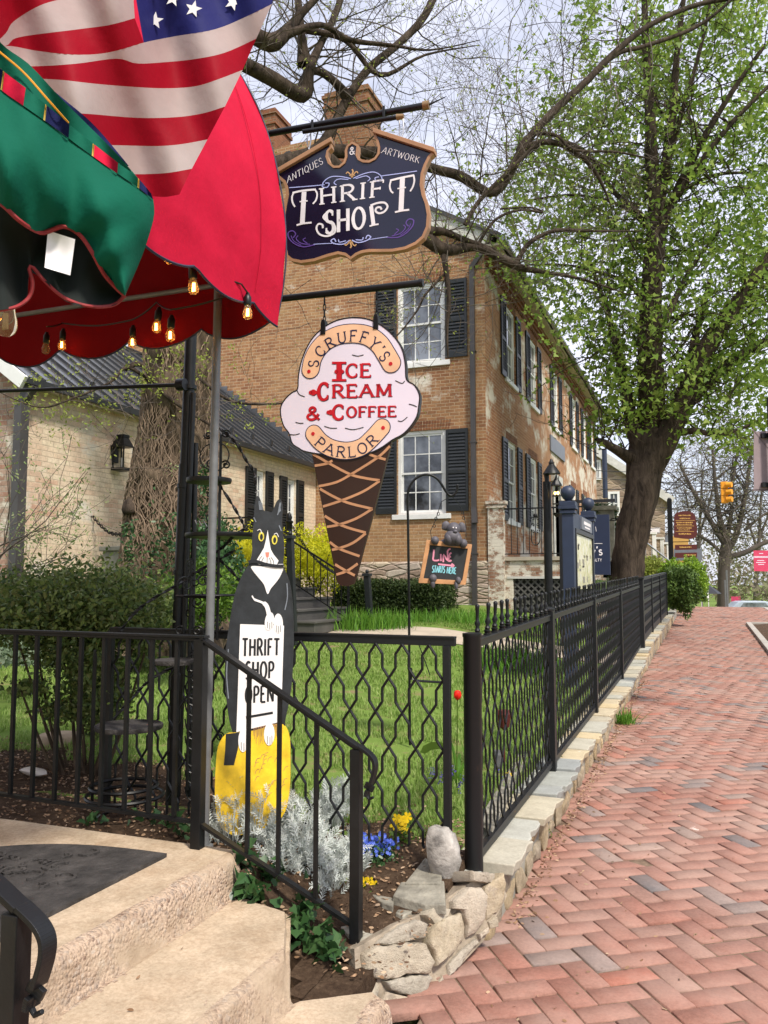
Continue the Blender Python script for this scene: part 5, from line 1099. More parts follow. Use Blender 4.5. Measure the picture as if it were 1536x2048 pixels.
m = MB(); m.tube([(XB + .46, YB - .25, 8.99), (XB + .46, YE + .25, 8.97)], .07, 8); m.tube([(XB + .46, YE + .1, 8.93), (XB + .46, YE + .1, 8.7), (XB + .1, YE + .15, 8.45), (XB + .06, YE + .15, 8.2)], .05, 8); m.build('gutter', K['roofm'], house, smooth=True)
dx = P(947, 900, y=YB - .07).x
m = MB(); m.bar((dx, YB - .07, 1.0), (dx, YB - .07, 3.05), .105, .08, up=(0, 1, 0)); m.bar((dx + .03, YB - .13, 2.86), (dx, YB - .07, 3.2), .115, .09, up=(0, 1, 0)); m.bar((dx, YB - .07, 3.05), (dx, YB - .07, 8.55), .105, .08, up=(0, 1, 0)); m.bar((dx, YB - .07, 8.5), (dx + .28, YB - .15, 8.82), .10, .08, up=(0, 1, 0))
for z in (2.2, 4.6, 6.6): m.box(dx - .07, dx + .07, YB - .12, YB - .0, z, z + .03)
m.build('downspout', K['spout'], house)
for x0, x1, zt in ((-8.24, -7.02, 13.35), (-10.75, -9.50, 13.3)):
    m = MB(); y0, y1 = YB - .004, YB + .85
    m.box(x0 + .05, x1 - .05, y0, y1, 9.8, zt - .42); m.box(x0 + .01, x1 - .01, y0 - .035, y1 + .035, zt - .42, zt - .34); m.box(x0 + .03, x1 - .03, y0 - .015, y1 + .015, zt - .34, zt - .16); m.box(x0 - .01, x1 + .01, y0 - .05, y1 + .05, zt - .16, zt - .08); m.box(x0 + .04, x1 - .04, y0, y1, zt - .08, zt)
    m.box(x0 + .35, x1 - .35, y0 + .2, y1 - .2, zt, zt + .14)
    m.build('chimney', K['chim_brick'], house)
# plaque high on the street wall
m = MB(); m.prism(FP, [(25.1, 5.62), (27.8, 5.62), (27.8, 6.12), (25.1, 6.12)], .0, .05); tag(m.build('plaque', K['plaque'], bevel=.01), 'plain grey rectangular board on the street side brick wall', 'board')
# ---------------------------------------------------------------- side porch of the house
X0p, X1p, Yp, Zp = XB, -1.95, YB + .12, 2.12
por = thing('porch', 'whitewashed brick porch with lattice opening under an iron railing', 'porch', (X0p, Yp, 1.2))
m = MB(); PP = Plane((0, Yp, 0), (1, 0, 0)); wall_holes(m, PP, XB + .02, X1p, .5, Zp - .06, [(-3.78, -2.15, .9, 1.68)], .2)
m.box(X0p, X1p - .0, Yp + .2, 24.0, 1.7, Zp - .06); m.build('base', K['wash_x'], por)
m = MB(); m.add([(X1p, Yp, .4), (X1p, 24, .4), (X1p, 24, Zp - .06), (X1p, Yp, Zp - .06)], [(0, 1, 2, 3)]); m.build('base', K['wash_y'], por)
MB().box(XB + .02, X1p + .05, Yp - .05, 24.0, Zp - .058, Zp + .02).build('floor_edge', K['tan'], por)
m = MB(); pbox(m, PP, -3.9, -2.12, 1.68, 1.73, -.05, .02); m.build('lintel', K['white_old'], por)
m = MB(); LPn = Plane((0, Yp + .06, 0), (1, 0, 0))
for k in range(-14, 26):
    for s in (1, -1):
        x = -3.78 + k * .15; a, b = (x, .9), (x + s * .8, 1.66)
        pts = []
        lo, hi = -3.76, -2.17
        def cl(p, q):
            t0, t1 = 0., 1.; d0 = q[0] - p[0]
            for bnd, sg in ((lo, 1), (hi, -1)):
                f0 = sg * (p[0] - bnd); f1 = sg * (q[0] - bnd)
                if f0 < 0 and f1 < 0: return None
                if f0 < 0: t0 = max(t0, f0 / (f0 - f1))
                if f1 < 0: t1 = min(t1, f0 / (f0 - f1))
            return ((lerp(p[0], q[0], t0), lerp(p[1], q[1], t0)), (lerp(p[0], q[0], t1), lerp(p[1], q[1], t1))) if t0 < t1 else None
        r_ = cl(a, b)
        if r_: m.ribbon(LPn, list(r_), .036, .0 if s > 0 else .008, .008 if s > 0 else .016)
m.build('lattice', K['wood_grey'], por)
MB().add([(-3.8, Yp + .18, .8), (-2.1, Yp + .18, .8), (-2.1, Yp + .18, 1.75), (-3.8, Yp + .18, 1.75)], [(0, 1, 2, 3)]).build('opening_shade', K['blk'], por)  # black sheet standing for the shade behind the lattice
MB().box(XB + .03, XB + .36, Yp - .17, Yp + .02, .8, 3.18).box(XB + .0, XB + .40, Yp - .20, Yp + .02, 3.18, 3.26).box(XB - .01, XB + .42, Yp - .22, Yp + .04, 3.26, 3.33).build('pier', K['wash_x'], por)
m = MB(); m.bar((XB + .36, Yp - .02, 3.16), (-2.3, Yp - .02, 3.16), .035, .03); m.bar((XB + .36, Yp - .02, 2.2), (-2.3, Yp - .02, 2.2), .025, .02)
for k in range(14):
    x = XB + .5 + k * .128
    if abs(x - (-3.30)) > .05: m.bar((x, Yp - .02, 2.2), (x, Yp - .02, 3.15), .014)
cx = -3.28; m.tube([(cx + .09 * math.cos(a), Yp - .03, 2.52 + .14 * math.sin(a)) for a in [PI + PI * k / 10 for k in range(11)]], .011, 5); m.tube([(cx - .09, Yp - .03, 2.52), (cx - .09, Yp - .03, 2.72)], .011, 5); m.tube([(cx + .09, Yp - .03, 2.52), (cx + .09, Yp - .03, 2.72)], .011, 5)
for s in (-1, 1):
    for zc_ in (2.66, 2.80, 2.93): m.tube([(cx + s * (.05 + .04 * (1 - t) * math.cos(7 * t)), Yp - .03, zc_ + .05 * (1 - t) * math.sin(7 * t)) for t in [i / 9 for i in range(10)]], .009, 5)
m.ball((cx, Yp - .03, 3.0), .05, 8); m.tube([(cx, Yp - .03, 2.38), (cx, Yp - .03, 3.15)], .01, 5)
m.build('railing', K['iron'], por)
# stuccoed ivy pier with swag chain, behind the information board
m = MB(); q = P(1208, 1165, y=23.8); px_ = q.x; m.box(px_ - .32, px_ + .34, 23.5, 24.1, .4, 3.6); m.box(px_ - .40, px_ + .42, 23.42, 24.18, 3.6, 3.72); m.box(px_ - .2, px_ + .15, 23.6, 24.0, 3.72, 3.82)
pier = tag(m.build('stone_pier', K['grey_stone'], bevel=.01), 'ivy clad stucco gate pier behind the navy realty sign', 'pier')
m = MB()
for k in range(22):
    t_ = k / 21; a = Vector((lerp(px_ - 1.0, px_ + 1.0, t_), 23.4, 3.44 - .12 * math.sin(PI * t_) + .02 * math.sin(9 * t_))); m.tube([a + Vector((.06 * math.cos(p), .035 * math.sin(p) if k % 2 else 0, .035 * math.sin(p) if not k % 2 else 0)) for p in [2 * PI * j / 8 for j in range(9)]], .013, 4, cap=False)
tag(m.build('swag_chain', K['iron']), 'heavy black chain swagged across the ivy clad pier', 'chain')
# ---------------------------------------------------------------- cream painted wing
XW, YW0, YW1 = -8.35, 8.30, YB - .01; WP = Plane((XW, 0, 0), (0, 1, 0)); ZW = 4.30; XR, ZR = -11.28, 6.42
wing = thing('brick_wing', 'low cream painted brick wing with dark standing seam roof joined to the tall house', 'house', (XW, YW0, .7))
def yof(px): return P(px, 1000, x=XW).y
w1 = (yof(511), yof(528.5), 2.42, 3.86); w2 = (yof(572.5), yof(590.5), 2.42, 3.84)
m = MB(); wall_holes(m, WP, YW0, YW1, .3, ZW, [w1, w2], .1); m.build('wall', K['cream_y'], wing)
m = MB(); EPn = Plane((0, YW0, 0), (1, 0, 0)); m.add([EPn.w(a, b) for a, b in [(2 * XR - XW, .3), (XW, .3), (XW, ZW), (XR, ZR - .02), (2 * XR - XW, ZW)]], [(0, 1, 2, 3, 4)]); m.build('wall', K['cream_x'], wing)
MB().box(2 * XR - XW, 2 * XR - XW + .1, YW0, YW1, .3, ZW).build('wall', K['cream_y'], wing)
for w_, s0, s1 in ((w1, (489, 509), (529.5, 544)), (w2, (557.5, 571.5), (591.5, 605))):
    window(wing, WP, *w_, cols=2, rows=2, cas=.06); shutter(wing, WP, yof(s0[0]), yof(s0[1]), w_[2] - .05, w_[3] + .02, slats=30); shutter(wing, WP, yof(s1[0]), yof(s1[1]), w_[2] - .05, w_[3] + .02, slats=30)
sw_ = (ZR - ZW) / (XW - XR); ex = XW + .22; ez = ZW - .22 * sw_ + .06
m = MB(); ya, yb = YW0 - .22, YW1
for dz in (0, .05): m.add([(ex, ya, ez + dz), (ex, yb, ez + dz), (XR, yb, ZR + .06 + dz), (XR, ya, ZR + .06 + dz), (2 * XR - ex, yb, ez + dz), (2 * XR - ex, ya, ez + dz)], [(0, 1, 2, 3), (3, 2, 4, 5)])
m.build('roof', K['roofm'], wing); m = MB(); y = ya + .02
while y < yb: m.bar((ex, y, ez + .07), (XR, y, ZR + .13), .02, .045); y += .36
m.build('seam', K['seam'], wing); m = MB(); m.tube([(XR, ya, ZR + .13), (XR, yb, ZR + .13)], .04, 6); m.bar((ex, ya, ez + .02), (ex, yb, ez + .02), .06, .09)
for k in range(9):
    y = ya + 1.6 + k * .78; m.add([(ex - .35, y, ez + .34), (ex - .30, y, ez + .30), (ex - .30, y + .05, ez + .30), (ex - .35, y + .05, ez + .42)], [(0, 1, 2, 3)]); m.box(ex - .32, ex - .28, y, y + .07, ez + .28, ez + .38)
m.build('ridge_cap', K['seam'], wing)
m = MB(); m.bar((ex + .02, ya - .01, ez - .03), (XR, ya - .01, ZR + .0), .05, .17); m.bar((2 * XR - ex, ya - .01, ez - .03), (XR, ya - .01, ZR), .05, .17); m.build('rake_board', K['white'], wing)
MB().box(XW - .01, ex - .02, YW0, YW1, ez - .02, ez + .0).build('soffit', K['tan'], wing)
m = MB(); k = 17                                   # stepped flashing against the tall gable
for i in range(k):
    x0, x1 = lerp(XW - .05, XR, i / k), lerp(XW - .05, XR, (i + 1) / k); z = ez + (ex - x1) * sw_ + .06; m.box(x1, x0, YB - .03, YB - .002, z - .35, z + .10)
m.build('step_flashing', K['roofm'], wing)
yd = P(38, 1000, x=XW + .08).y
m = MB(); m.box(XW + .01, XW + .13, yd - .07, yd + .07, .6, 4.0); m.bar((XW + .07, yd, 3.95), (ex, yd + .02, ez - .02), .11, .12); m.build('downspout', K['spout'], wing)
# wall lantern on the wing
yl = P(243, 900, x=XW + .12).y; zl = P(243, 938, x=XW + .12).z
t = thing('wall_lantern', 'black glazed lantern on the cream brick wall beside the old tree', 'lantern', (XW, yl, zl))
m = MB(); a = .115; z0, z1 = zl, zl + .33; xo = XW + .14
for sx in (-1, 1):
    for sy in (-1, 1): m.bar((xo + sx * a * .8, yl + sy * a * .8, z0), (xo + sx * a, yl + sy * a, z1), .018)
m.box(xo - a, xo + a, yl - a, yl + a, z0 - .03, z0 + .01); m.box(xo - a - .01, xo + a + .01, yl - a - .01, yl + a + .01, z1, z1 + .02)
m.add([(xo - a, yl - a, z1 + .02), (xo + a, yl - a, z1 + .02), (xo + a, yl + a, z1 + .02), (xo - a, yl + a, z1 + .02), (xo - .06, yl - .06, z1 + .15), (xo + .06, yl - .06, z1 + .15), (xo + .06, yl + .06, z1 + .15), (xo - .06, yl + .06, z1 + .15)], [(0, 1, 5, 4), (1, 2, 6, 5), (2, 3, 7, 6), (3, 0, 4, 7), (4, 5, 6, 7)])
m.box(xo - .07, xo + .07, yl - .07, yl + .07, z1 + .15, z1 + .19); m.box(XW + .0, XW + .03, yl - .05, yl + .05, z0 + .1, z1 + .1)
m.build('cage', K['iron'], t); MB().tube([(xo, yl, z0), (xo, yl, z0 + .17)], .02, 8).build('candle', K['white_old'], t)
# chain and stuccoed bollard beside the old tree
m = MB(); A = P(186, 1033, x=XW + .02); B = P(252, 1068, x=-7.4)
for k in range(19):
    t_ = k / 18; c = A.lerp(B, t_) - Vector((0, 0, .10 * math.sin(PI * t_))); dn = (B - A).normalized(); s_ = Vector((0, 0, 1)) if k % 2 else dn.cross(Vector((0, 0, 1))).normalized()
    m.tube([c + dn * .040 * math.cos(p) + s_ * .024 * math.sin(p) for p in [2 * PI * j / 8 for j in range(9)]], .0085, 5, cap=False)
tag(m.build('hanging_chain', K['iron'], smooth=True), 'black link chain drooping from the cream brick wall toward the tree', 'chain')
q = P(243, 1100, x=-7.35); m = MB(); m.box(q.x - .17, q.x + .17, q.y - .17, q.y + .17, .5, 2.02); m.box(q.x - .21, q.x + .21, q.y - .21, q.y + .21, 2.02, 2.08)
tag(m.build('gate_pier', K['grey_stone'], bevel=.01), 'short grey green stone pier half hidden by the old tree trunk', 'pier')
# ---------------------------------------------------------------- garden stairs to the wing
xs0 = -5.75; q = P(722, 1257, x=xs0); ys1 = q.y; ys0 = ys1 - 1.9; zs = hz(xs0, ys1 - .5) - .02
st = thing('garden_stairs', 'grey painted wooden stairs with dark railing climbing to the cream wing', 'stairs', (xs0, ys0, zs))
for k in range(6):
    x1 = xs0 - .30 * k; z = zs + .175 * (k + 1); m = MB(); m.box(x1 - .34, x1, ys0, ys1 - .01 * k, z - .175 - .02, z - .035); m.build('riser', K['wood_grey'], st)
    m = MB(); m.box(x1 - .32, x1 + .03, ys0 - .03, ys1 + .02, z - .035, z); m.build('tread', K['wood_grey'], st, bevel=.004)
zt = zs + .175 * 6; MB().box(XW + .01, xs0 - 1.75, ys0 - .3, ys1 + .6, zt - .9, zt).build('landing', K['wood_grey'], st)
m = MB(); yr = ys0 + 1.15; a = Vector((xs0 + .08, yr, zs + .88)); b = Vector((xs0 - 1.75, yr, zt + .9)); m.bar(a, b, .035, .03); m.bar(a - Vector((0, 0, .72)), b - Vector((0, 0, .72)), .02, .02)
m.bar((xs0 + .08, yr, zs - .05), a, .035); m.bar((xs0 - 1.75, yr, zt), b + Vector((0, 0, .1)), .05); m.bar(b, (XW + .1, yr, zt + .9), .035, .03)
for k in range(1, 14): t_ = k / 14; p = a.lerp(b, t_); m.bar(p - Vector((0, 0, .72)), p, .014)
m.build('railing', K['iron'], st)
def bollard(px, pyb, pyt, x, nm, label):
    q = P(px, pyb, x=x); tp = P(px, pyt, x=x).z; m = MB(); h = tp - q.z
    m.lathe((q.x, q.y, q.z - .05), [(.10, 0), (.10, .07), (.075, .1), (.07, h * .42), (.085, h * .45), (.085, h * .49), (.06, h * .53), (.055, h * .78), (.075, h * .80), (.075, h * .83), (.04, h * .86), (.055, h * .92), (.03, h * .99), (.01, h * 1.04)], 10)
    return tag(m.build(nm, K['iron'], smooth=True), label, 'bollard')
bollard(578, 1112, 1022, -7.2, 'cast_bollard', 'turned black iron bollard on the stair landing by the wing')
bollard(352 + 42, 1110, 1028, -7.6, 'cast_bollard', 'turned black iron bollard seen between old tree and grey awning pole')
for (x, yb, yt, w_, lb) in ((742, 1258, 1150, .10, 'dark square post standing in long grass by the hedge'), (588, 1276, 1075, .09, 'dark square post just right of the painted cat')):
    q = P(x, yb, z=hz(-5, 12.5) + .02); tp = P(x - 8, yt, d=(q - CAMV).dot(Vector(FWD))); m = MB(); m.bar(q - Vector((0, 0, .1)), tp, w_, w_, up=(0, 1, 0)); m.bar(tp - Vector((0, 0, .02)), tp + Vector((0, 0, .03)), w_ + .04, w_ + .04, up=(0, 1, 0)); m.ball(tp + Vector((0, 0, .06)), .035, 8)
    tag(m.build('square_post', K['shutter'], bevel=.006), lb, 'post')
m = MB(); A = P(580, 1045, x=-7.2); B = P(678, 1150, x=-5.7)
for k in range(34):
    t_ = k / 33; c = A.lerp(B, t_) - Vector((0, 0, .16 * math.sin(PI * t_))); dn = (B - A).normalized(); s_ = Vector((0, 0, 1)) if k % 2 else dn.cross(Vector((0, 0, 1))).normalized()
    m.tube([c + dn * .045 * math.cos(p) + s_ * .026 * math.sin(p) for p in [2 * PI * j / 6 for j in range(7)]], .009, 4, cap=False)
tag(m.build('stair_chain', K['iron']), 'black chain hanging along the garden stair railing', 'chain')
m = MB()
kind(sheet('garden_path', -5.75, -1.15, ys0 + .3, ys1 - .25, hz, K['path'], .3, .2, .012), 'structure')
# ---------------------------------------------------------------- red awning over the landing
AX = [(-1.81, 2.83), (-1.785, 2.96), (-1.77, 3.14), (-1.79, 3.38), (-1.86, 3.68), (-1.97, 3.95), (-2.16, 4.24), (-2.45, 4.50), (-2.85, 4.68), (-3.4, 4.76), (-4.38, 4.78)]
AXs = smooth_path(AX, False, 4); Y0a, Y1a = .75, 3.30
aw = thing('awning', 'red canvas barrel awning with scalloped navy bound edge over the landing', 'awning', (-1.8, 3.3, 2.8))
def scal(s, per=.36, amp=.05): q = (s / per) % 1.; return -amp * math.sin(PI * q) ** .7
m = MB(); ny = 72; npf = len(AXs)
for j in range(ny + 1):
    y = lerp(Y0a, Y1a, j / ny)
    for i, (x, z) in enumerate(AXs):
        dz = scal(y, .44) if i == 0 else scal(y, .44) * .5 if i == 1 else 0
        sag = .02 * math.sin(PI * ((y - Y0a) % 1.27) / 1.27) * min(1, i / 6.) * (1 if i < npf - 2 else 0)
        wob = .004 * math.sin(y * 9 + i) if i > 3 else .003 * math.sin(y * 14)
        m.v.append((x - sag + wob, y, z + dz))
m.f = [(j * npf + i, (j + 1) * npf + i, (j + 1) * npf + i + 1, j * npf + i + 1) for j in range(ny) for i in range(npf - 1)]; m.mi = [0] * len(m.f)
m.build('canvas', K['red'], aw, smooth=True)
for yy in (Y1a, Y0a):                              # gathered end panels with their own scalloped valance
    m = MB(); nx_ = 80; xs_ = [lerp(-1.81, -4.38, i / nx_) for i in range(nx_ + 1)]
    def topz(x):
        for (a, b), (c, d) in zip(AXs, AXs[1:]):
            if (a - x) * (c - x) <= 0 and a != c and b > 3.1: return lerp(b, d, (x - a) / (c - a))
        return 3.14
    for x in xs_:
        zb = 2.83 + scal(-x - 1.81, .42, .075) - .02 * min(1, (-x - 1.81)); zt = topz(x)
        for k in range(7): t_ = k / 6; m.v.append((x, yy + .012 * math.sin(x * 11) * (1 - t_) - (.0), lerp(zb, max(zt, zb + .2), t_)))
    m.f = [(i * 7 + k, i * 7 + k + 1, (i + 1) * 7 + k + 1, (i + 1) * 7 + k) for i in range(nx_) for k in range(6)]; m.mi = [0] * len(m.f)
    m.build('end_panel', K['redshade'], aw, smooth=True)
    MB().tube([(x, yy + .012 * math.sin(x * 11), 2.83 + scal(-x - 1.81, .42, .075) - .02 * min(1, (-x - 1.81))) for x in xs_], .0045, 5).build('binding', K['navypipe'], aw)
MB().tube([(AXs[0][0], y, AXs[0][1] + scal(y, .44)) for y in [lerp(Y0a, Y1a, j / ny) for j in range(ny + 1)]], .0055, 5).build('binding', K['navypipe'], aw)
MB().tube([(x + .003, Y1a + .002, z) for x, z in AXs], .004, 5).build('binding', K['navypipe'], aw)
for yy in (1.75, 3.08): MB().tube([(x + .0015, yy, z) for x, z in AXs[2:]], .0022, 5).build('seam', K['red'], aw)
m = MB(); m.tube([(-1.86, Y0a + .05, 3.0), (-1.86, Y1a - .05, 3.0)], .013, 8).tube([(-1.86, Y1a - .05, 3.0), (-4.4, Y1a - .05, 3.0)], .013, 8).tube([(-1.86, Y0a + .05, 3.0), (-4.4, Y0a + .05, 3.0)], .013, 8)
for yy in (Y0a + .05, 2.0, Y1a - .05): m.tube([(x - .02, yy, z - .02) for x, z in AXs[6:]], .012, 6)
m.build('frame', K['grey_pole'], aw, smooth=True)
kind(MB().box(-6.4, -5.4, -6., 3.1, -.1, 6.5).build('unseen_shop_wall', K['wash_y']), 'structure')  # out of view; put in to shade the inside of the awning
# horizontal support bar to the sign post
m = MB(); p1 = P(356, 770, y=bp.y - .03); p0 = P(-60, 784, y=bp.y - .03); m.tube([p0, p1], .012, 8); m.tube([p1 - Vector((0, .0, 0)), p1 + Vector((.05, 0, 0))], .035, 10)
m.build('brace', K['iron'], sgp, smooth=True)
# ---------------------------------------------------------------- bulbs
def bulb(o, label, size=1., lit=True, tilt=(0, 0)):
    t = thing('string_light', label, 'light bulb', tuple(o), 'bulbs strung under the awning'); s = size; ax = Vector((tilt[0], tilt[1], 1)); o = Vector(o)
    MB().lathe(o, [(.013 * s, .062 * s), (.017 * s, .066 * s), (.017 * s, .105 * s), (.012 * s, .112 * s), (.008 * s, .125 * s)], 12, ax).build('socket', K['iron'], t, smooth=True)
    g_ = MB().lathe(o, [(.002, -.001), (.010 * s, .001), (.018 * s, .008 * s), (.0215 * s, .02 * s), (.0205 * s, .034 * s), (.0155 * s, .05 * s), (.0125 * s, .064 * s)], 16, ax).build('bulb', K['bulbglass'], t, smooth=True)
    m = MB()
    for k in (-1, 0, 1): m.tube([o + Vector((k * .0045 * s, 0, .014 * s)), o + Vector((k * .003 * s, 0, .046 * s))], .0024 * s, 5)
    m.build('filament', K['filament'] if lit else K['brass'], t)
L_ = [((303, 500), dict(x=-1.88), 'lit bulb nearest the green canopy under the awning edge', 1.), ((338, 527), dict(x=-1.88), 'lit bulb second from the green canopy along the awning edge', 1.), ((387, 589), dict(x=-1.86), 'lit bulb hanging lowest below its black socket at mid awning edge', 1.),
      ((495, 638), dict(y=3.0), 'lit bulb just right of the grey awning pole', .95), ((522, 617), dict(y=3.2), 'lit bulb tucked inside the outer awning corner', .85), ((312, 666), dict(y=3.18), 'lit bulb left one of the close pair above the vine covered trunk', 1.), ((340, 683), dict(y=3.12), 'lit bulb right one of the close pair above the vine covered trunk', 1.),
      ((264, 695), dict(y=3.2), 'lit bulb in front of the dark roof edge', .9), ((123, 700), dict(y=3.2), 'lit bulb over the near end of the dark metal roof', .9), ((91, 708), dict(y=3.1), 'unlit bulb half hidden beneath the red valance', .9), ((10, 672), dict(d=1.75), 'large unlit looking bulb hanging low beneath the green canopy', 1.05)]
ends = []
for (a, b), kw, lb, s_ in L_:
    o = P(a, b, **kw); bulb(o, lb, s_, 'unlit' not in lb, (random.uniform(-.1, .1), random.uniform(-.1, .1))); ends.append(o + Vector((0, 0, .12 * s_)))
fr_ = [ends[10], ends[0], ends[1], ends[2], ends[3]]; bk = [ends[9], ends[8], ends[7], ends[5], ends[6], ends[4]]
def cable(pts):
    out_ = []
    for a, b in zip(pts, pts[1:]):
        for k in range(8): t_ = k / 8; out_.append(a.lerp(b, t_) + Vector((0, 0, .0 + .03 - .05 * math.sin(PI * t_) * min(1, (b - a).length))))
    return out_ + [pts[-1]]
m = MB(); m.tube(cable(fr_), .004, 5); m.tube(cable(bk), .004, 5); tag(m.build('light_cable', K['blk']), 'thin black cable looping beneath the red awning', 'cable')
# ---------------------------------------------------------------- striped flag
def fpx(a, b): return (a / 2.56, b / 2.56)
Bd = [[(-60, 40), (60, -120), (200, -240), (300, -300), (700, -330)],
      [(-40, 235), (30, 170), (70, 110), (200, 30), (330, -8), (480, -30), (680, -60)],
      [(-40, 260), (40, 230), (100, 190), (400, 150), (560, 128), (690, 93)],
      [(-20, 240), (60, 236), (200, 262), (400, 280), (560, 268), (735, 218), (900, 185), (1100, 150), (1250, 90), (1392, 20)],
      [(60, 340), (220, 338), (400, 325), (600, 300), (700, 325), (850, 318), (1000, 302), (1150, 270), (1312, 198)],
      [(120, 400), (300, 408), (500, 430), (700, 446), (850, 452), (1000, 442), (1120, 405), (1242, 358)],
      [(250, 572), (450, 583), (700, 603), (900, 600), (1040, 580), (1152, 545)],
      [(400, 740), (620, 744), (800, 748), (930, 738), (1062, 714)],
      [(560, 890), (705, 892), (850, 886), (982, 864)], [(700, 1002), (790, 1006), (850, 1008), (918, 996)]]
def resamp(p, n, x0=None, x1=None):
    p = smooth_path(p, False, 6); cum = [0.]
    for a, b in zip(p, p[1:]): cum.append(cum[-1] + math.dist(a, b))
    out_ = []
    for k in range(n):
        s = cum[-1] * k / (n - 1); i = max(j for j in range(len(cum) - 1) if cum[j] <= s + 1e-9); t_ = (s - cum[i]) / max(1e-9, cum[i + 1] - cum[i]); out_.append((lerp(p[i][0], p[i + 1][0], t_), lerp(p[i][1], p[i + 1][1], t_)))
    return out_
def fdep(a, b): return 2.02 + .05 * math.sin(a * .0085 + b * .002) + .03 * math.sin(a * .017 - b * .006 + 1) + a * .00038
fl = thing('flag', 'large red and white striped flag with starred blue corner beside the green canopy', 'flag', P(350, 380, d=2.42))
NS = 44
def strip(lo, hi, mat, nm, n2=6):
    A = resamp(lo, NS); B = resamp(hi, NS); m = MB()
    for i in range(NS):
        for k in range(n2 + 1): t_ = k / n2; a, b = lerp(A[i][0], B[i][0], t_), lerp(A[i][1], B[i][1], t_); m.v.append(tuple(P(*fpx(a, b), d=fdep(a, b))))
    m.f = [(i * (n2 + 1) + k, i * (n2 + 1) + k + 1, (i + 1) * (n2 + 1) + k + 1, (i + 1) * (n2 + 1) + k) for i in range(NS - 1) for k in range(n2)]; m.mi = [0] * len(m.f)
    return m.build(nm, mat, fl, smooth=True)
strip(Bd[0], Bd[1], K['flagred'], 'stripe'); strip(Bd[1], Bd[2], K['flagwhite'], 'stripe')
b3l = [q for q in Bd[3] if q[0] <= 735]; strip(Bd[2], b3l, K['flagred'], 'stripe')
for i in range(3, 9): strip(Bd[i], Bd[i + 1], K['flagwhite' if i % 2 else 'flagred'], 'stripe')
canton = strip([(640, -330), (900, -380), (1200, -420), (1500, -440)], [q for q in Bd[3] if q[0] >= 735], K['flagblue'], 'canton', 14)
for (x, y, r, rot) in ((793, 105, 46, .1), (990, 45, 46, .25), (885, -8, 44, .2), (1192, 12, 44, .4), (1090, -70, 44, .3), (790, -110, 44, .1), (985, -150, 44, .2), (1290, -90, 44, .4)):
    m = MB(); vs = [P(*fpx(x, y), d=fdep(x, y) - .006)]
    for k in range(10): a = 2 * PI * k / 10 - PI / 2 + rot; rr = r if k % 2 == 0 else r * .42; vs.append(P(*fpx(x + rr * math.cos(a), y + rr * math.sin(a)), d=fdep(x, y) - .006))
    m.add(vs, [(0, k + 1, (k + 1) % 10 + 1) for k in range(10)]); m.build('star', K['signwhite'], canton)
# ---------------------------------------------------------------- green canopy close at left
gc = thing('green_canopy', 'green cloth canopy with tartan band and dark red piping in front of the awning', 'canopy', P(200, 500, d=1.5))
def gd(a, b): return 1.50 + .00022 * (a) - .00003 * b + .018 * math.sin(a * .012 + b * .004) + .008 * math.sin(a * .03 - b * .01)
def gsheet(lo, hi, mat, nm, n=50, n2=14, off=0., fold=.0, par=None):
    A = resamp(lo, n); B = resamp(hi, n); m = MB()
    for i in range(n):
        for k in range(n2 + 1):
            t_ = k / n2; a, b = lerp(A[i][0], B[i][0], t_), lerp(A[i][1], B[i][1], t_); m.v.append(tuple(P(*fpx(a, b), d=gd(a, b) + off + fold * math.sin(PI * t_) + (.012 * t_ * math.sin(i * .55)))))
    m.f = [(i * (n2 + 1) + k, i * (n2 + 1) + k + 1, (i + 1) * (n2 + 1) + k + 1, (i + 1) * (n2 + 1) + k) for i in range(n - 1) for k in range(n2)]; m.mi = [0] * len(m.f)
    return m.build(nm, mat, par or gc, smooth=True)
band_lo = [(-120, 330), (0, 455), (140, 555), (300, 668), (400, 745), (560, 860), (700, 955), (785, 1022)]
band_hi = [(-120, 240), (0, 350), (150, 465), (300, 590), (420, 690), (600, 830), (700, 905), (775, 992)]
pipe_ = [(-120, 980), (0, 1040), (100, 1130), (200, 1190), (260, 1180), (330, 1160), (410, 1205), (470, 1290), (530, 1400), (590, 1470), (640, 1515)]
right_ = [(785, 1022), (790, 1100), (765, 1200), (720, 1330), (640, 1515)]
# front panel: fan from band to piping, closed by the right edge
A = resamp(band_lo, 30) + resamp(right_, 16)[1:]; B = resamp(pipe_, 45)
m = MB(); n2 = 16
for i in range(45):
    for k in range(n2 + 1):
        t_ = k / n2; a, b = lerp(A[i][0], B[i][0], t_), lerp(A[i][1], B[i][1], t_); m.v.append(tuple(P(*fpx(a, b), d=gd(a, b) - .05 * math.sin(PI * t_) + .012 * math.sin(i * .7) * t_)))
m.f = [(i * (n2 + 1) + k, i * (n2 + 1) + k + 1, (i + 1) * (n2 + 1) + k + 1, (i + 1) * (n2 + 1) + k) for i in range(44) for k in range(n2)]; m.mi = [0] * len(m.f)
m.build('front_panel', K['green'], gc, smooth=True)
m = MB(); m.tube([P(*fpx(*q), d=gd(*q) - .004) for q in resamp(pipe_, 50)], .0042, 6, flat=1.); m.build('piping', K['redpipe'], gc, smooth=True)
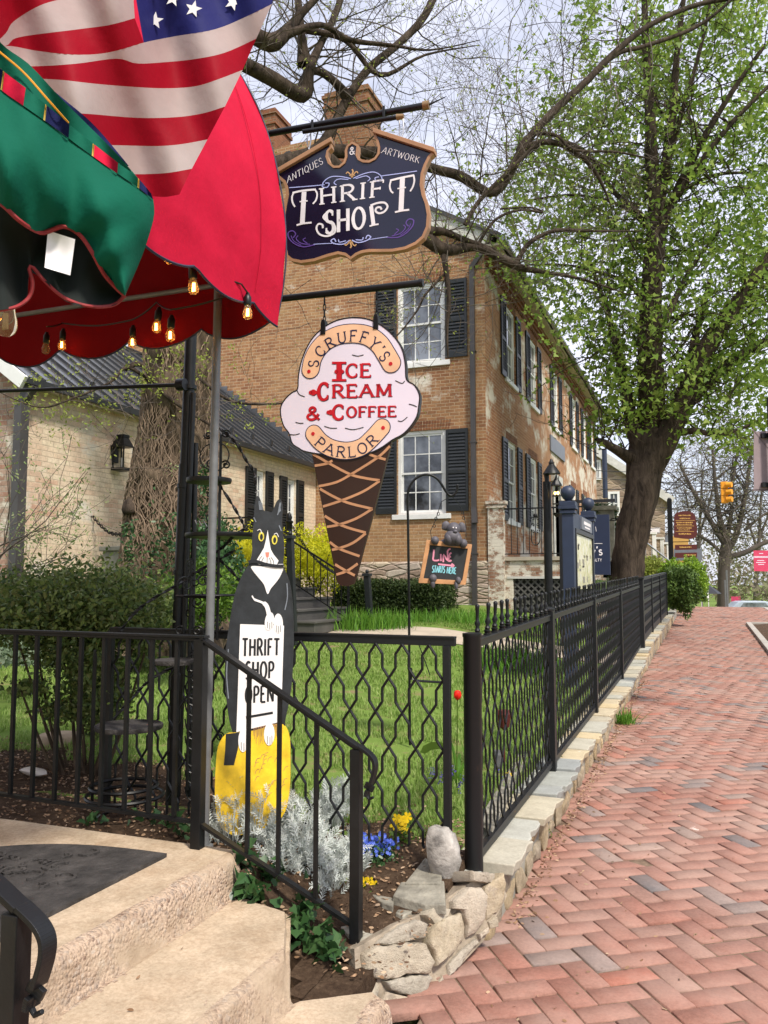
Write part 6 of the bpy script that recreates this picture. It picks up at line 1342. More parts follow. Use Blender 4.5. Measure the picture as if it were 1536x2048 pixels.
# tartan band in coloured segments
def seg(p, a, b, n=8): q = resamp(p, 201); i0, i1 = int(a * 200), int(b * 200); return [q[i0 + round((i1 - i0) * k / n)] for k in range(n + 1)]
for a, b, mt_ in ((0, .02, 'navy'), (.02, .155, 'navy'), (.155, .165, 'gold'), (.165, .285, 'red'), (.285, .39, 'green'), (.39, .40, 'gold'), (.40, .53, 'navy'), (.53, .66, 'green'), (.66, .672, 'gold'), (.672, .80, 'red'), (.80, .91, 'green'), (.91, .922, 'gold'), (.922, 1., 'navy')):
    gsheet(seg(band_lo, a, b), seg(band_hi, a, b), K[mt_], 'band', n=10, n2=3, off=-.006)
up_hi = [(-120, 20), (0, 215), (150, 330), (300, 490), (450, 640), (600, 790), (775, 992)]
gsheet(band_hi, up_hi, K['green'], 'top_panel', n=40, n2=5, off=.01)
gsheet([(180, 400), (300, 510), (420, 640), (560, 770), (640, 850)], [(215, 415), (330, 510), (450, 610), (540, 705), (660, 850)], K['navy'], 'edge_strip', n=20, n2=2, off=.03)
m = MB(); m.tube([P(*fpx(*q), d=gd(*q) - .008) for q in resamp([(-60, 215), (0, 268), (120, 370), (240, 505), (350, 630)], 24)], .0022, 5); m.build('cord', K['traffic'], gc)
# dark lining hanging behind, with its own piping and the care tag
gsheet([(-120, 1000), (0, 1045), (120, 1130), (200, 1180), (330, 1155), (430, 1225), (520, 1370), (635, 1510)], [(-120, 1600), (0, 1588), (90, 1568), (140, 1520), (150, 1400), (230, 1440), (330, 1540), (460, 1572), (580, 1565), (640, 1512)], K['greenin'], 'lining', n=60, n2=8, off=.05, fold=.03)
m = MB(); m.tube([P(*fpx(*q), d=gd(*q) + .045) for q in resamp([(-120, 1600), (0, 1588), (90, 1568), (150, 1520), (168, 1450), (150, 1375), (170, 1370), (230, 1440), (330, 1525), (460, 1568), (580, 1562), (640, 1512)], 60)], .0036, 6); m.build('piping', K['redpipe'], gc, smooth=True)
gsheet([(245, 1180), (228, 1370)], [(385, 1225), (360, 1410)], K['signwhite'], 'care_tag', n=8, n2=8, off=-.002)
# ---------------------------------------------------------------- information board
XK = -1.45; q1 = P(1138, 1100, x=XK); q2 = P(1178, 1100, x=XK); y1, y2 = q1.y, q2.y
zg = lambda y: hz(-1.5, y)
kb = thing('information_board', 'blue painted double post board with ball finials and map poster behind the fence', 'notice board', (XK, y1, zg(y1)))
for y in (y1, y2):
    zt = 2.50 + (.0 if y == y1 else .03); m = MB(); a = .066; m.box(XK - a, XK + a, y - a, y + a, zg(y) - .1, zt - .06); m.build('post', K['kiosk'], kb, bevel=.006)
    m = MB(); m.box(XK - a - .035, XK + a + .035, y - a - .035, y + a + .035, zt - .06, zt - .02); m.box(XK - a - .02, XK + a + .02, y - a - .02, y + a + .02, zt - .11, zt - .07); m.box(XK - a - .025, XK + a + .025, y - a - .025, y + a + .025, zt - .02, zt + .03); m.build('cap', K['kiosk'], kb, bevel=.005)
    MB().lathe((XK, y, zt + .03), [(.05, 0), (.03, .015), (.055, .035), (.078, .07), (.085, .11), (.075, .15), (.05, .178), (.005, .192)], 16).build('ball_finial', K['kiosk'], kb, smooth=True)
MB().box(XK - .05, XK + .05, y1 + .078, y2 - .078, 1.30, 1.42).box(XK - .05, XK + .05, y1 + .078, y2 - .078, 2.22, 2.42).build('cross_rail', K['kiosk'], kb, bevel=.004)
m = MB(); m.box(XK - .04, XK + .075, y1 + .08, y2 - .08, 1.44, 1.50); m.box(XK - .04, XK + .075, y1 + .08, y2 - .08, 2.18, 2.23); m.box(XK - .04, XK + .075, y1 + .08, y1 + .13, 1.50, 2.18); m.box(XK - .04, XK + .075, y2 - .13, y2 - .08, 1.50, 2.18); cs = m.build('display_case', K['blk'], kb)
KP = Plane((XK + .05, 0, 0), (0, 1, 0)); m = MB(); pbox(m, KP, y1 + .15, y2 - .15, 1.52, 2.17, .0, .006); m.build('map_poster', K['poster'], cs)
m = MB(); random.seed(12)
for k in range(16): a = random.uniform(y1 + .25, y2 - .35); b = random.uniform(1.58, 2.08); pbox(m, KP, a, a + random.uniform(.06, .2), b, b + random.uniform(.02, .08), .006, .008)
m.build('poster_picture', K['paleposter'] if 'paleposter' in K else K['grey_stone'], cs)
m = MB(); pbox(m, KP, lerp(y1, y2, .35), y2 - .2, 2.25, 2.40, .0, .02); tp_ = m.build('title_plate', K['plaque'], kb)
m = MB(); pbox(m, KP, lerp(y1, y2, .45), y2 - .35, 2.32, 2.36, .02, .022); pbox(m, KP, lerp(y1, y2, .5), y2 - .42, 2.28, 2.30, .02, .022); m.build('title_lines', K['signwhite'], tp_)
# ---------------------------------------------------------------- realty sign
ry = 13.6; a_ = P(1128, 1100, y=ry).x; b_ = P(1220, 1100, y=ry).x; RP = Plane((0, ry, 0), (1, 0, 0)); cR = crop(980, 900, 5.486)
rs = thing('realty_sign', 'navy realty sign with white lettering behind the blue information board', 'sign', (a_, ry, .6))
zt, zb = P(1150, 1031, y=ry).z, P(1150, 1150, y=ry).z
m = MB(); pbox(m, RP, a_, b_, zb, zt, -.02, .02); m.build('board', K['realty'], rs, bevel=.003)
MB().box(a_ - .07, a_ - .02, ry - .03, ry + .03, .4, zt + .25).box(a_ - .07, b_ + .1, ry - .02, ry + .02, zt + .20, zt + .25).build('post', K['blk'], rs)
m = MB(); text(m, RP, "Sotheby's", cR(RP, [(768, 1152), (1235, 1152), (1235, 1062), (768, 1062)]), t=.15, c0=.02, c1=.024, tr=.1, serif=.05); text(m, RP, 'INTERNATIONAL REALTY', cR(RP, [(768, 1222), (1228, 1222), (1228, 1192), (768, 1192)]), t=.17, c0=.02, c1=.024, tr=.18)
m.ribbon(RP, cR(RP, [(900, 1025), (1235, 1027)]), .008, .02, .024); m.ribbon(RP, cR(RP, [(1160, 842), (1168, 895)]), .007, .02, .024); m.build('lettering', K['signwhite'], rs)
# ---------------------------------------------------------------- gas style lamp post
q = P(1096, 1100, x=-2.2); zt = P(1096, 965, x=-2.2).z; yl_ = q.y
lp = thing('lamp_post', 'black street lamp post with conical hood and glowing lantern before the porch', 'street lamp', (-2.2, yl_, .6))
MB().tube([(-2.2, yl_, .4), (-2.2, yl_, zt)], .062, 10).tube([(-2.2, yl_, zt), (-2.2, yl_, zt + .12)], .035, 8).build('post', K['iron'], lp, smooth=True)
hx = P(1103, 940, d=(q - CAMV).dot(Vector(FWD))); m = MB(); m.lathe((hx.x, hx.y, hx.z - .06), [(.135, 0), (.12, .03), (.06, .12), (.05, .13), (.035, .16), (.05, .165), (.03, .19), (.015, .23)], 12).build('hood', K['iron'], lp, smooth=True)
m = MB()
for s in (-1, 1):
    for r_ in (-1, 1): m.tube([(hx.x + s * .10, hx.y + r_ * .10, hx.z - .05), (hx.x + s * .055, hx.y + r_ * .055, hx.z - .36)], .007, 4)
m.build('cage', K['iron'], lp)
lx = P(1113, 990, d=(q - CAMV).dot(Vector(FWD)) - .1); m = MB(); z_ = lx.z
for s in (-1, 1):
    for r_ in (-1, 1): m.tube([(lx.x + s * .06, lx.y + r_ * .06, z_ + .14), (lx.x + s * .045, lx.y + r_ * .045, z_ - .28)], .006, 4)
m.lathe((lx.x, lx.y, z_ + .14), [(.085, 0), (.08, .02), (.02, .12), (.012, .16)], 8); m.lathe((lx.x, lx.y, z_ - .33), [(.02, 0), (.055, .04), (.06, .06)], 8)
for zz in (-.02, -.14): m.lathe((lx.x, lx.y, z_ + zz), [(.066, 0), (.066, .012)], 8)
cg = m.build('lantern', K['iron'], lp)
MB().ball((lx.x - .02, lx.y, z_ + .03), .018, 8, 1.4).ball((lx.x + .022, lx.y, z_ + .03), .018, 8, 1.4).build('flame', K['glow'], cg)
# ---------------------------------------------------------------- far street: houses, signs, signal
SB = thing('stone_house', 'brown stone gabled house seen past the brick house', 'house', P(1230, 1100, d=46))
D0 = 46.; o = P(1190, 1100, d=D0); SPn = Plane(o, Vector((1, .10, 0))); 
def cs_(pts): return [SPn.st(a, b) for a, b in pts]
zgr = -o.z
m = MB(); m.prism(SPn, cs_([(1120, 1230), (1330, 1230), (1330, 1000), (1262, 950), (1180, 900), (1120, 930)]), -9., 0); m.build('wall', K['rubble2'], SB)
m = MB(); m.ribbon(SPn, cs_([(1176, 893), (1270, 953), (1345, 1003)]), .42, -9.2, .3); m.build('roof', K['white_old'], SB)
for (x0, x1, yt, yb) in ((1189, 1202, 920, 960), (1217, 1239, 983, 1032)):
    a, b = SPn.st(x0, yb), SPn.st(x1, yt); m = MB(); pbox(m, SPn, a[0] + .12, b[0] - .12, a[1] + .12, b[1] - .12, 0, .03); pn = None
    f = MB(); w_ = .13
    pbox(f, SPn, a[0], a[0] + w_, a[1], b[1], 0, .09); pbox(f, SPn, b[0] - w_, b[0], a[1], b[1], 0, .09); pbox(f, SPn, a[0] + w_, b[0] - w_, b[1] - w_, b[1], 0, .09); pbox(f, SPn, a[0] + w_, b[0] - w_, a[1], a[1] + w_, 0, .1)
    c_ = (a[0] + b[0]) / 2; pbox(f, SPn, c_ - .02, c_ + .02, a[1] + w_, b[1] - w_, .03, .06); cz = (a[1] + b[1]) / 2; pbox(f, SPn, a[0] + w_, b[0] - w_, cz - .03, cz + .03, .03, .06)
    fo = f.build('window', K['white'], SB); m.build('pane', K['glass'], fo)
a, b = SPn.st(1207, 1005), SPn.st(1214, 912); m = MB(); c = SPn.w((a[0] + b[0]) / 2, a[1], 2.5); m.tube([c, c + Vector((0, 0, b[1] - a[1]))], .13, 10); m.build('flue', K['kiosk'], SB, smooth=True)
SC = thing('cream_house', 'cream walled building with deep cornice just right of the maple trunk', 'house', P(1300, 1100, d=62)); C2 = Plane(P(1290, 1100, d=62), Vector((1, .1, 0)))
c2 = lambda pts: [C2.st(a, b) for a, b in pts]
m = MB(); m.prism(C2, c2([(1200, 1230), (1316, 1230), (1316, 1022), (1200, 1022)]), -10, 0); m.build('wall', K['cream_stucco'], SC)
m = MB(); m.prism(C2, c2([(1200, 1026), (1322, 1026), (1326, 1014), (1308, 994), (1200, 994)]), -10.3, .5); m.build('cornice', K['tan'], SC)
SD = thing('white_house', 'low pale building with grey roof in the far street gap', 'house', P(1320, 1100, d=75)); C3 = Plane(P(1330, 1100, d=75), Vector((1, .1, 0))); c3 = lambda pts: [C3.st(a, b) for a, b in pts]
m = MB(); m.prism(C3, c3([(1280, 1230), (1368, 1230), (1368, 1090), (1280, 1090)]), -8, 0); m.build('wall', K['cream_stucco'], SD); m = MB(); m.prism(C3, c3([(1276, 1092), (1366, 1092), (1340, 1066), (1280, 1066)]), -8, .3); m.build('roof', K['plaque'], SD)
# stone porch piers and sloping handrail beside the evergreens
pp_ = thing('stone_porch', 'row of brown stone porch piers right of the maple trunk', 'porch', P(1310, 1160, d=36)); 
for x0, x1, yt, dd in ((1288, 1305, 1068, 34), (1310, 1321, 1078, 37), (1324, 1334, 1088, 40)):
    a, b = P(x0, 1180, d=dd), P(x1, yt, d=dd); m = MB(); m.box(a.x, b.x, a.y, a.y + .5, .3, b.z); m.build('pier', K['rubble2'], pp_)
    m = MB(); m.box(b.x - .02, b.x + .12, a.y - .02, a.y + .3, .3, b.z + .0); m.box(a.x - .05, b.x + .15, a.y - .05, a.y + .55, b.z, b.z + .09); m.build('trim', K['white'], pp_)
m = MB(); a, b = P(1291, 1084, d=27), P(1384, 1158, d=27); m.tube([a, b], .03, 8); m.tube([b, b - Vector((0, 0, .9))], .022, 6)
for k in range(7): p = a.lerp(b, k / 8); m.tube([p, p - Vector((0, 0, .8))], .010, 4)
tag(m.build('stair_rail', K['chrome']), 'grey handrail sloping down over the evergreen shrubs', 'handrail')
# tall black post with gold lettered maroon boards
D1 = 36.; bpst = P(1342, 1110, d=D1); tb = thing('board_post', 'black sidewalk post carrying arched maroon and gold business boards', 'sign', (bpst.x, bpst.y, .6)); D1P = Plane(P(1342, 1050, d=D1), (1, .1, 0)); d1 = lambda pts: [D1P.st(a, b) for a, b in pts]
top_ = P(1342, 998, d=D1); m = MB(); m.box(bpst.x - .10, bpst.x + .10, bpst.y - .1, bpst.y + .1, .3, top_.z); m.ball((bpst.x, bpst.y, top_.z), .09, 8); m.build('post', K['iron'], tb)
m = MB(); m.tube([P(1344, 1019, d=D1), P(1388, 1018, d=D1)], .022, 6); m.tube([P(1344, 1084, d=D1), P(1398, 1083, d=D1)], .018, 6); m.build('bracket', K['iron'], tb)
m = MB(); m.prism(D1P, d1(smooth_path([(1348, 1075), (1391, 1075), (1391, 1034)]) + smooth_path([(1391, 1034), (1386, 1026), (1370, 1022), (1353, 1026), (1348, 1034)])), -.04, .04); m.build('board', K['maroon'], tb)
m = MB(); m.prism(D1P, d1([(1350, 1100), (1394, 1099), (1394, 1089), (1350, 1090)]), -.03, .03); m.build('board', K['maroon'], tb); m = MB(); m.prism(D1P, d1([(1350, 1116), (1394, 1115), (1394, 1105), (1350, 1106)]), -.03, .03); m.build('board', K['maroon'], tb)
m = MB(); random.seed(21)
for (x0, x1, y, w_) in ((1357, 1381, 1031, .05), (1359, 1380, 1037, .05), (1351, 1389, 1041, .02), (1352, 1385, 1045, .06), (1354, 1384, 1049, .04), (1351, 1388, 1052, .02), (1354, 1383, 1056, .05), (1357, 1379, 1060, .035), (1351, 1388, 1063, .02), (1357, 1382, 1068, .07), (1359, 1383, 1094.5, .06), (1372, 1391, 1110, .06)):
    if w_ < .03: m.ribbon(D1P, d1([(x0, y), (x1, y)]), w_, .04, .046); continue
    x = x0
    while x < x1: s = random.uniform(1.4, 3.4); m.ribbon(D1P, d1([(x, y + random.uniform(-.3, .3)), (min(x1, x + s), y + random.uniform(-.3, .3))]), w_ * random.uniform(.7, 1.2), .04, .046); x += s + random.uniform(.5, 1.1)
m.build('gilt_lettering', K['signgold'], tb)
D2P = Plane(P(1365, 1100, d=44), (1, .1, 0)); m = MB(); m.prism(D2P, [D2P.st(*q) for q in [(1344, 1132), (1377, 1132), (1377, 1072), (1344, 1072)]], -.05, .05); tag(m.build('yellow_board', K['signgold']), 'plain golden yellow panel behind the maroon boards', 'board')
m = MB(); q_ = [D2P.st(*q) for q in [(1346, 1122), (1402, 1122), (1402, 1098), (1346, 1098)]]; m.prism(D2P, q_, .5, .56); tag(m.build('white_board', K['plaque']), 'pale grey panel behind the lowest maroon boards', 'board')
# arrow sign
DA = Plane(P(1300, 1060, d=40), (1, .1, 0)); m = MB(); q_ = [DA.st(*q) for q in [(1290, 1067), (1320, 1066), (1320, 1055), (1290, 1056)]]; m.prism(DA, q_, -.01, .01); ar = m.build('arrow_sign', K['signwhite']); tag(ar, 'small white street sign with left pointing black arrow', 'sign')
m = MB(); m.prism(DA, [DA.st(*q) for q in [(1294, 1061), (1298, 1058.5), (1298, 1063.5)]], .01, .014); m.ribbon(DA, [DA.st(1297, 1061), DA.st(1303, 1061)], .05, .01, .014)
m.ribbon(DA, [DA.st(*q) for q in [(1291, 1066), (1319, 1065), (1319, 1056), (1291, 1057)]], .02, .01, .013, closed=True); text(m, DA, 'FREE', [DA.st(*q) for q in [(1303, 1063.5), (1315, 1063.2), (1315, 1058.6), (1303, 1058.9)]] if False else [DA.st(*q) for q in [(1304, 1063.3), (1315, 1063), (1315, 1059), (1304, 1059.2)]], t=.15, c0=.01, c1=.013) if False else None
m.build('arrow', K['blk'], ar)
# traffic signal on span wires
DS = 41.; ts_ = thing('traffic_signal', 'yellow three lens traffic signal hanging over the street', 'traffic light', P(1453, 985, d=DS)); k_ = DS / FPX
m = MB(); c0 = P(1449, 985, d=DS); hv = .165
for i in range(3):
    zc_ = c0.z + (1 - i) * .36; m.box(c0.x - .17, c0.x + .17, c0.y - .12, c0.y + .16, zc_ - .172, zc_ + .172)
m.build('housing', K['traffic'], ts_, bevel=.03)
for i in range(3):
    zc_ = c0.z + (1 - i) * .36; m = MB(); m.tube([(c0.x + .1, c0.y - .1, zc_), (c0.x + .34, c0.y - .2, zc_ + .0)], [.14, .135], 14, cap=True); m.build('visor', K['traffic'], ts_, smooth=True)
MB().tube([(c0.x, c0.y, c0.z + .5), (c0.x, c0.y, c0.z + .9)], .03, 6).build('hanger', K['iron'], ts_)
for i, (pa, pb, d_, sag, lb) in enumerate((((1180, 940), (1700, 905), 41, .9, 'topmost thin wire of the street span'), ((1180, 955), (1720, 960), 41.3, .5, 'second thin wire of the street span'), ((1290, 962), (1700, 980), 42, .4, 'third thin wire crossing behind the signal'), ((1200, 978), (1260, 976), 40, .1, 'black wire end against the stone house'), ((1330, 985), (1700, 975), 43, .5, 'fourth thin wire crossing behind the signal'), ((1320, 1015), (1700, 1000), 44, .6, 'lowest thin wire of the street span'))):
    A, B = P(*pa, d=d_), P(*pb, d=d_); m = MB(); m.tube([A.lerp(B, t_ / 16) - Vector((0, 0, sag * 4 * (t_ / 16) * (1 - t_ / 16) * .5)) for t_ in range(17)], .018, 4); tag(m.build('overhead_wire', K['blk']), lb, 'wire', 'wires spanning the street')
# pink banner and the backs of signs at the right edge
m = MB(); D3 = 27.; PB = Plane(P(1522, 1120, d=D3), Vector(RGT)); bb = [PB.st(*q) for q in [(1508, 1142), (1537, 1143), (1536, 1101), (1507, 1101)]]; m.prism(PB, bb, -.004, .004); bn = tag(m.build('pink_banner', K['pinkban']), 'pink cloth banner hanging over the far end of the sidewalk', 'banner')
m = MB()
for y in (1113, 1115): m.ribbon(PB, [PB.st(1508, y), PB.st(1536, y)], .02, .004, .007)
for y, a, b in ((1107, 1518, 1526), (1121, 1514, 1528), (1125, 1512, 1531), (1129, 1516, 1528)): m.ribbon(PB, [PB.st(a, y), PB.st(b, y)], .022, .004, .006)
m.build('banner_lines', K['icecream'], bn)
D4 = 9.; PS = Plane(P(1520, 920, d=D4), Vector(RGT)); sgp2 = thing('road_sign', 'rounded rosy grey back of a street sign on a thin black pole', 'sign', P(1540, 1165, d=D4))
m = MB(); pts_ = smooth_path([(1508, 866), (1512, 863), (1600, 861), (1604, 866), (1604, 974), (1600, 979), (1512, 978), (1508, 972)], True, 3); m.prism(PS, [PS.st(*q) for q in pts_], -.006, 0); m.build('plate', K['rosesign'], sgp2)
m = MB(); m.ribbon(PS, [PS.st(1521, 872), PS.st(1560, 871)], .05, 0, .04); m.ribbon(PS, [PS.st(1522, 970), PS.st(1560, 971)], .05, 0, .04); a = P(1541, 850, d=D4 - .05); m.tube([(a.x, a.y, gz(a.y) - .1), (a.x, a.y, a.z + .3)], .03, 8); m.build('bracket', K['iron'], sgp2)
# cafe things and vehicle roof at the crest
m = MB(); q = P(1404, 1180, d=46); m.lathe((q.x, q.y, q.z - .2), [(1.0, 0), (.9, .1), (.03, .75)], 10); um = m.build('umbrella', K['blk']); tag(um, 'dark cafe umbrella beyond the evergreen shrubs', 'umbrella'); MB().tube([(q.x, q.y, q.z - 2.2), (q.x, q.y, q.z)], .03, 6).build('pole', K['grey_pole'], um)
m = MB(); q = P(1410, 1200, d=44); zg_ = .35
for sx, sy in ((0, 0), (.5, .3), (-.6, .2)): 
    m.box(q.x + sx - .2, q.x + sx + .2, q.y + sy - .2, q.y + sy + .2, zg_ + .42, zg_ + .46); m.box(q.x + sx - .2, q.x + sx + .2, q.y + sy + .17, q.y + sy + .2, zg_ + .46, zg_ + .95)
    for a in (-.17, .17):
        for b in (-.17, .17): m.tube([(q.x + sx + a, q.y + sy + b, zg_ - .4), (q.x + sx + a, q.y + sy + b, zg_ + .42)], .02, 4)
    break
tag(m.build('cafe_chair', K['white']), 'white cafe chair under the dark umbrella', 'chair')
m = MB(); q = P(1505, 1212, d=58); zb_ = q.z - 1.2; L2 = 2.1
pr_ = [(-L2, .35), (-L2, .95), (-1.7, 1.05), (-1.2, 1.48), (-.9, 1.56), (.6, 1.56), (.95, 1.48), (1.4, 1.05), (2.0, .9), (L2, .35)]
CPn = Plane((q.x, q.y, zb_), (1, .25, 0)); m.prism(CPn, pr_, -.85, .85); car = m.build('parked_car', K['van'], bevel=.06); tag(car, 'pale blue car roof just showing over the sidewalk crest', 'car')
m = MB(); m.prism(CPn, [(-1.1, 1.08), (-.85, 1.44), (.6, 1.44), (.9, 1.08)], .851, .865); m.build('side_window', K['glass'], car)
for a in (-1.3, 1.3): m = MB(); c = CPn.w(a, .32, .80); m.tube([c, c + CPn.n * .12], .32, 16); m.build('wheel', K['blk'], car)
m = MB(); q = P(1470, 1200, d=60); m.box(q.x - .25, q.x + .25, q.y - .05, q.y + .05, q.z - 1.2, q.z + .25); m.box(q.x + .3, q.x + .36, q.y, q.y + .06, q.z - 1.2, q.z + .3); tag(m.build('pink_board', K['pinkban']), 'small pink board standing left of the car', 'board')
m = MB(); a = P(1455, 1208, d=50); m.tube([(a.x, a.y, -.3), (a.x, a.y, P(1455, 1140, d=50).z)], .06, 6); a = P(1451, 1208, d=49); m.tube([(a.x, a.y, -.3), (a.x, a.y, P(1451, 1160, d=49).z)], .05, 6); tag(m.build('sign_pole', K['grey_pole']), 'thin grey pole beside the big bare tree trunk', 'pole')
# ---------------------------------------------------------------- wrought iron plant stand
PD = 4.15
def S(a, b, d=PD): return P(a, b, d=d)
psd = thing('plant_stand', 'wrought iron tiered plant stand with round shelves, scrolls and twisted arms behind the handrail', 'plant stand', S(300, 1620))
def disk(px, py, wpx, dd=PD, th=.014):
    c = S(px, py, dd); r = wpx / 2 / FPX * dd; return MB().lathe(c, [(r, -th), (r * 1.03, -th * .3), (r * 1.02, th * .5), (r * .96, th * .55), (r * .94, th * .1)], 26).build('shelf', K['rubber'] if py > 1300 else K['iron'], psd, smooth=True)
for a in ((418, 960, 88), (448, 1070, 150, 4.2), (425, 1190, 110, 4.2, .006), (349, 1322, 86, 4.0), (258, 1452, 130, 4.0)): disk(*a)
def twist(pts, w_=.008, nm='twisted_arm', dd=PD):
    pp = [S(*q[:2], q[2] if len(q) > 2 else dd) for q in smooth_path([(*q, dd) if len(q) == 2 else q for q in pts], False, 8)]; m = MB(); vs = []; n_ = len(pp)
    for i, p in enumerate(pp):
        d = (pp[min(i + 1, n_ - 1)] - pp[max(0, i - 1)]).normalized(); x = d.orthogonal().normalized(); y = d.cross(x); a = i * .55
        u_ = x * math.cos(a) + y * math.sin(a); v_ = d.cross(u_); vs += [p + u_ * w_ + v_ * w_ * .35, p - u_ * w_ + v_ * w_ * .35, p - u_ * w_ - v_ * w_ * .35, p + u_ * w_ - v_ * w_ * .35]
    m.add(vs, [(i * 4 + k, i * 4 + (k + 1) % 4, (i + 1) * 4 + (k + 1) % 4, (i + 1) * 4 + k) for i in range(n_ - 1) for k in range(4)]); return m.build(nm, K['iron'], psd)
twist([(424, 845), (455, 870), (475, 890), (492, 920), (508, 945), (512, 985)]); twist([(438, 968), (462, 1005), (480, 1035), (490, 1056)]); twist([(494, 1056), (470, 1070), (445, 1095), (420, 1110)])
twist([(470, 1100), (440, 1118), (400, 1140), (358, 1168), (310, 1195), (270, 1225), (235, 1270)]); twist([(446, 1255), (400, 1290), (370, 1320), (300, 1360), (262, 1400), (215, 1450)]); twist([(440, 1120), (470, 1150), (486, 1170)]); twist([(300, 1590), (250, 1610), (205, 1630)])
def scroll(px, py, r, turns=1.6, a0=0., sgn=1, dd=PD, th=.0045, tail=None):
    pts = []; n_ = 22
    for k in range(n_ + 1): t_ = k / n_; a = a0 + sgn * turns * 2 * PI * t_; rr = r * (.22 + .78 * t_); pts.append(S(px + rr * math.cos(a), py + rr * math.sin(a), dd))
    if tail:
        pts += [S(px + (tail[0] - px) * f + (1 - f) * 0, py + (tail[1] - py) * f, dd) for f in (1.,)]
    m = MB(); m.tube(pts, th, 5); m.build('scroll', K['iron'], psd, smooth=True)
m = MB(); m.tube([S(*q) for q in smooth_path([(430, 885), (410, 893), (400, 910), (404, 928), (420, 940), (438, 940), (452, 928), (458, 908), (450, 892), (436, 884)])], .0035, 5); m.build('scroll', K['iron'], psd)
for a in ((421, 928, 9, 1.4, PI, 1), (452, 930, 9, 1.4, 0, -1), (416, 870, 8, 1.5, 0, 1), (452, 868, 9, 1.5, PI, 1), (419, 990, 8, 1.3, 0, 1), (420, 1035, 9, 1.3, PI, -1), (415, 1060, 7, 1.4, 0, 1)): scroll(*a)
random.seed(33)
for k in range(26):
    a, b = random.uniform(372, 440), random.uniform(1120, 1250) if k % 2 else random.uniform(1330, 1540); scroll(a, b, random.uniform(9, 22), random.uniform(.9, 1.7), random.uniform(0, 6), random.choice([-1, 1]), PD + random.uniform(-.1, .1), .004)
for k in range(7):
    b = 1340 + k * 34; m = MB(); m.tube([S(*q) for q in smooth_path([(378 + 6 * (k % 2), b), (402, b + 12), (410, b + 34), (396, b + 58), (376, b + 52), (370, b + 30)])], .004, 5); m.build('scroll', K['iron'], psd)
m = MB()
for px_, y0, y1 in ((378, 1120, 1580), (438, 870, 1280), (415, 1260, 1600), (188, 1300, 1620), (300, 1330, 1640), (366, 1180, 1400)): m.tube([S(px_ + (4 if y0 < 1200 else 2), y0), S(px_ - 4, y1)], .0075, 6)
m.tube([S(352, 1192), S(440, 1195)], .008, 6); m.tube([S(190, 1310), S(182, 1560)], .01, 6); m.build('upright', K['iron'], psd, smooth=True)
for (px_, py, wx, dd) in ((248, 1572, 130, 4.2), (250, 1590, 150, 4.2)):
    c = S(px_, py, dd); r = wx / 2 / FPX * dd; MB().tube([c + Vector((r * math.cos(a), r * math.sin(a), 0)) for a in [2 * PI * k / 28 for k in range(29)]], .009, 6).build('ring', K['iron'], psd, smooth=True)
m = MB(); m.tube([S(390 + 0, 1040), S(394, 1050), S(398, 1042), S(404, 1052), S(408, 1043), S(414, 1053)], .003, 4); m.build('wire', K['chrome'], psd)
for (a, b, r) in ((360, 1262, 14), (372, 1275, 10), (395, 1262, 12), (420, 1265, 14)): scroll(a, b, r, 1.4, random.uniform(0, 6))
# ---------------------------------------------------------------- vegetation helpers
def grow(segs, p, d, L_, r, lvl, rng, up=.12, wig=.35, split=2.4, tips=None, minr=.0035):
    """random twig: adds (points, radii) to segs and tip points to tips"""
    n_ = max(3, int(L_ / .16)); pts = [Vector(p)]; d = Vector(d).normalized(); rs = [r]
    for k in range(n_):
        d = (d + Vector((rng.gauss(0, wig), rng.gauss(0, wig), rng.gauss(0, wig) + up)) * .45).normalized(); pts.append(pts[-1] + d * (L_ / n_)); rs.append(max(minr, r * (1 - .75 * (k + 1) / n_)))
    segs.append((pts, rs))
    if tips is not None: tips += [tuple(q) for q in pts[n_ // 2:]] if lvl == 0 else [tuple(pts[-1])]
    if lvl > 0:
        m_ = int(split + rng.random() * 1.6)
        for k in range(m_):
            i = rng.randint(max(1, n_ // 4), n_); a = pts[i]; dd = (pts[i] - pts[i - 1]).normalized(); s = Vector((rng.gauss(0, 1), rng.gauss(0, 1), rng.gauss(0, 1) * .8 + .25)).normalized(); dd = (dd * .75 + s * .85).normalized()
            grow(segs, a, dd, L_ * rng.uniform(.45, .75), rs[i] * .62, lvl - 1, rng, up, wig, split, tips, minr)
def wood(name, segs, mat, par, n=4):
    m = MB()
    for pts, rs in segs: m.tube(pts, list(rs), n if rs[0] < .05 else max(n, 8), cap=False)
    return m.build(name, mat, par, smooth=True)
def limb(spec, n=5, wob=.0):
    """spec: (px, py, depth, width_px)"""
    sp = smooth_path([tuple(map(float, q)) for q in spec], False, n); pts = [P(a, b, d=c) for a, b, c, w_ in sp]; rs = [max(.004, w_ / 2 / FPX * c) for a, b, c, w_ in sp]
    if wob: pts = [p + Vector((random.uniform(-wob, wob), random.uniform(-wob, wob), random.uniform(-wob, wob))) * r for p, r in zip(pts, rs)]
    return pts, rs
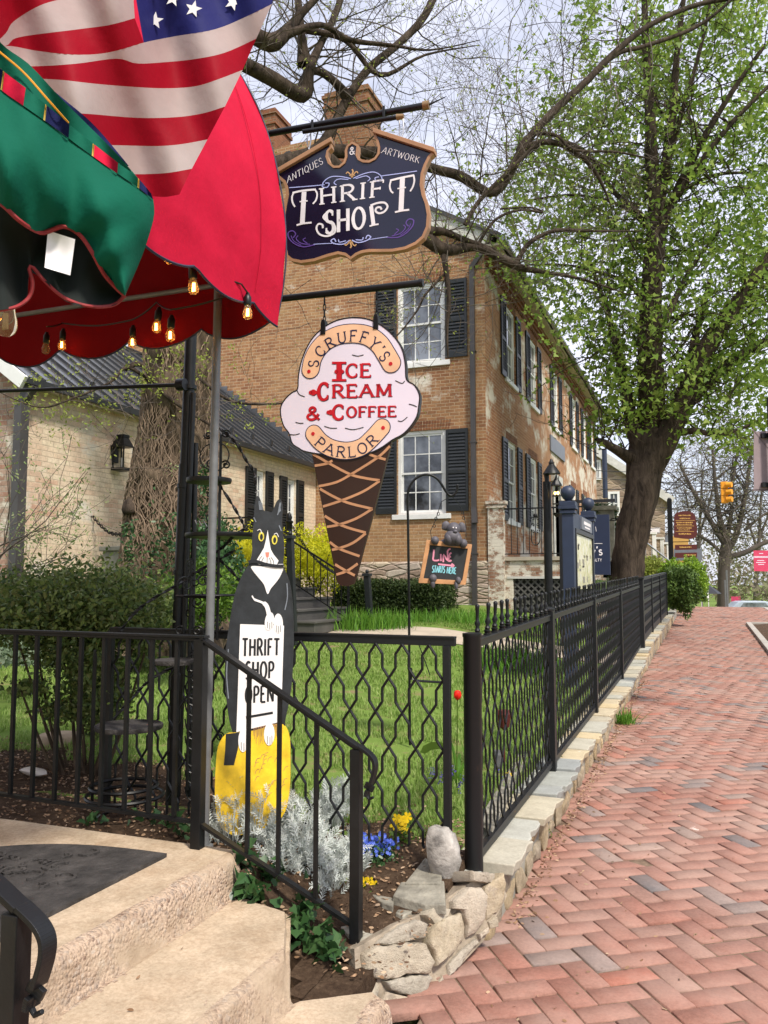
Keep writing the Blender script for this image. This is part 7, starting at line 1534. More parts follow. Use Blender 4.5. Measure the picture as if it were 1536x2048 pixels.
def trunk_mesh(name, spec, mat, par, sides=28, lump=.10, n=7, flare=0.):
    pts, rs = limb(spec, n); vs = []; 
    for i, (p, r) in enumerate(zip(pts, rs)):
        d = (pts[min(i + 1, len(pts) - 1)] - pts[max(0, i - 1)]).normalized(); x = d.cross(Vector((0, 1, 0))).normalized(); y = d.cross(x)
        for k in range(sides):
            a = 2 * PI * k / sides; nn = MN.fractal(Vector((math.cos(a) * 1.3, math.sin(a) * 1.3, i * .22)), 1., 2., 3)
            rr = r * (1 + lump * nn * 1.6 + (flare * max(0, 1 - i / 5) ** 2 * (1 + .5 * math.sin(a * 5)))); vs.append(p + (x * math.cos(a) + y * math.sin(a)) * rr)
    m = MB(); m.add(vs, [(i * sides + k, i * sides + (k + 1) % sides, (i + 1) * sides + (k + 1) % sides, (i + 1) * sides + k) for i in range(len(pts) - 1) for k in range(sides)])
    return m.build(name, mat, par, smooth=True), pts, rs
# ---------------------------------------------------------------- old vine wrapped tree on the left
q = P(345, 1195, d=10.2)
ot = thing('old_tree', 'huge old tree with vine wrapped trunk and budding bare branches reaching over the signs', 'tree', (q.x, q.y, hz(q.x, q.y)))
tr, tp, trr = trunk_mesh('trunk', [(336, 1290, 10.2, 225), (340, 1200, 10.2, 200), (345, 1090, 10.2, 180), (346, 1000, 10.2, 168), (352, 930, 10.2, 156), (358, 850, 10.2, 140), (360, 760, 10.2, 132), (364, 680, 10.2, 132), (372, 600, 10.3, 134), (390, 520, 10.5, 135), (430, 430, 10.8, 110), (500, 360, 11, 85)], K['bark_old'], ot, 40, .13, 7, .12)
rock_ = MB(); c = P(262, 1012, d=9.8); rock(rock_, c, (.10, .09, .13), 12, .8, .12); rock_.build('burl', K['bark_maple'], tr, smooth=True)
# vines hugging the trunk
m = MB(); rng = random.Random(5)
for k in range(420):
    a = rng.uniform(-PI, PI); i0 = rng.uniform(0, len(tp) * .25) if k % 4 else rng.uniform(0, len(tp) * .8); i1 = min(len(tp) - 1.01, i0 + rng.uniform(8, 40)); pts = []; rs = []; r0 = rng.choice([rng.uniform(.003, .007), rng.uniform(.003, .007), rng.uniform(.006, .011)]); i = i0; da = rng.uniform(-.02, .02)
    while i < i1:
        f = i - int(i); c = tp[int(i)].lerp(tp[int(i) + 1], f); r = lerp(trr[int(i)], trr[int(i) + 1], f) * (1.0 + .05 * rng.random()) + r0 * .8
        a += da + rng.gauss(0, .045); da = da * .8 + rng.gauss(0, .03); pts.append(c + Vector((math.cos(a) * r, math.sin(a) * r, 0)) * 1.05); rs.append(r0 * (1 - .5 * (i - i0) / (i1 - i0))); i += .8
    if len(pts) > 3: m.tube(pts, rs, 5, cap=False)
m.build('vines', K['vine'], ot, smooth=True)
limbs = [
 [(500, 360, 11, 70), (580, 330, 11, 48), (635, 300, 11, 28), (668, 250, 11.1, 20), (690, 205, 11.2, 18), (735, 140, 11.4, 17), (800, 85, 11.7, 15), (850, 30, 12, 16), (890, -60, 12.3, 14)],
 [(695, 195, 11.2, 24), (665, 160, 11.1, 16), (630, 142, 11, 15), (610, 160, 10.9, 22), (606, 190, 10.8, 26)],
 [(385, 500, 10.5, 80), (330, 340, 10.1, 60), (308, 190, 9.8, 50), (340, 100, 9.7, 42), (400, 90, 9.8, 36), (480, 125, 10, 30), (540, 155, 10.3, 32), (606, 190, 10.8, 30), (618, 140, 10.8, 22), (640, 90, 11, 16), (670, 30, 11.2, 14), (700, -60, 11.4, 12)],
 [(608, 130, 10.8, 30), (604, 80, 10.8, 18), (598, 20, 10.8, 15), (590, -60, 10.8, 13)],
 [(308, 190, 9.8, 44), (330, 70, 9.8, 38), (400, 20, 9.8, 34), (480, 55, 10, 34), (540, 85, 10.2, 36), (575, 62, 10.4, 26), (600, 30, 10.5, 18), (640, -10, 10.6, 12)],
 [(560, 75, 10.3, 20), (640, 50, 10.5, 12), (700, 80, 10.8, 11), (780, 90, 11, 7), (860, 100, 11, 4), (960, 80, 11, 1.5)],
 [(610, 60, 10.9, 14), (690, 80, 11, 11), (760, 150, 11, 10), (850, 110, 11.2, 5), (960, 90, 11.5, 1.5)],
 [(640, 300, 11, 29.6), (720, 305, 11.2, 26.5), (800, 310, 11.4, 23.4), (862, 336, 11.6, 19.5), (920, 352, 11.8, 20.3), (982, 386, 12, 18.7), (1020, 345, 12, 18.7), (1052, 285, 12, 16.4), (1105, 225, 12.2, 15.6), (1170, 165, 12.4, 14.0), (1230, 105, 12.6, 13.3), (1300, 50, 12.8, 10.9), (1400, 8, 13, 9.4), (1520, -10, 13, 7.8), (1640, -30, 13, 6.2)],
 [(1170, 168, 12.4, 10), (1230, 110, 12.6, 10), (1290, 92, 12.8, 9), (1380, 60, 13, 8), (1440, 20, 13, 6), (1500, -40, 13, 5)],
 [(1040, 300, 12, 15), (1080, 285, 12, 12), (1125, 290, 12.1, 11), (1170, 320, 12.2, 9), (1200, 360, 12.3, 7), (1225, 420, 12.4, 1.5)],
 [(1035, 300, 12, 9), (1060, 270, 12, 8), (1110, 270, 12, 7), (1150, 300, 12, 6), (1240, 305, 12.2, 5), (1350, 330, 12.4, 1.5)],
 [(985, 382, 12, 10), (1030, 330, 11.9, 7), (1080, 290, 11.8, 5)], [(930, 450, 11.6, 10), (960, 400, 11.6, 9), (1030, 330, 11.7, 8), (1075, 285, 11.8, 6)],
 [(640, 310, 11, 38), (740, 400, 11.3, 34), (800, 460, 11.5, 34), (850, 476, 11.6, 30), (890, 500, 11.7, 26), (950, 494, 11.9, 18), (1000, 515, 12, 18), (1040, 535, 12.1, 16), (1095, 545, 12.2, 8), (1170, 560, 12.4, 6), (1260, 590, 12.6, 1.5)],
 [(840, 468, 11.6, 22), (880, 462, 11.6, 16), (930, 480, 11.8, 12), (990, 500, 12, 8)], [(1030, 530, 12, 12), (1055, 490, 12, 10), (1090, 468, 12, 9), (1125, 460, 12, 8), (1180, 462, 12.3, 6), (1290, 462, 12.6, 1.5)],
 [(955, 490, 11.9, 7), (990, 440, 11.9, 6), (1040, 420, 12, 5), (1085, 425, 12, 5), (1060, 415, 12, 4), (1000, 418, 12, 4)],
 [(885, 500, 11.7, 12), (892, 540, 11.6, 11), (898, 600, 11.5, 9), (894, 660, 11.5, 6), (896, 715, 11.5, 3)], [(892, 545, 11.6, 5), (850, 590, 11.5, 5), (835, 620, 11.5, 4), (800, 665, 11.4, 3), (770, 690, 11.4, 2)],
 [(310, 770, 9.9, 9), (255, 735, 9.6, 7), (220, 765, 9.4, 5), (150, 795, 9.2, 4), (80, 815, 9, 3), (0, 785, 8.8, 2)], [(250, 738, 9.6, 11), (285, 730, 9.7, 10), (330, 790, 9.7, 8), (420, 850, 9.7, 5)],
 [(360, 720, 9.8, 9), (440, 790, 9.7, 6), (500, 808, 9.7, 5), (600, 805, 9.8, 3)]]
segs = [limb(l_, 5) for l_ in limbs]; wood('limb', segs, K['bark_maple'], ot, 8)
rng = random.Random(2); tw_ = []; tips = []
for li, (pts, rs) in enumerate(segs):
    n_ = len(pts); low = li >= 18
    for i in range(2, n_):
        if rs[i] > .16: continue
        for _ in range(2 if not low else 1):
            if rng.random() < (.22 if not low else .6):
                d = Vector((rng.gauss(.1, 1), rng.gauss(0, .8), rng.gauss(.35 if not low else -.2, .8))); grow(tw_, pts[i], d, rng.uniform(.7, 2.0) if not low else rng.uniform(.3, .8), min(.014, rs[i] * .3) if not low else .005, 2, rng, .05, .4, 2.6, tips, .0024)
for _ in range(34):                                # fine spray reaching to the right over the roof
    a, b = rng.uniform(620, 1060), rng.uniform(-60, 330); grow(tw_, P(a, b, d=rng.uniform(11, 13)), Vector((rng.gauss(.6, .8), rng.gauss(0, .5), rng.gauss(-.2, .7))), rng.uniform(.8, 2.), .007, 2, rng, -.03, .4, 2.6, tips, .0024)
for _ in range(16):
    a, b = rng.uniform(560, 960), rng.uniform(500, 700); grow(tw_, P(a, b, d=rng.uniform(11, 12)), Vector((rng.gauss(0, 1), rng.gauss(0, .5), rng.gauss(-.6, .5))), rng.uniform(.5, 1.1), .006, 1, rng, -.1, .4, 2., tips, .003)
for _ in range(14):
    a, b = rng.uniform(840, 1130), rng.uniform(420, 640); grow(tw_, P(a, b, d=rng.uniform(11.5, 13)), Vector((rng.gauss(.3, 1), rng.gauss(0, .5), rng.gauss(-.4, .6))), rng.uniform(.5, 1.2), .007, 2, rng, -.05, .4, 2., tips, .003)
wood('twigs', tw_, K['bark_twig'], ot, 3)
T_ = np.array(tips); T_ = T_[RNG.random(len(T_)) < .30]; C_ = np.repeat(T_, 2, 0) + RNG.normal(0, .035, (len(T_) * 2, 3)); leaves('crown', C_, .038, K['leaf_bud'], ot, OVAL)
pv = [P(a, b, d=12) for a, b in []]
dens = []                                           # young leaf clusters on the lower right and near left sprays
for _ in range(420):
    a, b = rng.uniform(860, 1180), rng.uniform(400, 700)
    if rng.random() < .35 + .5 * (a - 860) / 320 and b < 420 + (a - 860) * .9 + 60: dens.append(tuple(P(a, b, d=rng.uniform(12, 13.5))))
low_t = [tuple(p) for (pts, rs) in tw_ if rs[0] < .0072 for p in pts[::3]]
D_ = np.array(dens); D_ = np.repeat(D_, 3, 0) + RNG.normal(0, .07, (len(D_) * 3, 3)); leaves('crown', D_, .075, K['leaf_maple'], ot, MAPLE)
lc = []
for _ in range(150):
    a = rng.uniform(20, 440); b = 770 + 50 * math.sin(a * .012) + rng.gauss(0, 28); lc.append(tuple(P(a, b, d=9.4)))
for a, b in [(600, 808), (560, 836), (530, 838), (500, 850), (485, 790), (480, 810), (470, 730), (468, 695), (340, 690), (350, 700)] * 2: lc.append(tuple(P(a, b, d=9.6)))
lc = np.array(lc); lc = np.repeat(lc, 6, 0) + RNG.normal(0, .035, (len(lc) * 6, 3)); leaves('crown', lc, .042, K['leaf_bud'], ot, OVAL)
# ---------------------------------------------------------------- street maple on the right
mt_ = thing('maple_tree', 'leafy green maple with stout brown trunk standing behind the far street fence', 'tree', P(1240, 1180, d=17.5))
tr, tp, trr = trunk_mesh('trunk', [(1246, 1290, 17.5, 76), (1250, 1200, 17.5, 66), (1255, 1130, 17.5, 62), (1267, 1060, 17.5, 64), (1281, 1000, 17.5, 67), (1288, 945, 17.6, 72), (1295, 900, 17.7, 76), (1302, 850, 17.8, 60), (1303, 780, 17.5, 52), (1300, 700, 17.2, 48), (1302, 600, 17, 42), (1308, 500, 16.9, 38), (1312, 430, 16.9, 32), (1305, 340, 16.8, 26), (1300, 220, 16.7, 20), (1292, 90, 16.7, 15), (1286, -80, 16.7, 10)], K['bark_maple'], mt_, 28, .10, 6, .1)
ml = [[(1300, 930, 17.6, 60), (1330, 880, 17.5, 52), (1362, 810, 17.4, 44), (1400, 720, 17.2, 40), (1450, 640, 17, 34), (1500, 570, 16.8, 26), (1560, 480, 16.6, 20), (1640, 380, 16.4, 12)],
      [(1330, 870, 17.6, 36), (1380, 800, 17.8, 30), (1440, 740, 18, 26), (1520, 690, 18.2, 20), (1620, 640, 18.4, 12)], [(1335, 868, 17.5, 20), (1390, 862, 17.2, 13), (1440, 870, 17, 9), (1500, 850, 16.8, 6)],
      [(1268, 920, 17.6, 30), (1244, 906, 17.4, 22), (1225, 895, 17.2, 18), (1205, 884, 17, 15), (1192, 880, 16.9, 8)], [(1280, 900, 17.6, 34), (1266, 860, 17.6, 28), (1258, 810, 17.6, 24), (1244, 740, 17.6, 18), (1225, 660, 17.6, 14), (1200, 580, 17.6, 9), (1170, 500, 17.6, 6)],
      [(1312, 440, 16.9, 26), (1330, 340, 16.8, 21), (1345, 220, 16.7, 17), (1356, 90, 16.6, 12), (1375, -60, 16.5, 8)], [(1316, 470, 16.9, 24), (1350, 390, 16.8, 18), (1400, 290, 16.6, 15), (1460, 190, 16.5, 11), (1530, 90, 16.4, 8)], [(1340, 410, 16.8, 16), (1390, 340, 16.5, 13), (1460, 250, 16.3, 10), (1550, 160, 16.2, 7)], [(1330, 350, 16.8, 14), (1362, 230, 16.7, 11), (1400, 100, 16.6, 8), (1430, -40, 16.5, 5)],
      [(1308, 450, 16.9, 11), (1270, 420, 16.8, 11), (1225, 380, 17.6, 10), (1185, 320, 17.2, 10), (1145, 290, 17, 10), (1095, 285, 16.8, 8), (1050, 300, 16.6, 6)], [(1300, 460, 16.9, 9), (1240, 410, 16.9, 7), (1150, 390, 17.6, 5), (1060, 400, 17.2, 4)],
      [(1320, 430, 18.5, 9), (1370, 380, 18.2, 8), (1430, 350, 18, 7), (1500, 345, 17.8, 5)], [(1300, 620, 18.2, 12), (1260, 570, 18, 9), (1200, 545, 17.6, 7), (1130, 530, 17.4, 5), (1050, 530, 17.2, 4)], [(1370, 790, 17.4, 20), (1380, 720, 17.8, 18), (1400, 640, 18, 14), (1420, 560, 18.2, 10)],
      [(1303, 700, 17.1, 18), (1340, 620, 17, 14), (1380, 540, 18.8, 9), (1440, 460, 19, 6)]]
segs = [limb(l_, 5) for l_ in ml]; wood('limb', segs, K['bark_maple'], mt_, 8)
rng = random.Random(9); tw_ = []; tips = []; allp = segs + [(tp[40:], trr[40:])]
for pts, rs in allp:
    for i in range(3, len(pts)):
        if rs[i] > .3: continue
        for _ in range(1): d = Vector((rng.gauss(0, 1), rng.gauss(0, 1), rng.gauss(.2, .7))); grow(tw_, pts[i], d, rng.uniform(1., 2.4), min(.022, rs[i] * .35), 2, rng, .04, .35, 1.6, tips, .005)
tw_ = [q for q in tw_ if q[0][-1].z > 4.7 or q[0][-1].x > 1.]
wood('twigs', tw_, K['bark_maple'], mt_, 3)
def inpoly(x, y, poly):
    c = False; j = len(poly) - 1
    for i in range(len(poly)):
        if (poly[i][1] > y) != (poly[j][1] > y) and x < (poly[j][0] - poly[i][0]) * (y - poly[i][1]) / (poly[j][1] - poly[i][1]) + poly[i][0]: c = not c
        j = i
    return c
crown = [(1130, -80), (1160, 60), (1140, 180), (1060, 230), (1010, 320), (1000, 420), (1040, 560), (1110, 640), (1160, 720), (1196, 800), (1180, 880), (1240, 900), (1270, 870), (1330, 880), (1400, 900), (1470, 905), (1620, 925), (1660, 500), (1660, -80)]
cl = []
while len(cl) < 3500:
    a, b = rng.uniform(990, 1650), rng.uniform(-90, 930)
    if not inpoly(a, b, crown) or (b > 860 and 1200 < a < 1340): continue
    d = (18.3 if rng.random() < .92 else 16.6) + rng.gauss(0, 1.1); p = P(a, b, d=d); nn = MN.noise(Vector((a / 70, b / 62, d * .25))) * 1.3 + .6 * MN.noise(Vector((a / 24, b / 24, d * .5)))
    dn = .18 + .22 * (b / 900) + (.10 if a > 1250 else 0)
    if nn < .30 - dn * 1.15: continue
    cl.append(tuple(p))
tt = np.array([t_ for t_ in tips if t_[2] > 5.0 or t_[0] > 1.2]); tt = tt[RNG.random(len(tt)) < .16]
C_ = np.concatenate([np.array(cl), tt]); print('maple clusters', len(cl), len(tt))
C_ = np.repeat(C_, 9, 0) + RNG.normal(0, .155, (len(C_) * 9, 3)); leaves('crown', C_, .095, K['leaf_maple'], mt_, MAPLE, jitter=.55, droop=.5)
# ---------------------------------------------------------------- far bare trees and woods
def bare_tree(px, py, d, spec, label, ntw, seed, L0=3.5, leafd=0, hide=None):
    t = thing('bare_tree', label, 'tree', P(px, py, d=d), 'large trees beyond the sidewalk crest'); rng = random.Random(seed); sg_ = [limb([(a, b, d, w_) for a, b, w_ in l_], 4) for l_ in spec]
    wood('trunk', sg_[:1], K['bark_far'], t, 8); tw = list(sg_[1:]); tips = []
    for pts, rs in sg_:
        for i in range(3, len(pts)):
            for _ in range(ntw):
                if pts[i].z < 5.0: continue
                dd = Vector((rng.gauss(0, 1), rng.gauss(0, .6), rng.gauss(.35, .6))); grow(tw, pts[i], dd, rng.uniform(.5, 1) * L0, min(.06, rs[i] * .5), 2, rng, .03, .3, 2.4, tips, .014)
    wood('branches', tw, K['bark_far'], t, 3)
    if leafd:
        T_ = np.array(tips); T_ = T_[RNG.random(len(T_)) < leafd]; leaves('crown', np.repeat(T_, 4, 0) + RNG.normal(0, .3, (len(T_) * 4, 3)), .16, K['leaf_far'], t, OVAL)
    return t
K['bark_far'] = M_plain('far_bark', (.085, .068, .055), .95, 0, .25, .6)
bare_tree(1447, 1215, 62, [[(1446, 1290, 28), (1447, 1180, 24), (1450, 1110, 24), (1452, 1080, 18), (1440, 1040, 12), (1432, 980, 8), (1425, 900, 5)], [(1450, 1110, 14), (1470, 1075, 12), (1485, 1020, 10), (1495, 960, 8), (1505, 890, 5)], [(1455, 1115, 12), (1490, 1105, 11), (1530, 1085, 9), (1600, 1060, 6)], [(1450, 1090, 12), (1420, 1040, 10), (1385, 980, 8), (1360, 930, 5)], [(1452, 1085, 10), (1462, 1030, 8), (1465, 970, 6), (1475, 900, 4)], [(1447, 1110, 8), (1420, 1085, 7), (1380, 1060, 5), (1340, 1040, 3)], [(1490, 1060, 7), (1520, 1035, 5), (1560, 1010, 4)]], 'broad bare tree rising just left of the pink banner', 2, 3, 4.2, .35)
bare_tree(1400, 1215, 95, [[(1392, 1260, 10), (1394, 1150, 9), (1398, 1080, 7), (1402, 1000, 4), (1405, 940, 3)], [(1397, 1090, 5), (1380, 1030, 4), (1370, 980, 3)], [(1398, 1070, 5), (1418, 1010, 4), (1428, 960, 3)]], 'thinner bare tree behind and left of the broad one', 2, 4, 5.5, .3)
bare_tree(1520, 1215, 100, [[(1510, 1260, 11), (1512, 1160, 9), (1518, 1080, 7), (1522, 1000, 4), (1526, 930, 3)], [(1515, 1100, 5), (1495, 1040, 4)], [(1517, 1080, 5), (1545, 1010, 4)]], 'thin bare tree behind the pink banner', 2, 5, 5.5, .3)
pts = []
while len(pts) < 22000:
    x, y, z = rng.uniform(-40, 60), rng.uniform(120, 170), rng.uniform(-2, 16); 
    if z > 9.5 + 4 * MN.noise(Vector((x * .09, 3, 0))) + 2 * MN.noise(Vector((x * .3, 9, 0))): continue
    pts.append((x, y, z))
for _ in range(5200): pts.append((rng.uniform(1, 30), rng.uniform(75, 100), rng.uniform(-2, 3.4)))
kind(leaves('distant_woods', np.array(pts), .55, K['leaf_far'], None, OVAL), 'stuff', 'hazy mass of budding woods beyond the street crest')
# ---------------------------------------------------------------- evergreen shrubs by the sidewalk
def shrub(name, label, cat, centre, rad, n, size, mat, shape=OVAL, group=None, stem=True, stemmat=None, zpow=1., lump=.25, up=None, shell=.35, seed=1):
    t = thing(name, label, cat, (centre[0], centre[1], centre[2] - rad[2]), group); r = np.random.default_rng(seed); d = r.normal(size=(n, 3)); d /= np.linalg.norm(d, axis=1)[:, None]
    k = 1 - shell * r.random(n) ** 1.5; sc_ = np.array([1 + lump * MN.fractal(Vector((q[0] * 1.9 + seed, q[1] * 1.9, q[2] * 1.9)), 1., 2., 3) * 1.6 for q in d]); C = np.array(centre) + d * np.array(rad) * (k * sc_)[:, None]
    leaves('foliage', C, size, mat, t, shape, up=up)
    m = MB(); rg = random.Random(seed); c = Vector(centre)
    for _ in range(9):
        e = c + Vector((rg.uniform(-.7, .7) * rad[0], rg.uniform(-.7, .7) * rad[1], rg.uniform(-.2, .7) * rad[2])); b = c - Vector((rg.uniform(-.1, .1) * rad[0], rg.uniform(-.1, .1) * rad[1], rad[2] * 1.02)); m.tube([b, b.lerp(e, .5) + Vector((rg.uniform(-.05, .05), 0, .0)), e], [.022 * rad[2] + .006, .015 * rad[2] + .004, .005], 6)
    m.build('stem', stemmat or K['bark_twig'], t, smooth=True)
    core = MB(); rock(core, c, (rad[0] * (1 - shell) * .86, rad[1] * (1 - shell) * .86, rad[2] * (1 - shell) * .88), 12, .9, .08); core.build('inner_foliage', mat, t, smooth=True) if stem else None
    return t
for i, (px, py, dd, wx, hx_, lb, mt2) in enumerate(((1362, 1178, 24, 34, 44, 'nearest dark green evergreen shrub past the panel fence', 'leaf_everd'), (1342, 1158, 26, 26, 34, 'lighter evergreen shrub rising behind the nearest one', 'leaf_ever2'), (1384, 1160, 29, 24, 42, 'bright green rounded evergreen shrub under the maroon boards', 'leaf_ever2'), (1300, 1140, 27, 30, 26, 'yellowish loose shrub between trunk and evergreens', 'leaf_bud'), (1402, 1172, 33, 12, 30, 'slim farthest evergreen shrub by the cafe umbrella', 'leaf_ever'))):
    if mt2 == 'leaf_everd': K[mt2] = M_leaf('dark_evergreen_leaf', [(.045, .085, .02), (.08, .14, .03), (.12, .19, .04)], .2)
    if mt2 == 'leaf_ever2' and mt2 not in K: K['leaf_ever2'] = M_leaf('bright_evergreen_leaf', [(.13, .24, .02), (.20, .33, .03), (.28, .42, .05)], .3)
    c = P(px, py, d=dd); k = dd / FPX; shrub('evergreen_shrub', lb, 'shrub', tuple(c), (wx * k, wx * k * 1.1, hx_ * k), 5200 if i < 3 else 2600, .10, K[mt2], OVAL, 'evergreen shrubs beside the sidewalk', seed=i + 2, lump=.3)
# ---------------------------------------------------------------- golden shrub, clipped hedge, iris clumps
c = P(632, 1118, d=15.6); shrub('golden_shrub', 'bright yellow green shrub glowing behind the garden stair railing', 'shrub', tuple(c), (.72, .85, .62), 6500, .055, K['leaf_yel'], OVAL, seed=8, lump=.35, shell=.4)
c = P(520, 1115, d=15.5); shrub('golden_shrub', 'smaller part hidden yellow green shrub behind the painted cat', 'shrub', tuple(c), (.85, .7, .6), 3200, .055, K['leaf_yel'], OVAL, seed=9)
hq0, hq1 = P(690, 1200, y=15.6), P(880, 1200, y=15.6); n_ = 16000; r = RNG.random((n_, 3)); x = lerp(hq0.x - .1, hq1.x, r[:, 0]); y = 15.2 + 1.3 * r[:, 1]; zb_ = .95; zt_ = P(780, 1166, y=15.3).z; z = zb_ + (zt_ - zb_) * r[:, 2]
face = RNG.integers(0, 4, n_); y = np.where(face < 2, 15.2 + RNG.normal(0, .05, n_), y); z = np.where(face == 2, zt_ + RNG.normal(0, .035, n_), z); x = np.where(face == 3, hq1.x + RNG.normal(0, .06, n_), x)
hd = thing('clipped_hedge', 'low dark clipped yew hedge in front of the stone foundation', 'hedge', (hq0.x, 15.2, .9)); leaves('foliage', np.stack([x, y, z], 1), .06, K['leaf_hedge'], hd, OVAL)
MB().box(hq0.x - .05, hq1.x - .08, 15.28, 16.4, .8, zt_ - .06).build('inner_foliage', K['leaf_hedge'], hd)
def blades(name, C, h, w, mat, par=None, lean=.35, k=3, jitter=.35, rng_=RNG):
    C = np.asarray(C, float); n = len(C); az = rng_.uniform(0, 2 * PI, n); ln = rng_.normal(0, lean, n); H_ = np.asarray(h) * (1 + jitter * rng_.uniform(-1, 1, n)); d = np.stack([np.cos(az), np.sin(az), np.zeros(n)], 1); s = np.stack([-np.sin(az), np.cos(az), np.zeros(n)], 1); w = np.asarray(w) * np.ones(n)
    rows = []
    for i in range(k):
        t_ = i / k; ww = w * (1 - t_ * .55) / 2; c = C + d * (ln * H_ * t_ ** 1.7)[:, None] + np.array([0, 0, 1.]) * (H_ * t_ * (1 - .25 * np.abs(ln) * t_))[:, None]; rows += [c - s * ww[:, None], c + s * ww[:, None]]
    tip = C + d * (ln * H_)[:, None] + np.array([0, 0, 1.]) * (H_ * (1 - .25 * np.abs(ln)))[:, None]; V = np.stack(rows + [tip], 1); nv = 2 * k + 1
    F = []; cn = []
    for i in range(k - 1): F += [2 * i, 2 * i + 1, 2 * i + 3, 2 * i + 2]; cn.append(4)
    F += [2 * k - 2, 2 * k - 1, 2 * k]; cn.append(3)
    idx = (np.arange(n)[:, None] * nv + np.array(F)[None]).reshape(-1); return np_mesh(name, V.reshape(-1, 3), np.tile(cn, n), idx, mat, par)
def clump(px, py, dd, n, sp, h, label, w=.016, nm='grass_clump', mat='leaf_clump', z=None):
    c = P(px, py, d=dd); z = hz(c.x, c.y) if z is None else z; t = thing(nm, label, 'plant', (c.x, c.y, z), 'long leaved clumps on the lawn'); C = np.stack([c.x + RNG.normal(0, sp, n), c.y + RNG.normal(0, sp, n), np.full(n, z)], 1); blades('leaves', C, h * .78, w, K[mat], t, .6, 4, .6); return t
for a in ((712, 1250, 13.9, 420, .22, .36, 'bright long grass clump at the right end of the garden stairs'), (775, 1250, 14, 380, .2, .33, 'bright long grass clump just right of the dark square post'), (838, 1240, 15, 260, .3, .2, 'lower grass clump below the end of the hedge'), (900, 1235, 15, 380, .45, .24, 'grass clump in front of the downspout'),
          (965, 1225, 15.2, 380, .45, .24, 'grass clump under the porch pier'), (1030, 1215, 15, 380, .45, .26, 'grass clump before the lattice opening'), (1000, 1290, 10.4, 300, .22, .38, 'tall grass clump seen through the first fence panel'), (1060, 1270, 10.6, 260, .2, .34, 'tall grass clump seen through the second fence panel'),
          (1245, 1345, 8.9, 160, .06, .22, 'spilling grass tuft at the foot of the fence on the wall cap')): clump(*a)
# lawn blades
n_ = 150000; x = RNG.uniform(-8.3, -1.15, n_); y = 3.9 + 12.5 * RNG.random(n_) ** 1.6; keep = np.array([b > bed_edge(a) - .08 and not (-5.75 < a and ys0 + .05 < b < ys1) for a, b in zip(x, y)]); x, y = x[keep], y[keep]
pz = np.array([hz(a, b) for a, b in zip(x, y)]); bare = np.array([MN.noise(Vector((a * 2.1, b * 2.1, 3))) + .4 * MN.noise(Vector((a * 6, b * 6, 1))) for a, b in zip(x, y)]); kp = bare < .26; x, y, pz, bare = x[kp], y[kp], pz[kp], bare[kp]
kind(blades('grass', np.stack([x, y, pz], 1), .034 + .024 * RNG.random(len(x)) - .02 * np.clip(bare, 0, 1), .0055 + .0006 * y, K['leaf_grass'], None, .6, 2), 'stuff', 'short spring lawn grass')
# leaf litter on the bed, wall foot and steps nook
n_ = 7600; x = RNG.uniform(-5.2, -1.08, n_); y = RNG.uniform(2.95, 5.1, n_); kp = np.array([b < bed_edge(a) + .25 and (a > -1.9 or b > 3.22) for a, b in zip(x, y)]); x, y = x[kp], y[kp]; C = np.stack([x, y, np.array([hz(a, b) + .018 for a, b in zip(x, y)])], 1)
n2 = 900; yy = 3.9 + 9 * RNG.random(n2); C2_ = np.stack([-.90 + np.abs(RNG.normal(0, .035, n2)), yy, np.array([gz(b) + .006 for b in yy])], 1); lf = leaves('leaf_litter', np.concatenate([C, C2_, np.array([(a, b, .302 if a < -1.45 else .46) for a, b in zip(RNG.uniform(-2.05, -1.5, 26) - .4 * (RNG.random(26) < .3), RNG.uniform(1.6, 2.9, 26)) if a < -1.95 or -1.8 < a < -1.5]), np.array([(a, b, gz(b) + .005) for a, b in zip(-.85 + np.abs(RNG.normal(0, .7, 420)), RNG.uniform(2.8, 16, 420))])]), .022, K['litter'], None, OVAL, flat=.85); kind(lf, 'stuff', 'dry leaf litter')
# ---------------------------------------------------------------- bushes at left
bt = thing('boxwood', 'dark green open branched boxwood shrub behind the level handrail', 'shrub', P(160, 1600, d=5.2)); rg = random.Random(14); C = []; sg_ = []; bd = 5.3
def blob(px, py, rx, ry, n, d=bd, rz=.30):
    n = int(n * 2.0)
    for _ in range(n):
        a = rg.gauss(0, .5); b = rg.gauss(0, .5); C.append(tuple(P(px + a * rx, py + b * ry, d=d + rg.gauss(0, rz))))
for a in ((60, 1214, 75, 60, 1500), (130, 1189, 70, 55, 1500), (210, 1194, 80, 60, 1700), (290, 1214, 60, 55, 1200), (60, 1240, 80, 50, 1100), (170, 1235, 90, 55, 1600), (260, 1245, 80, 50, 1200), (120, 1300, 60, 50, 800), (190, 1330, 50, 60, 2000), (185, 1390, 42, 50, 1700), (225, 1390, 40, 50, 500), (60, 1375, 36, 14, 240), (120, 1420, 40, 26, 320), (205, 1440, 40, 36, 420), (290, 1290, 30, 30, 260), (10, 1204, 60, 60, 900), (-20, 1240, 60, 50, 500)): blob(*a)
leaves('foliage', np.array(C), .036, K['leaf_box'], bt, OVAL)
base = P(165, 1640, d=5.2)
for tg in ((60, 1210), (130, 1180), (210, 1190), (290, 1210), (40, 1375), (110, 1420), (180, 1300), (240, 1380), (150, 1260), (300, 1270), (215, 1440), (20, 1230)):
    e = P(*tg, d=bd + rg.uniform(-.3, .3)); md = base.lerp(e, .5) + Vector((rg.uniform(-.06, .06), 0, -.04)); st0 = base + Vector((rg.uniform(-.05, .05), rg.uniform(-.05, .05), 0)); sg_.append(([Vector(q) for q in smooth_path([tuple(st0), tuple(st0.lerp(md, .5)), tuple(md), tuple(e)], False, 4)], [lerp(.022, .005, k / 12) for k in range(13)]))
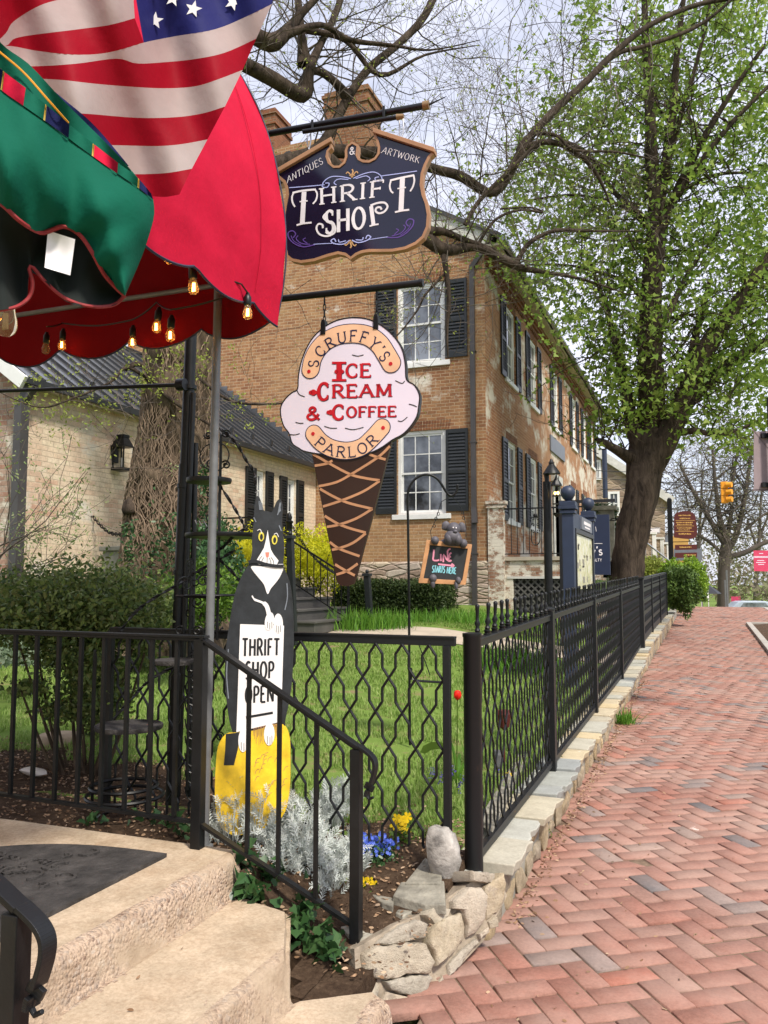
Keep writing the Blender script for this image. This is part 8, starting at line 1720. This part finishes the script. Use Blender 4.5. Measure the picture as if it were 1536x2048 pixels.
wood('stem', sg_, K['bark_old'], bt, 6)
rk = MB(); 
c = P(170, 1215, d=5.75); rock(rk, c, (.42, .22, .16), 12, .9, .15); c2_ = P(60, 1225, d=5.8); rock(rk, c2_, (.3, .2, .14), 12, .9, .15); rk.build('inner_foliage', K['leaf_box'], bt, smooth=True)
# low periwinkle mass and feathery shrub at the very left
C = [tuple(P(rg.uniform(-60, 110), rg.uniform(1270, 1330), d=8. + rg.gauss(0, .4))) for _ in range(2600)]; c = P(40, 1330, d=8); t = thing('silvery_shrub', 'grey green leafy shrub mass at far left above the lawn', 'shrub', c); leaves('foliage', np.array(C), .05, M_leaf('grey_green_leaf', [(.10, .16, .08), (.20, .27, .17), (.28, .34, .24)], .25), t, OVAL)
fs = thing('feathery_shrub', 'wispy light green shrub with thin stems before the worn brick end wall', 'shrub', P(-20, 1300, d=6.6)); sg_ = []; tips = []
for k in range(13): b = P(rg.uniform(-60, 10), rg.uniform(1080, 1250), d=6.6 + rg.gauss(0, .3)); grow(sg_, b, Vector((rg.gauss(.8, .4), rg.gauss(0, .3), rg.gauss(.35, .5))), rg.uniform(.5, 1.1), .007, 2, rg, .05, .3, 2.6, tips, .002)
wood('stem', sg_, K['bark_twig'], fs, 4); T_ = np.array(tips); leaves('foliage', np.repeat(T_, 5, 0) + RNG.normal(0, .03, (len(T_) * 5, 3)), .026, M_leaf('pale_leaf', [(.16, .24, .08), (.26, .33, .13), (.34, .38, .18)], .4), fs, OVAL)
# background greens under the wing eave and around the stand
c = P(425, 1130, d=9.3); shrub('laurel_shrub', 'dark leafy shrub behind the plant stand and grey pole', 'shrub', (c.x, c.y, c.z), (.36, .4, .55), 2600, .055, K['leaf_ivy'], OVAL, seed=31)
c = P(400, 1190, d=8.6); shrub('laurel_shrub', 'mid green shrub low behind the grey awning pole', 'shrub', (c.x, c.y, c.z), (.5, .4, .34), 2600, .05, K['leaf_ever'], OVAL, seed=32)
# ivy on trunk and pier
C = []
for _ in range(420): a = rg.uniform(-2.2, -.2); i = rg.uniform(4, 26); c = tp  # placeholder keeps the seed stream
C = [tuple(P(rg.gauss(330, 30), rg.gauss(1100, 45), d=9.35)) for _ in range(380)] + [tuple(P(rg.gauss(408, 7), rg.uniform(930, 1110), d=9.6)) for _ in range(260)] + [tuple(P(rg.gauss(256, 7), rg.uniform(1040, 1160), d=9.4)) for _ in range(160)]
tag(leaves('trunk_ivy', np.array(C), .055, K['leaf_ivy'], None, OVAL), 'patches of green ivy on the old tree trunk', 'ivy')
C = [tuple(P(rg.gauss(1228, 5) if k % 3 else rg.uniform(1190, 1228), rg.uniform(1015, 1165) if k % 3 else rg.gauss(1020, 6), d=23.0)) for k in range(900)]; tag(leaves('pier_ivy', np.array(C), .09, K['leaf_ivy'], None, OVAL), 'ivy running up the stucco pier left of the maple trunk', 'ivy')
# dark twiggy bush right of the realty sign foot
c = P(1205, 1178, d=15.5); shrub('twiggy_bush', 'dark twiggy bush between information board and maple trunk', 'shrub', tuple(c), (.42, .5, .28), 900, .05, K['leaf_hedge'], NARROW, seed=44, lump=.3)
# ---------------------------------------------------------------- flower bed
def ivy_patch(pts, label, n=60, sp=.035, z0=.02, size=.055):
    C = []
    for (a, b, z) in pts:
        c = P(a, b, z=z)
        for _ in range(n): C.append((c.x + rg.gauss(0, sp), c.y + rg.gauss(0, sp), z + abs(rg.gauss(z0, .03))))
    return tag(leaves('ivy', np.array(C), size, K['leaf_ivy'], None, IVY), label, 'ivy')
IVY = np.array([(0, 0), (.32, -.05), (.42, .25), (.25, .42), (.16, .62), (0, 1.), (-.16, .62), (-.25, .42), (-.42, .25), (-.32, -.05)])
ivy_patch([(480, 1730, .36), (500, 1760, .33), (520, 1790, .31), (490, 1790, .31), (535, 1760, .33)], 'dark ivy spilling beside the second step', 26, .035)
ivy_patch([(590, 1850, .22), (600, 1880, .19), (640, 1900, .17), (665, 1920, .15), (610, 1820, .25), (655, 1880, .19)], 'dark ivy around the foot of the lower rail post', 20, .03)
ivy_patch([(400, 1680, .42), (370, 1665, .43), (440, 1670, .41), (345, 1650, .43), (190, 1645, .42), (300, 1640, .43)], 'ivy sprigs at the back edge of the landing', 14, .035, .01, .042)
def frond_plant(nm, label, c, R_, H_, nf, mat, seed, cat='plant', group=None):
    rg = random.Random(seed); t = thing(nm, label, cat, c, group); V = []; cn = []; sg_ = []
    for k in range(nf):
        az = rg.uniform(0, 2 * PI); rr = R_ * math.sqrt(rg.random()); hh = H_ * (1 - .55 * (rr / R_) ** 2) * rg.uniform(.55, 1.05); b = Vector(c) + Vector((math.cos(az) * rr * .45, math.sin(az) * rr * .45, 0)); e = Vector(c) + Vector((math.cos(az) * rr, math.sin(az) * rr, hh)); d = (e - b).normalized(); sg_.append(([b, b.lerp(e, .5) + Vector((0, 0, .02)), e], [.004, .003, .0015]))
        for _ in range(3):
            dd = (d + Vector((rg.gauss(0, .5), rg.gauss(0, .5), rg.gauss(.1, .4)))).normalized(); L_ = rg.uniform(.055, .10); x = dd.cross(Vector((rg.gauss(0, 1), rg.gauss(0, 1), rg.gauss(0, 1)))).normalized(); st_ = e - dd * rg.uniform(0, .10); b0 = len(V)
            def P2(u_, v_): return st_ + dd * (u_ * L_) + x * (v_ * L_) + Vector((0, 0, -.15 * L_ * u_ * u_))
            # deeply cut blade: midrib with paired lobes
            V += [P2(0, .03), P2(0, -.03), P2(1, 0)]; cn.append(3)
            for q in (.22, .42, .60, .76, .88):
                w_ = .30 * (1 - q * .45)
                for s in (1, -1): V += [P2(q - .05, s * .02), P2(q + .10, s * w_ * .55), P2(q + .20, s * w_), P2(q + .16, s * w_ * .45), P2(q + .05, s * .02)]; cn.append(5)
    np_mesh('foliage', np.array([tuple(v) for v in V]), cn, np.arange(len(V)), mat, t); wood('stem', sg_, mat, t, 4); return t
G_ = 'silver dusty miller plants in the flower bed'
for (a, b, z, R_, H_, nf, lb) in ((462, 1695, .38, .12, .30, 46, 'silver plant beside the landing corner post'), (545, 1690, .36, .13, .33, 56, 'silver plant between the cushion and the second picket'), (505, 1700, .36, .16, .36, 70, 'tallest silver plant directly in front of the yellow cushion'), (590, 1735, .30, .17, .30, 85, 'widest silver plant in the middle of the bed'), (560, 1760, .28, .12, .20, 45, 'low silver plant leaning over the second step'), (660, 1655, .36, .13, .20, 50, 'silver plant nearest the wavy cross fence'), (655, 1775, .26, .12, .16, 45, 'small silver plant between post and pansies'), (700, 1600, .38, .10, .14, 26, 'sparse silver plant behind the handrail end'), (700, 1745, .29, .08, .15, 26, 'silver sprigs against the blue flowers')):
    c = P(a, b, z=z); frond_plant('dusty_miller', lb, (c.x, c.y, z), R_, H_, nf, K['leaf_silver'], int(a + b), 'plant', G_)
def flowers(nm, label, px, py, z, sp, nl, nfl, h, leafm, petm, psz, seed, group=None):
    c = P(px, py, z=z); t = thing(nm, label, 'flower', (c.x, c.y, z), group); rg_ = np.random.default_rng(seed); C = np.stack([c.x + rg_.normal(0, sp, nl), c.y + rg_.normal(0, sp, nl), z + rg_.random(nl) * h], 1); leaves('foliage', C, .022, leafm, t, OVAL)
    C = []; 
    for k in range(nfl):
        x_, y_ = c.x + rg_.normal(0, sp * .9), c.y + rg_.normal(0, sp * .9); zz = z + h * rg_.uniform(.7, 1.25)
        C.append((x_, y_, zz))
    C = np.array(C); vw = np.array([0 - c.x, 0 - c.y, 1.0]); vw = vw / np.linalg.norm(vw); V = []; cn = []
    for q in C:
        n_ = vw + rg_.normal(0, .35, 3); n_ /= np.linalg.norm(n_); x_ = np.cross(n_, [0, 0, 1.]); x_ /= np.linalg.norm(x_); y_ = np.cross(n_, x_)
        for k in range(5):
            a = 2 * PI * k / 5 + .3
            for (r_, da) in ((.0, 0), (.7, -.5), (1., -.2), (1., .2), (.7, .5)): V.append(q + psz * r_ * (x_ * math.cos(a + da) + y_ * math.sin(a + da)) + n_ * psz * .15 * r_)
            cn.append(5)
    V = np.array(V)
    if nfl > 20: np_mesh('petals', V, cn, np.arange(len(V)), petm, t)
    else:
        for k in range(nfl): np_mesh('bloom', V[k * 25:(k + 1) * 25], [5] * 5, np.arange(25), petm, t)
    return t
flowers('lobelia', 'mound of small vivid blue flowers right of the silver plants', 752, 1735, .27, .045, 900, 150, .11, K['leaf_ivy'], K['blueflower'], .0085, 3)
flowers('pansy', 'yellow pansies at the top of the bed near the pale rock', 803, 1690, .31, .035, 260, 7, .10, K['leaf_ever'], K['yellowflower'], .026, 4, 'yellow pansies in the bed')
flowers('pansy', 'yellow pansies low by the lower rail post', 722, 1790, .22, .035, 240, 5, .07, K['leaf_ever'], K['yellowflower'], .020, 7, 'yellow pansies in the bed')
flowers('pansy', 'single small yellow pansy left of the lower rail post', 680, 1785, .22, .02, 120, 2, .06, K['leaf_ever'], K['yellowflower'], .018, 9, 'yellow pansies in the bed')
def tulip(px, py, d, lb, seed):
    c = P(px, py, d=d); z = hz(c.x, c.y); t = thing('tulip', lb, 'flower', (c.x, c.y, z), 'red tulips behind the corner post'); MB().tube([(c.x, c.y, z), (c.x + .01, c.y, c.z)], .004, 5).build('stem', K['leaf_ever'], t)
    m = MB(); m.lathe((c.x + .01, c.y, c.z - .005), [(.006, 0), (.022, .012), (.026, .030), (.022, .050), (.014, .058)], 6).build('petals', K['redflower'], t, smooth=True); rg_ = np.random.default_rng(seed)
    blades('leaves', np.stack([c.x + rg_.normal(0, .015, 5), c.y + rg_.normal(0, .015, 5), np.full(5, z)], 1), .26, .035, K['leaf_clump'], t, .35, 4)
tulip(912, 1398, 5.2, 'red tulip just left of the corner fence post', 1); tulip(948, 1400, 5.2, 'red tulip just right of the corner fence post', 2)
gh = thing('grape_hyacinth', 'violet grape hyacinth spikes by the fence corner', 'flower', tuple(P(905, 1560, d=4.6)))
for (a, b) in ((870, 1548), (880, 1555), (862, 1545), (905, 1540), (925, 1560), (918, 1575), (940, 1570), (995, 1545), (1005, 1560)):
    c = P(a, b, d=4.55 if a < 960 else 5.2)
    C = [(c.x + rg.gauss(0, .006), c.y + rg.gauss(0, .006), c.z + rg.uniform(-.03, .03)) for _ in range(28)]
    leaves('flower_spike', np.array(C), .012, K['violet'], gh, OVAL)
c = P(868, 1492, d=4.5); m = MB(); pts = [P(*q, d=4.5) for q in [(840, 1505), (846, 1492), (862, 1484), (880, 1484), (892, 1488), (880, 1498), (862, 1500), (850, 1508)]]; m.add(pts, [tuple(range(len(pts)))]); m.tube([P(885, 1492, d=4.5), P(893, 1560, d=4.5)], .004, 5); tag(m.build('broad_leaf', K['leaf_ever']), 'single pale broad leaf curling near the fence post', 'plant')
random.seed(77)
for (a, b, z, lb) in ((1012, 1722, .02, 'small weed at the foot of the stone wall nearest the camera'), (1088, 1660, .03, 'weed tuft at the wall foot below the second post'), (1098, 1620, .05, 'low weed just past the second post'), (1118, 1520, .25, 'weed growing on the wall cap by the second post'), (1160, 1530, .05, 'flat weed against the wall beneath the grey caps')):
    c = P(a, b + 12, z=z); t = thing('weed', lb, 'plant', (c.x, c.y, z), 'weeds along the wall foot'); leaves('leaves', np.stack([c.x + RNG.normal(0, .022, 90), c.y + RNG.normal(0, .03, 90), z + np.abs(RNG.normal(0, .03, 90))], 1), .02, K['leaf_ever'], t, OVAL)
# stump, shell dish, lawn lamp
c = P(120, 1438, z=.60); m = MB(); vs = []; k = 20
m.lathe((c.x, c.y, hz(c.x, c.y) - .03), [(.20, 0), (.17, .04), (.155, .08), (.14, .095)], 20); tag(m.build('tree_stump', K['stump'], smooth=True), 'low pale cut tree stump in the left lawn', 'stump')
c = P(72, 1545, z=.44); m = MB(); rock(m, (c.x, c.y, .445), (.10, .05, .022), 10, .8, .12); tag(m.build('white_stone', K['whiteplastic'], smooth=True), 'flat white stone lying on the mulch behind the handrail', 'stone')
for (a, b, lb, w_, h_, d_, mt3) in ((995, 1520, 'small grey plaque post stuck in the lawn behind the first fence panel', .035, .12, 5.3, 'grey_pole'), (1008, 1440, 'little brown bell shaped lawn ornament behind the first fence panel', .05, .13, 5.6, 'maroon')):
    c = P(a, b, d=d_); z = hz(c.x, c.y); m = MB(); m.lathe((c.x, c.y, c.z - h_ / 2), [(.012, 0), (w_ * .7, .02), (w_, h_ * .8), (w_ * .9, h_)], 8); m.tube([(c.x, c.y, z - .02), (c.x, c.y, c.z)], .006, 5); tag(m.build('lawn_ornament', K[mt3]), lb, 'ornament')
q_ = [P(*q, z=.36) for q in [(955, 1640), (1040, 1500), (1062, 1500), (985, 1660)]]
slab('stepping_slab', 'long grey slab lying inside the first street fence panel', 'stone', ccw([(q.x, q.y) for q in q_]), .34, .02, K['slate'])
C = np.array([tuple(P(a, b, z=.55)) for a, b in [(70, 1325), (52, 1322), (30, 1330), (1010, 1300), (820, 1245), (880, 1250), (1020, 1560), (990, 1330), (820, 1330)]]); 
for q in C: tag(leaves('dandelion', [tuple(q + np.array([0, 0, .03]) + RNG.normal(0, .006, 3)) for _ in range(5)], .022, K['yellowflower'], None, OVAL, flat=.9), 'tiny yellow dandelion dotting the lawn', 'flower', 'dandelions dotting the lawn')
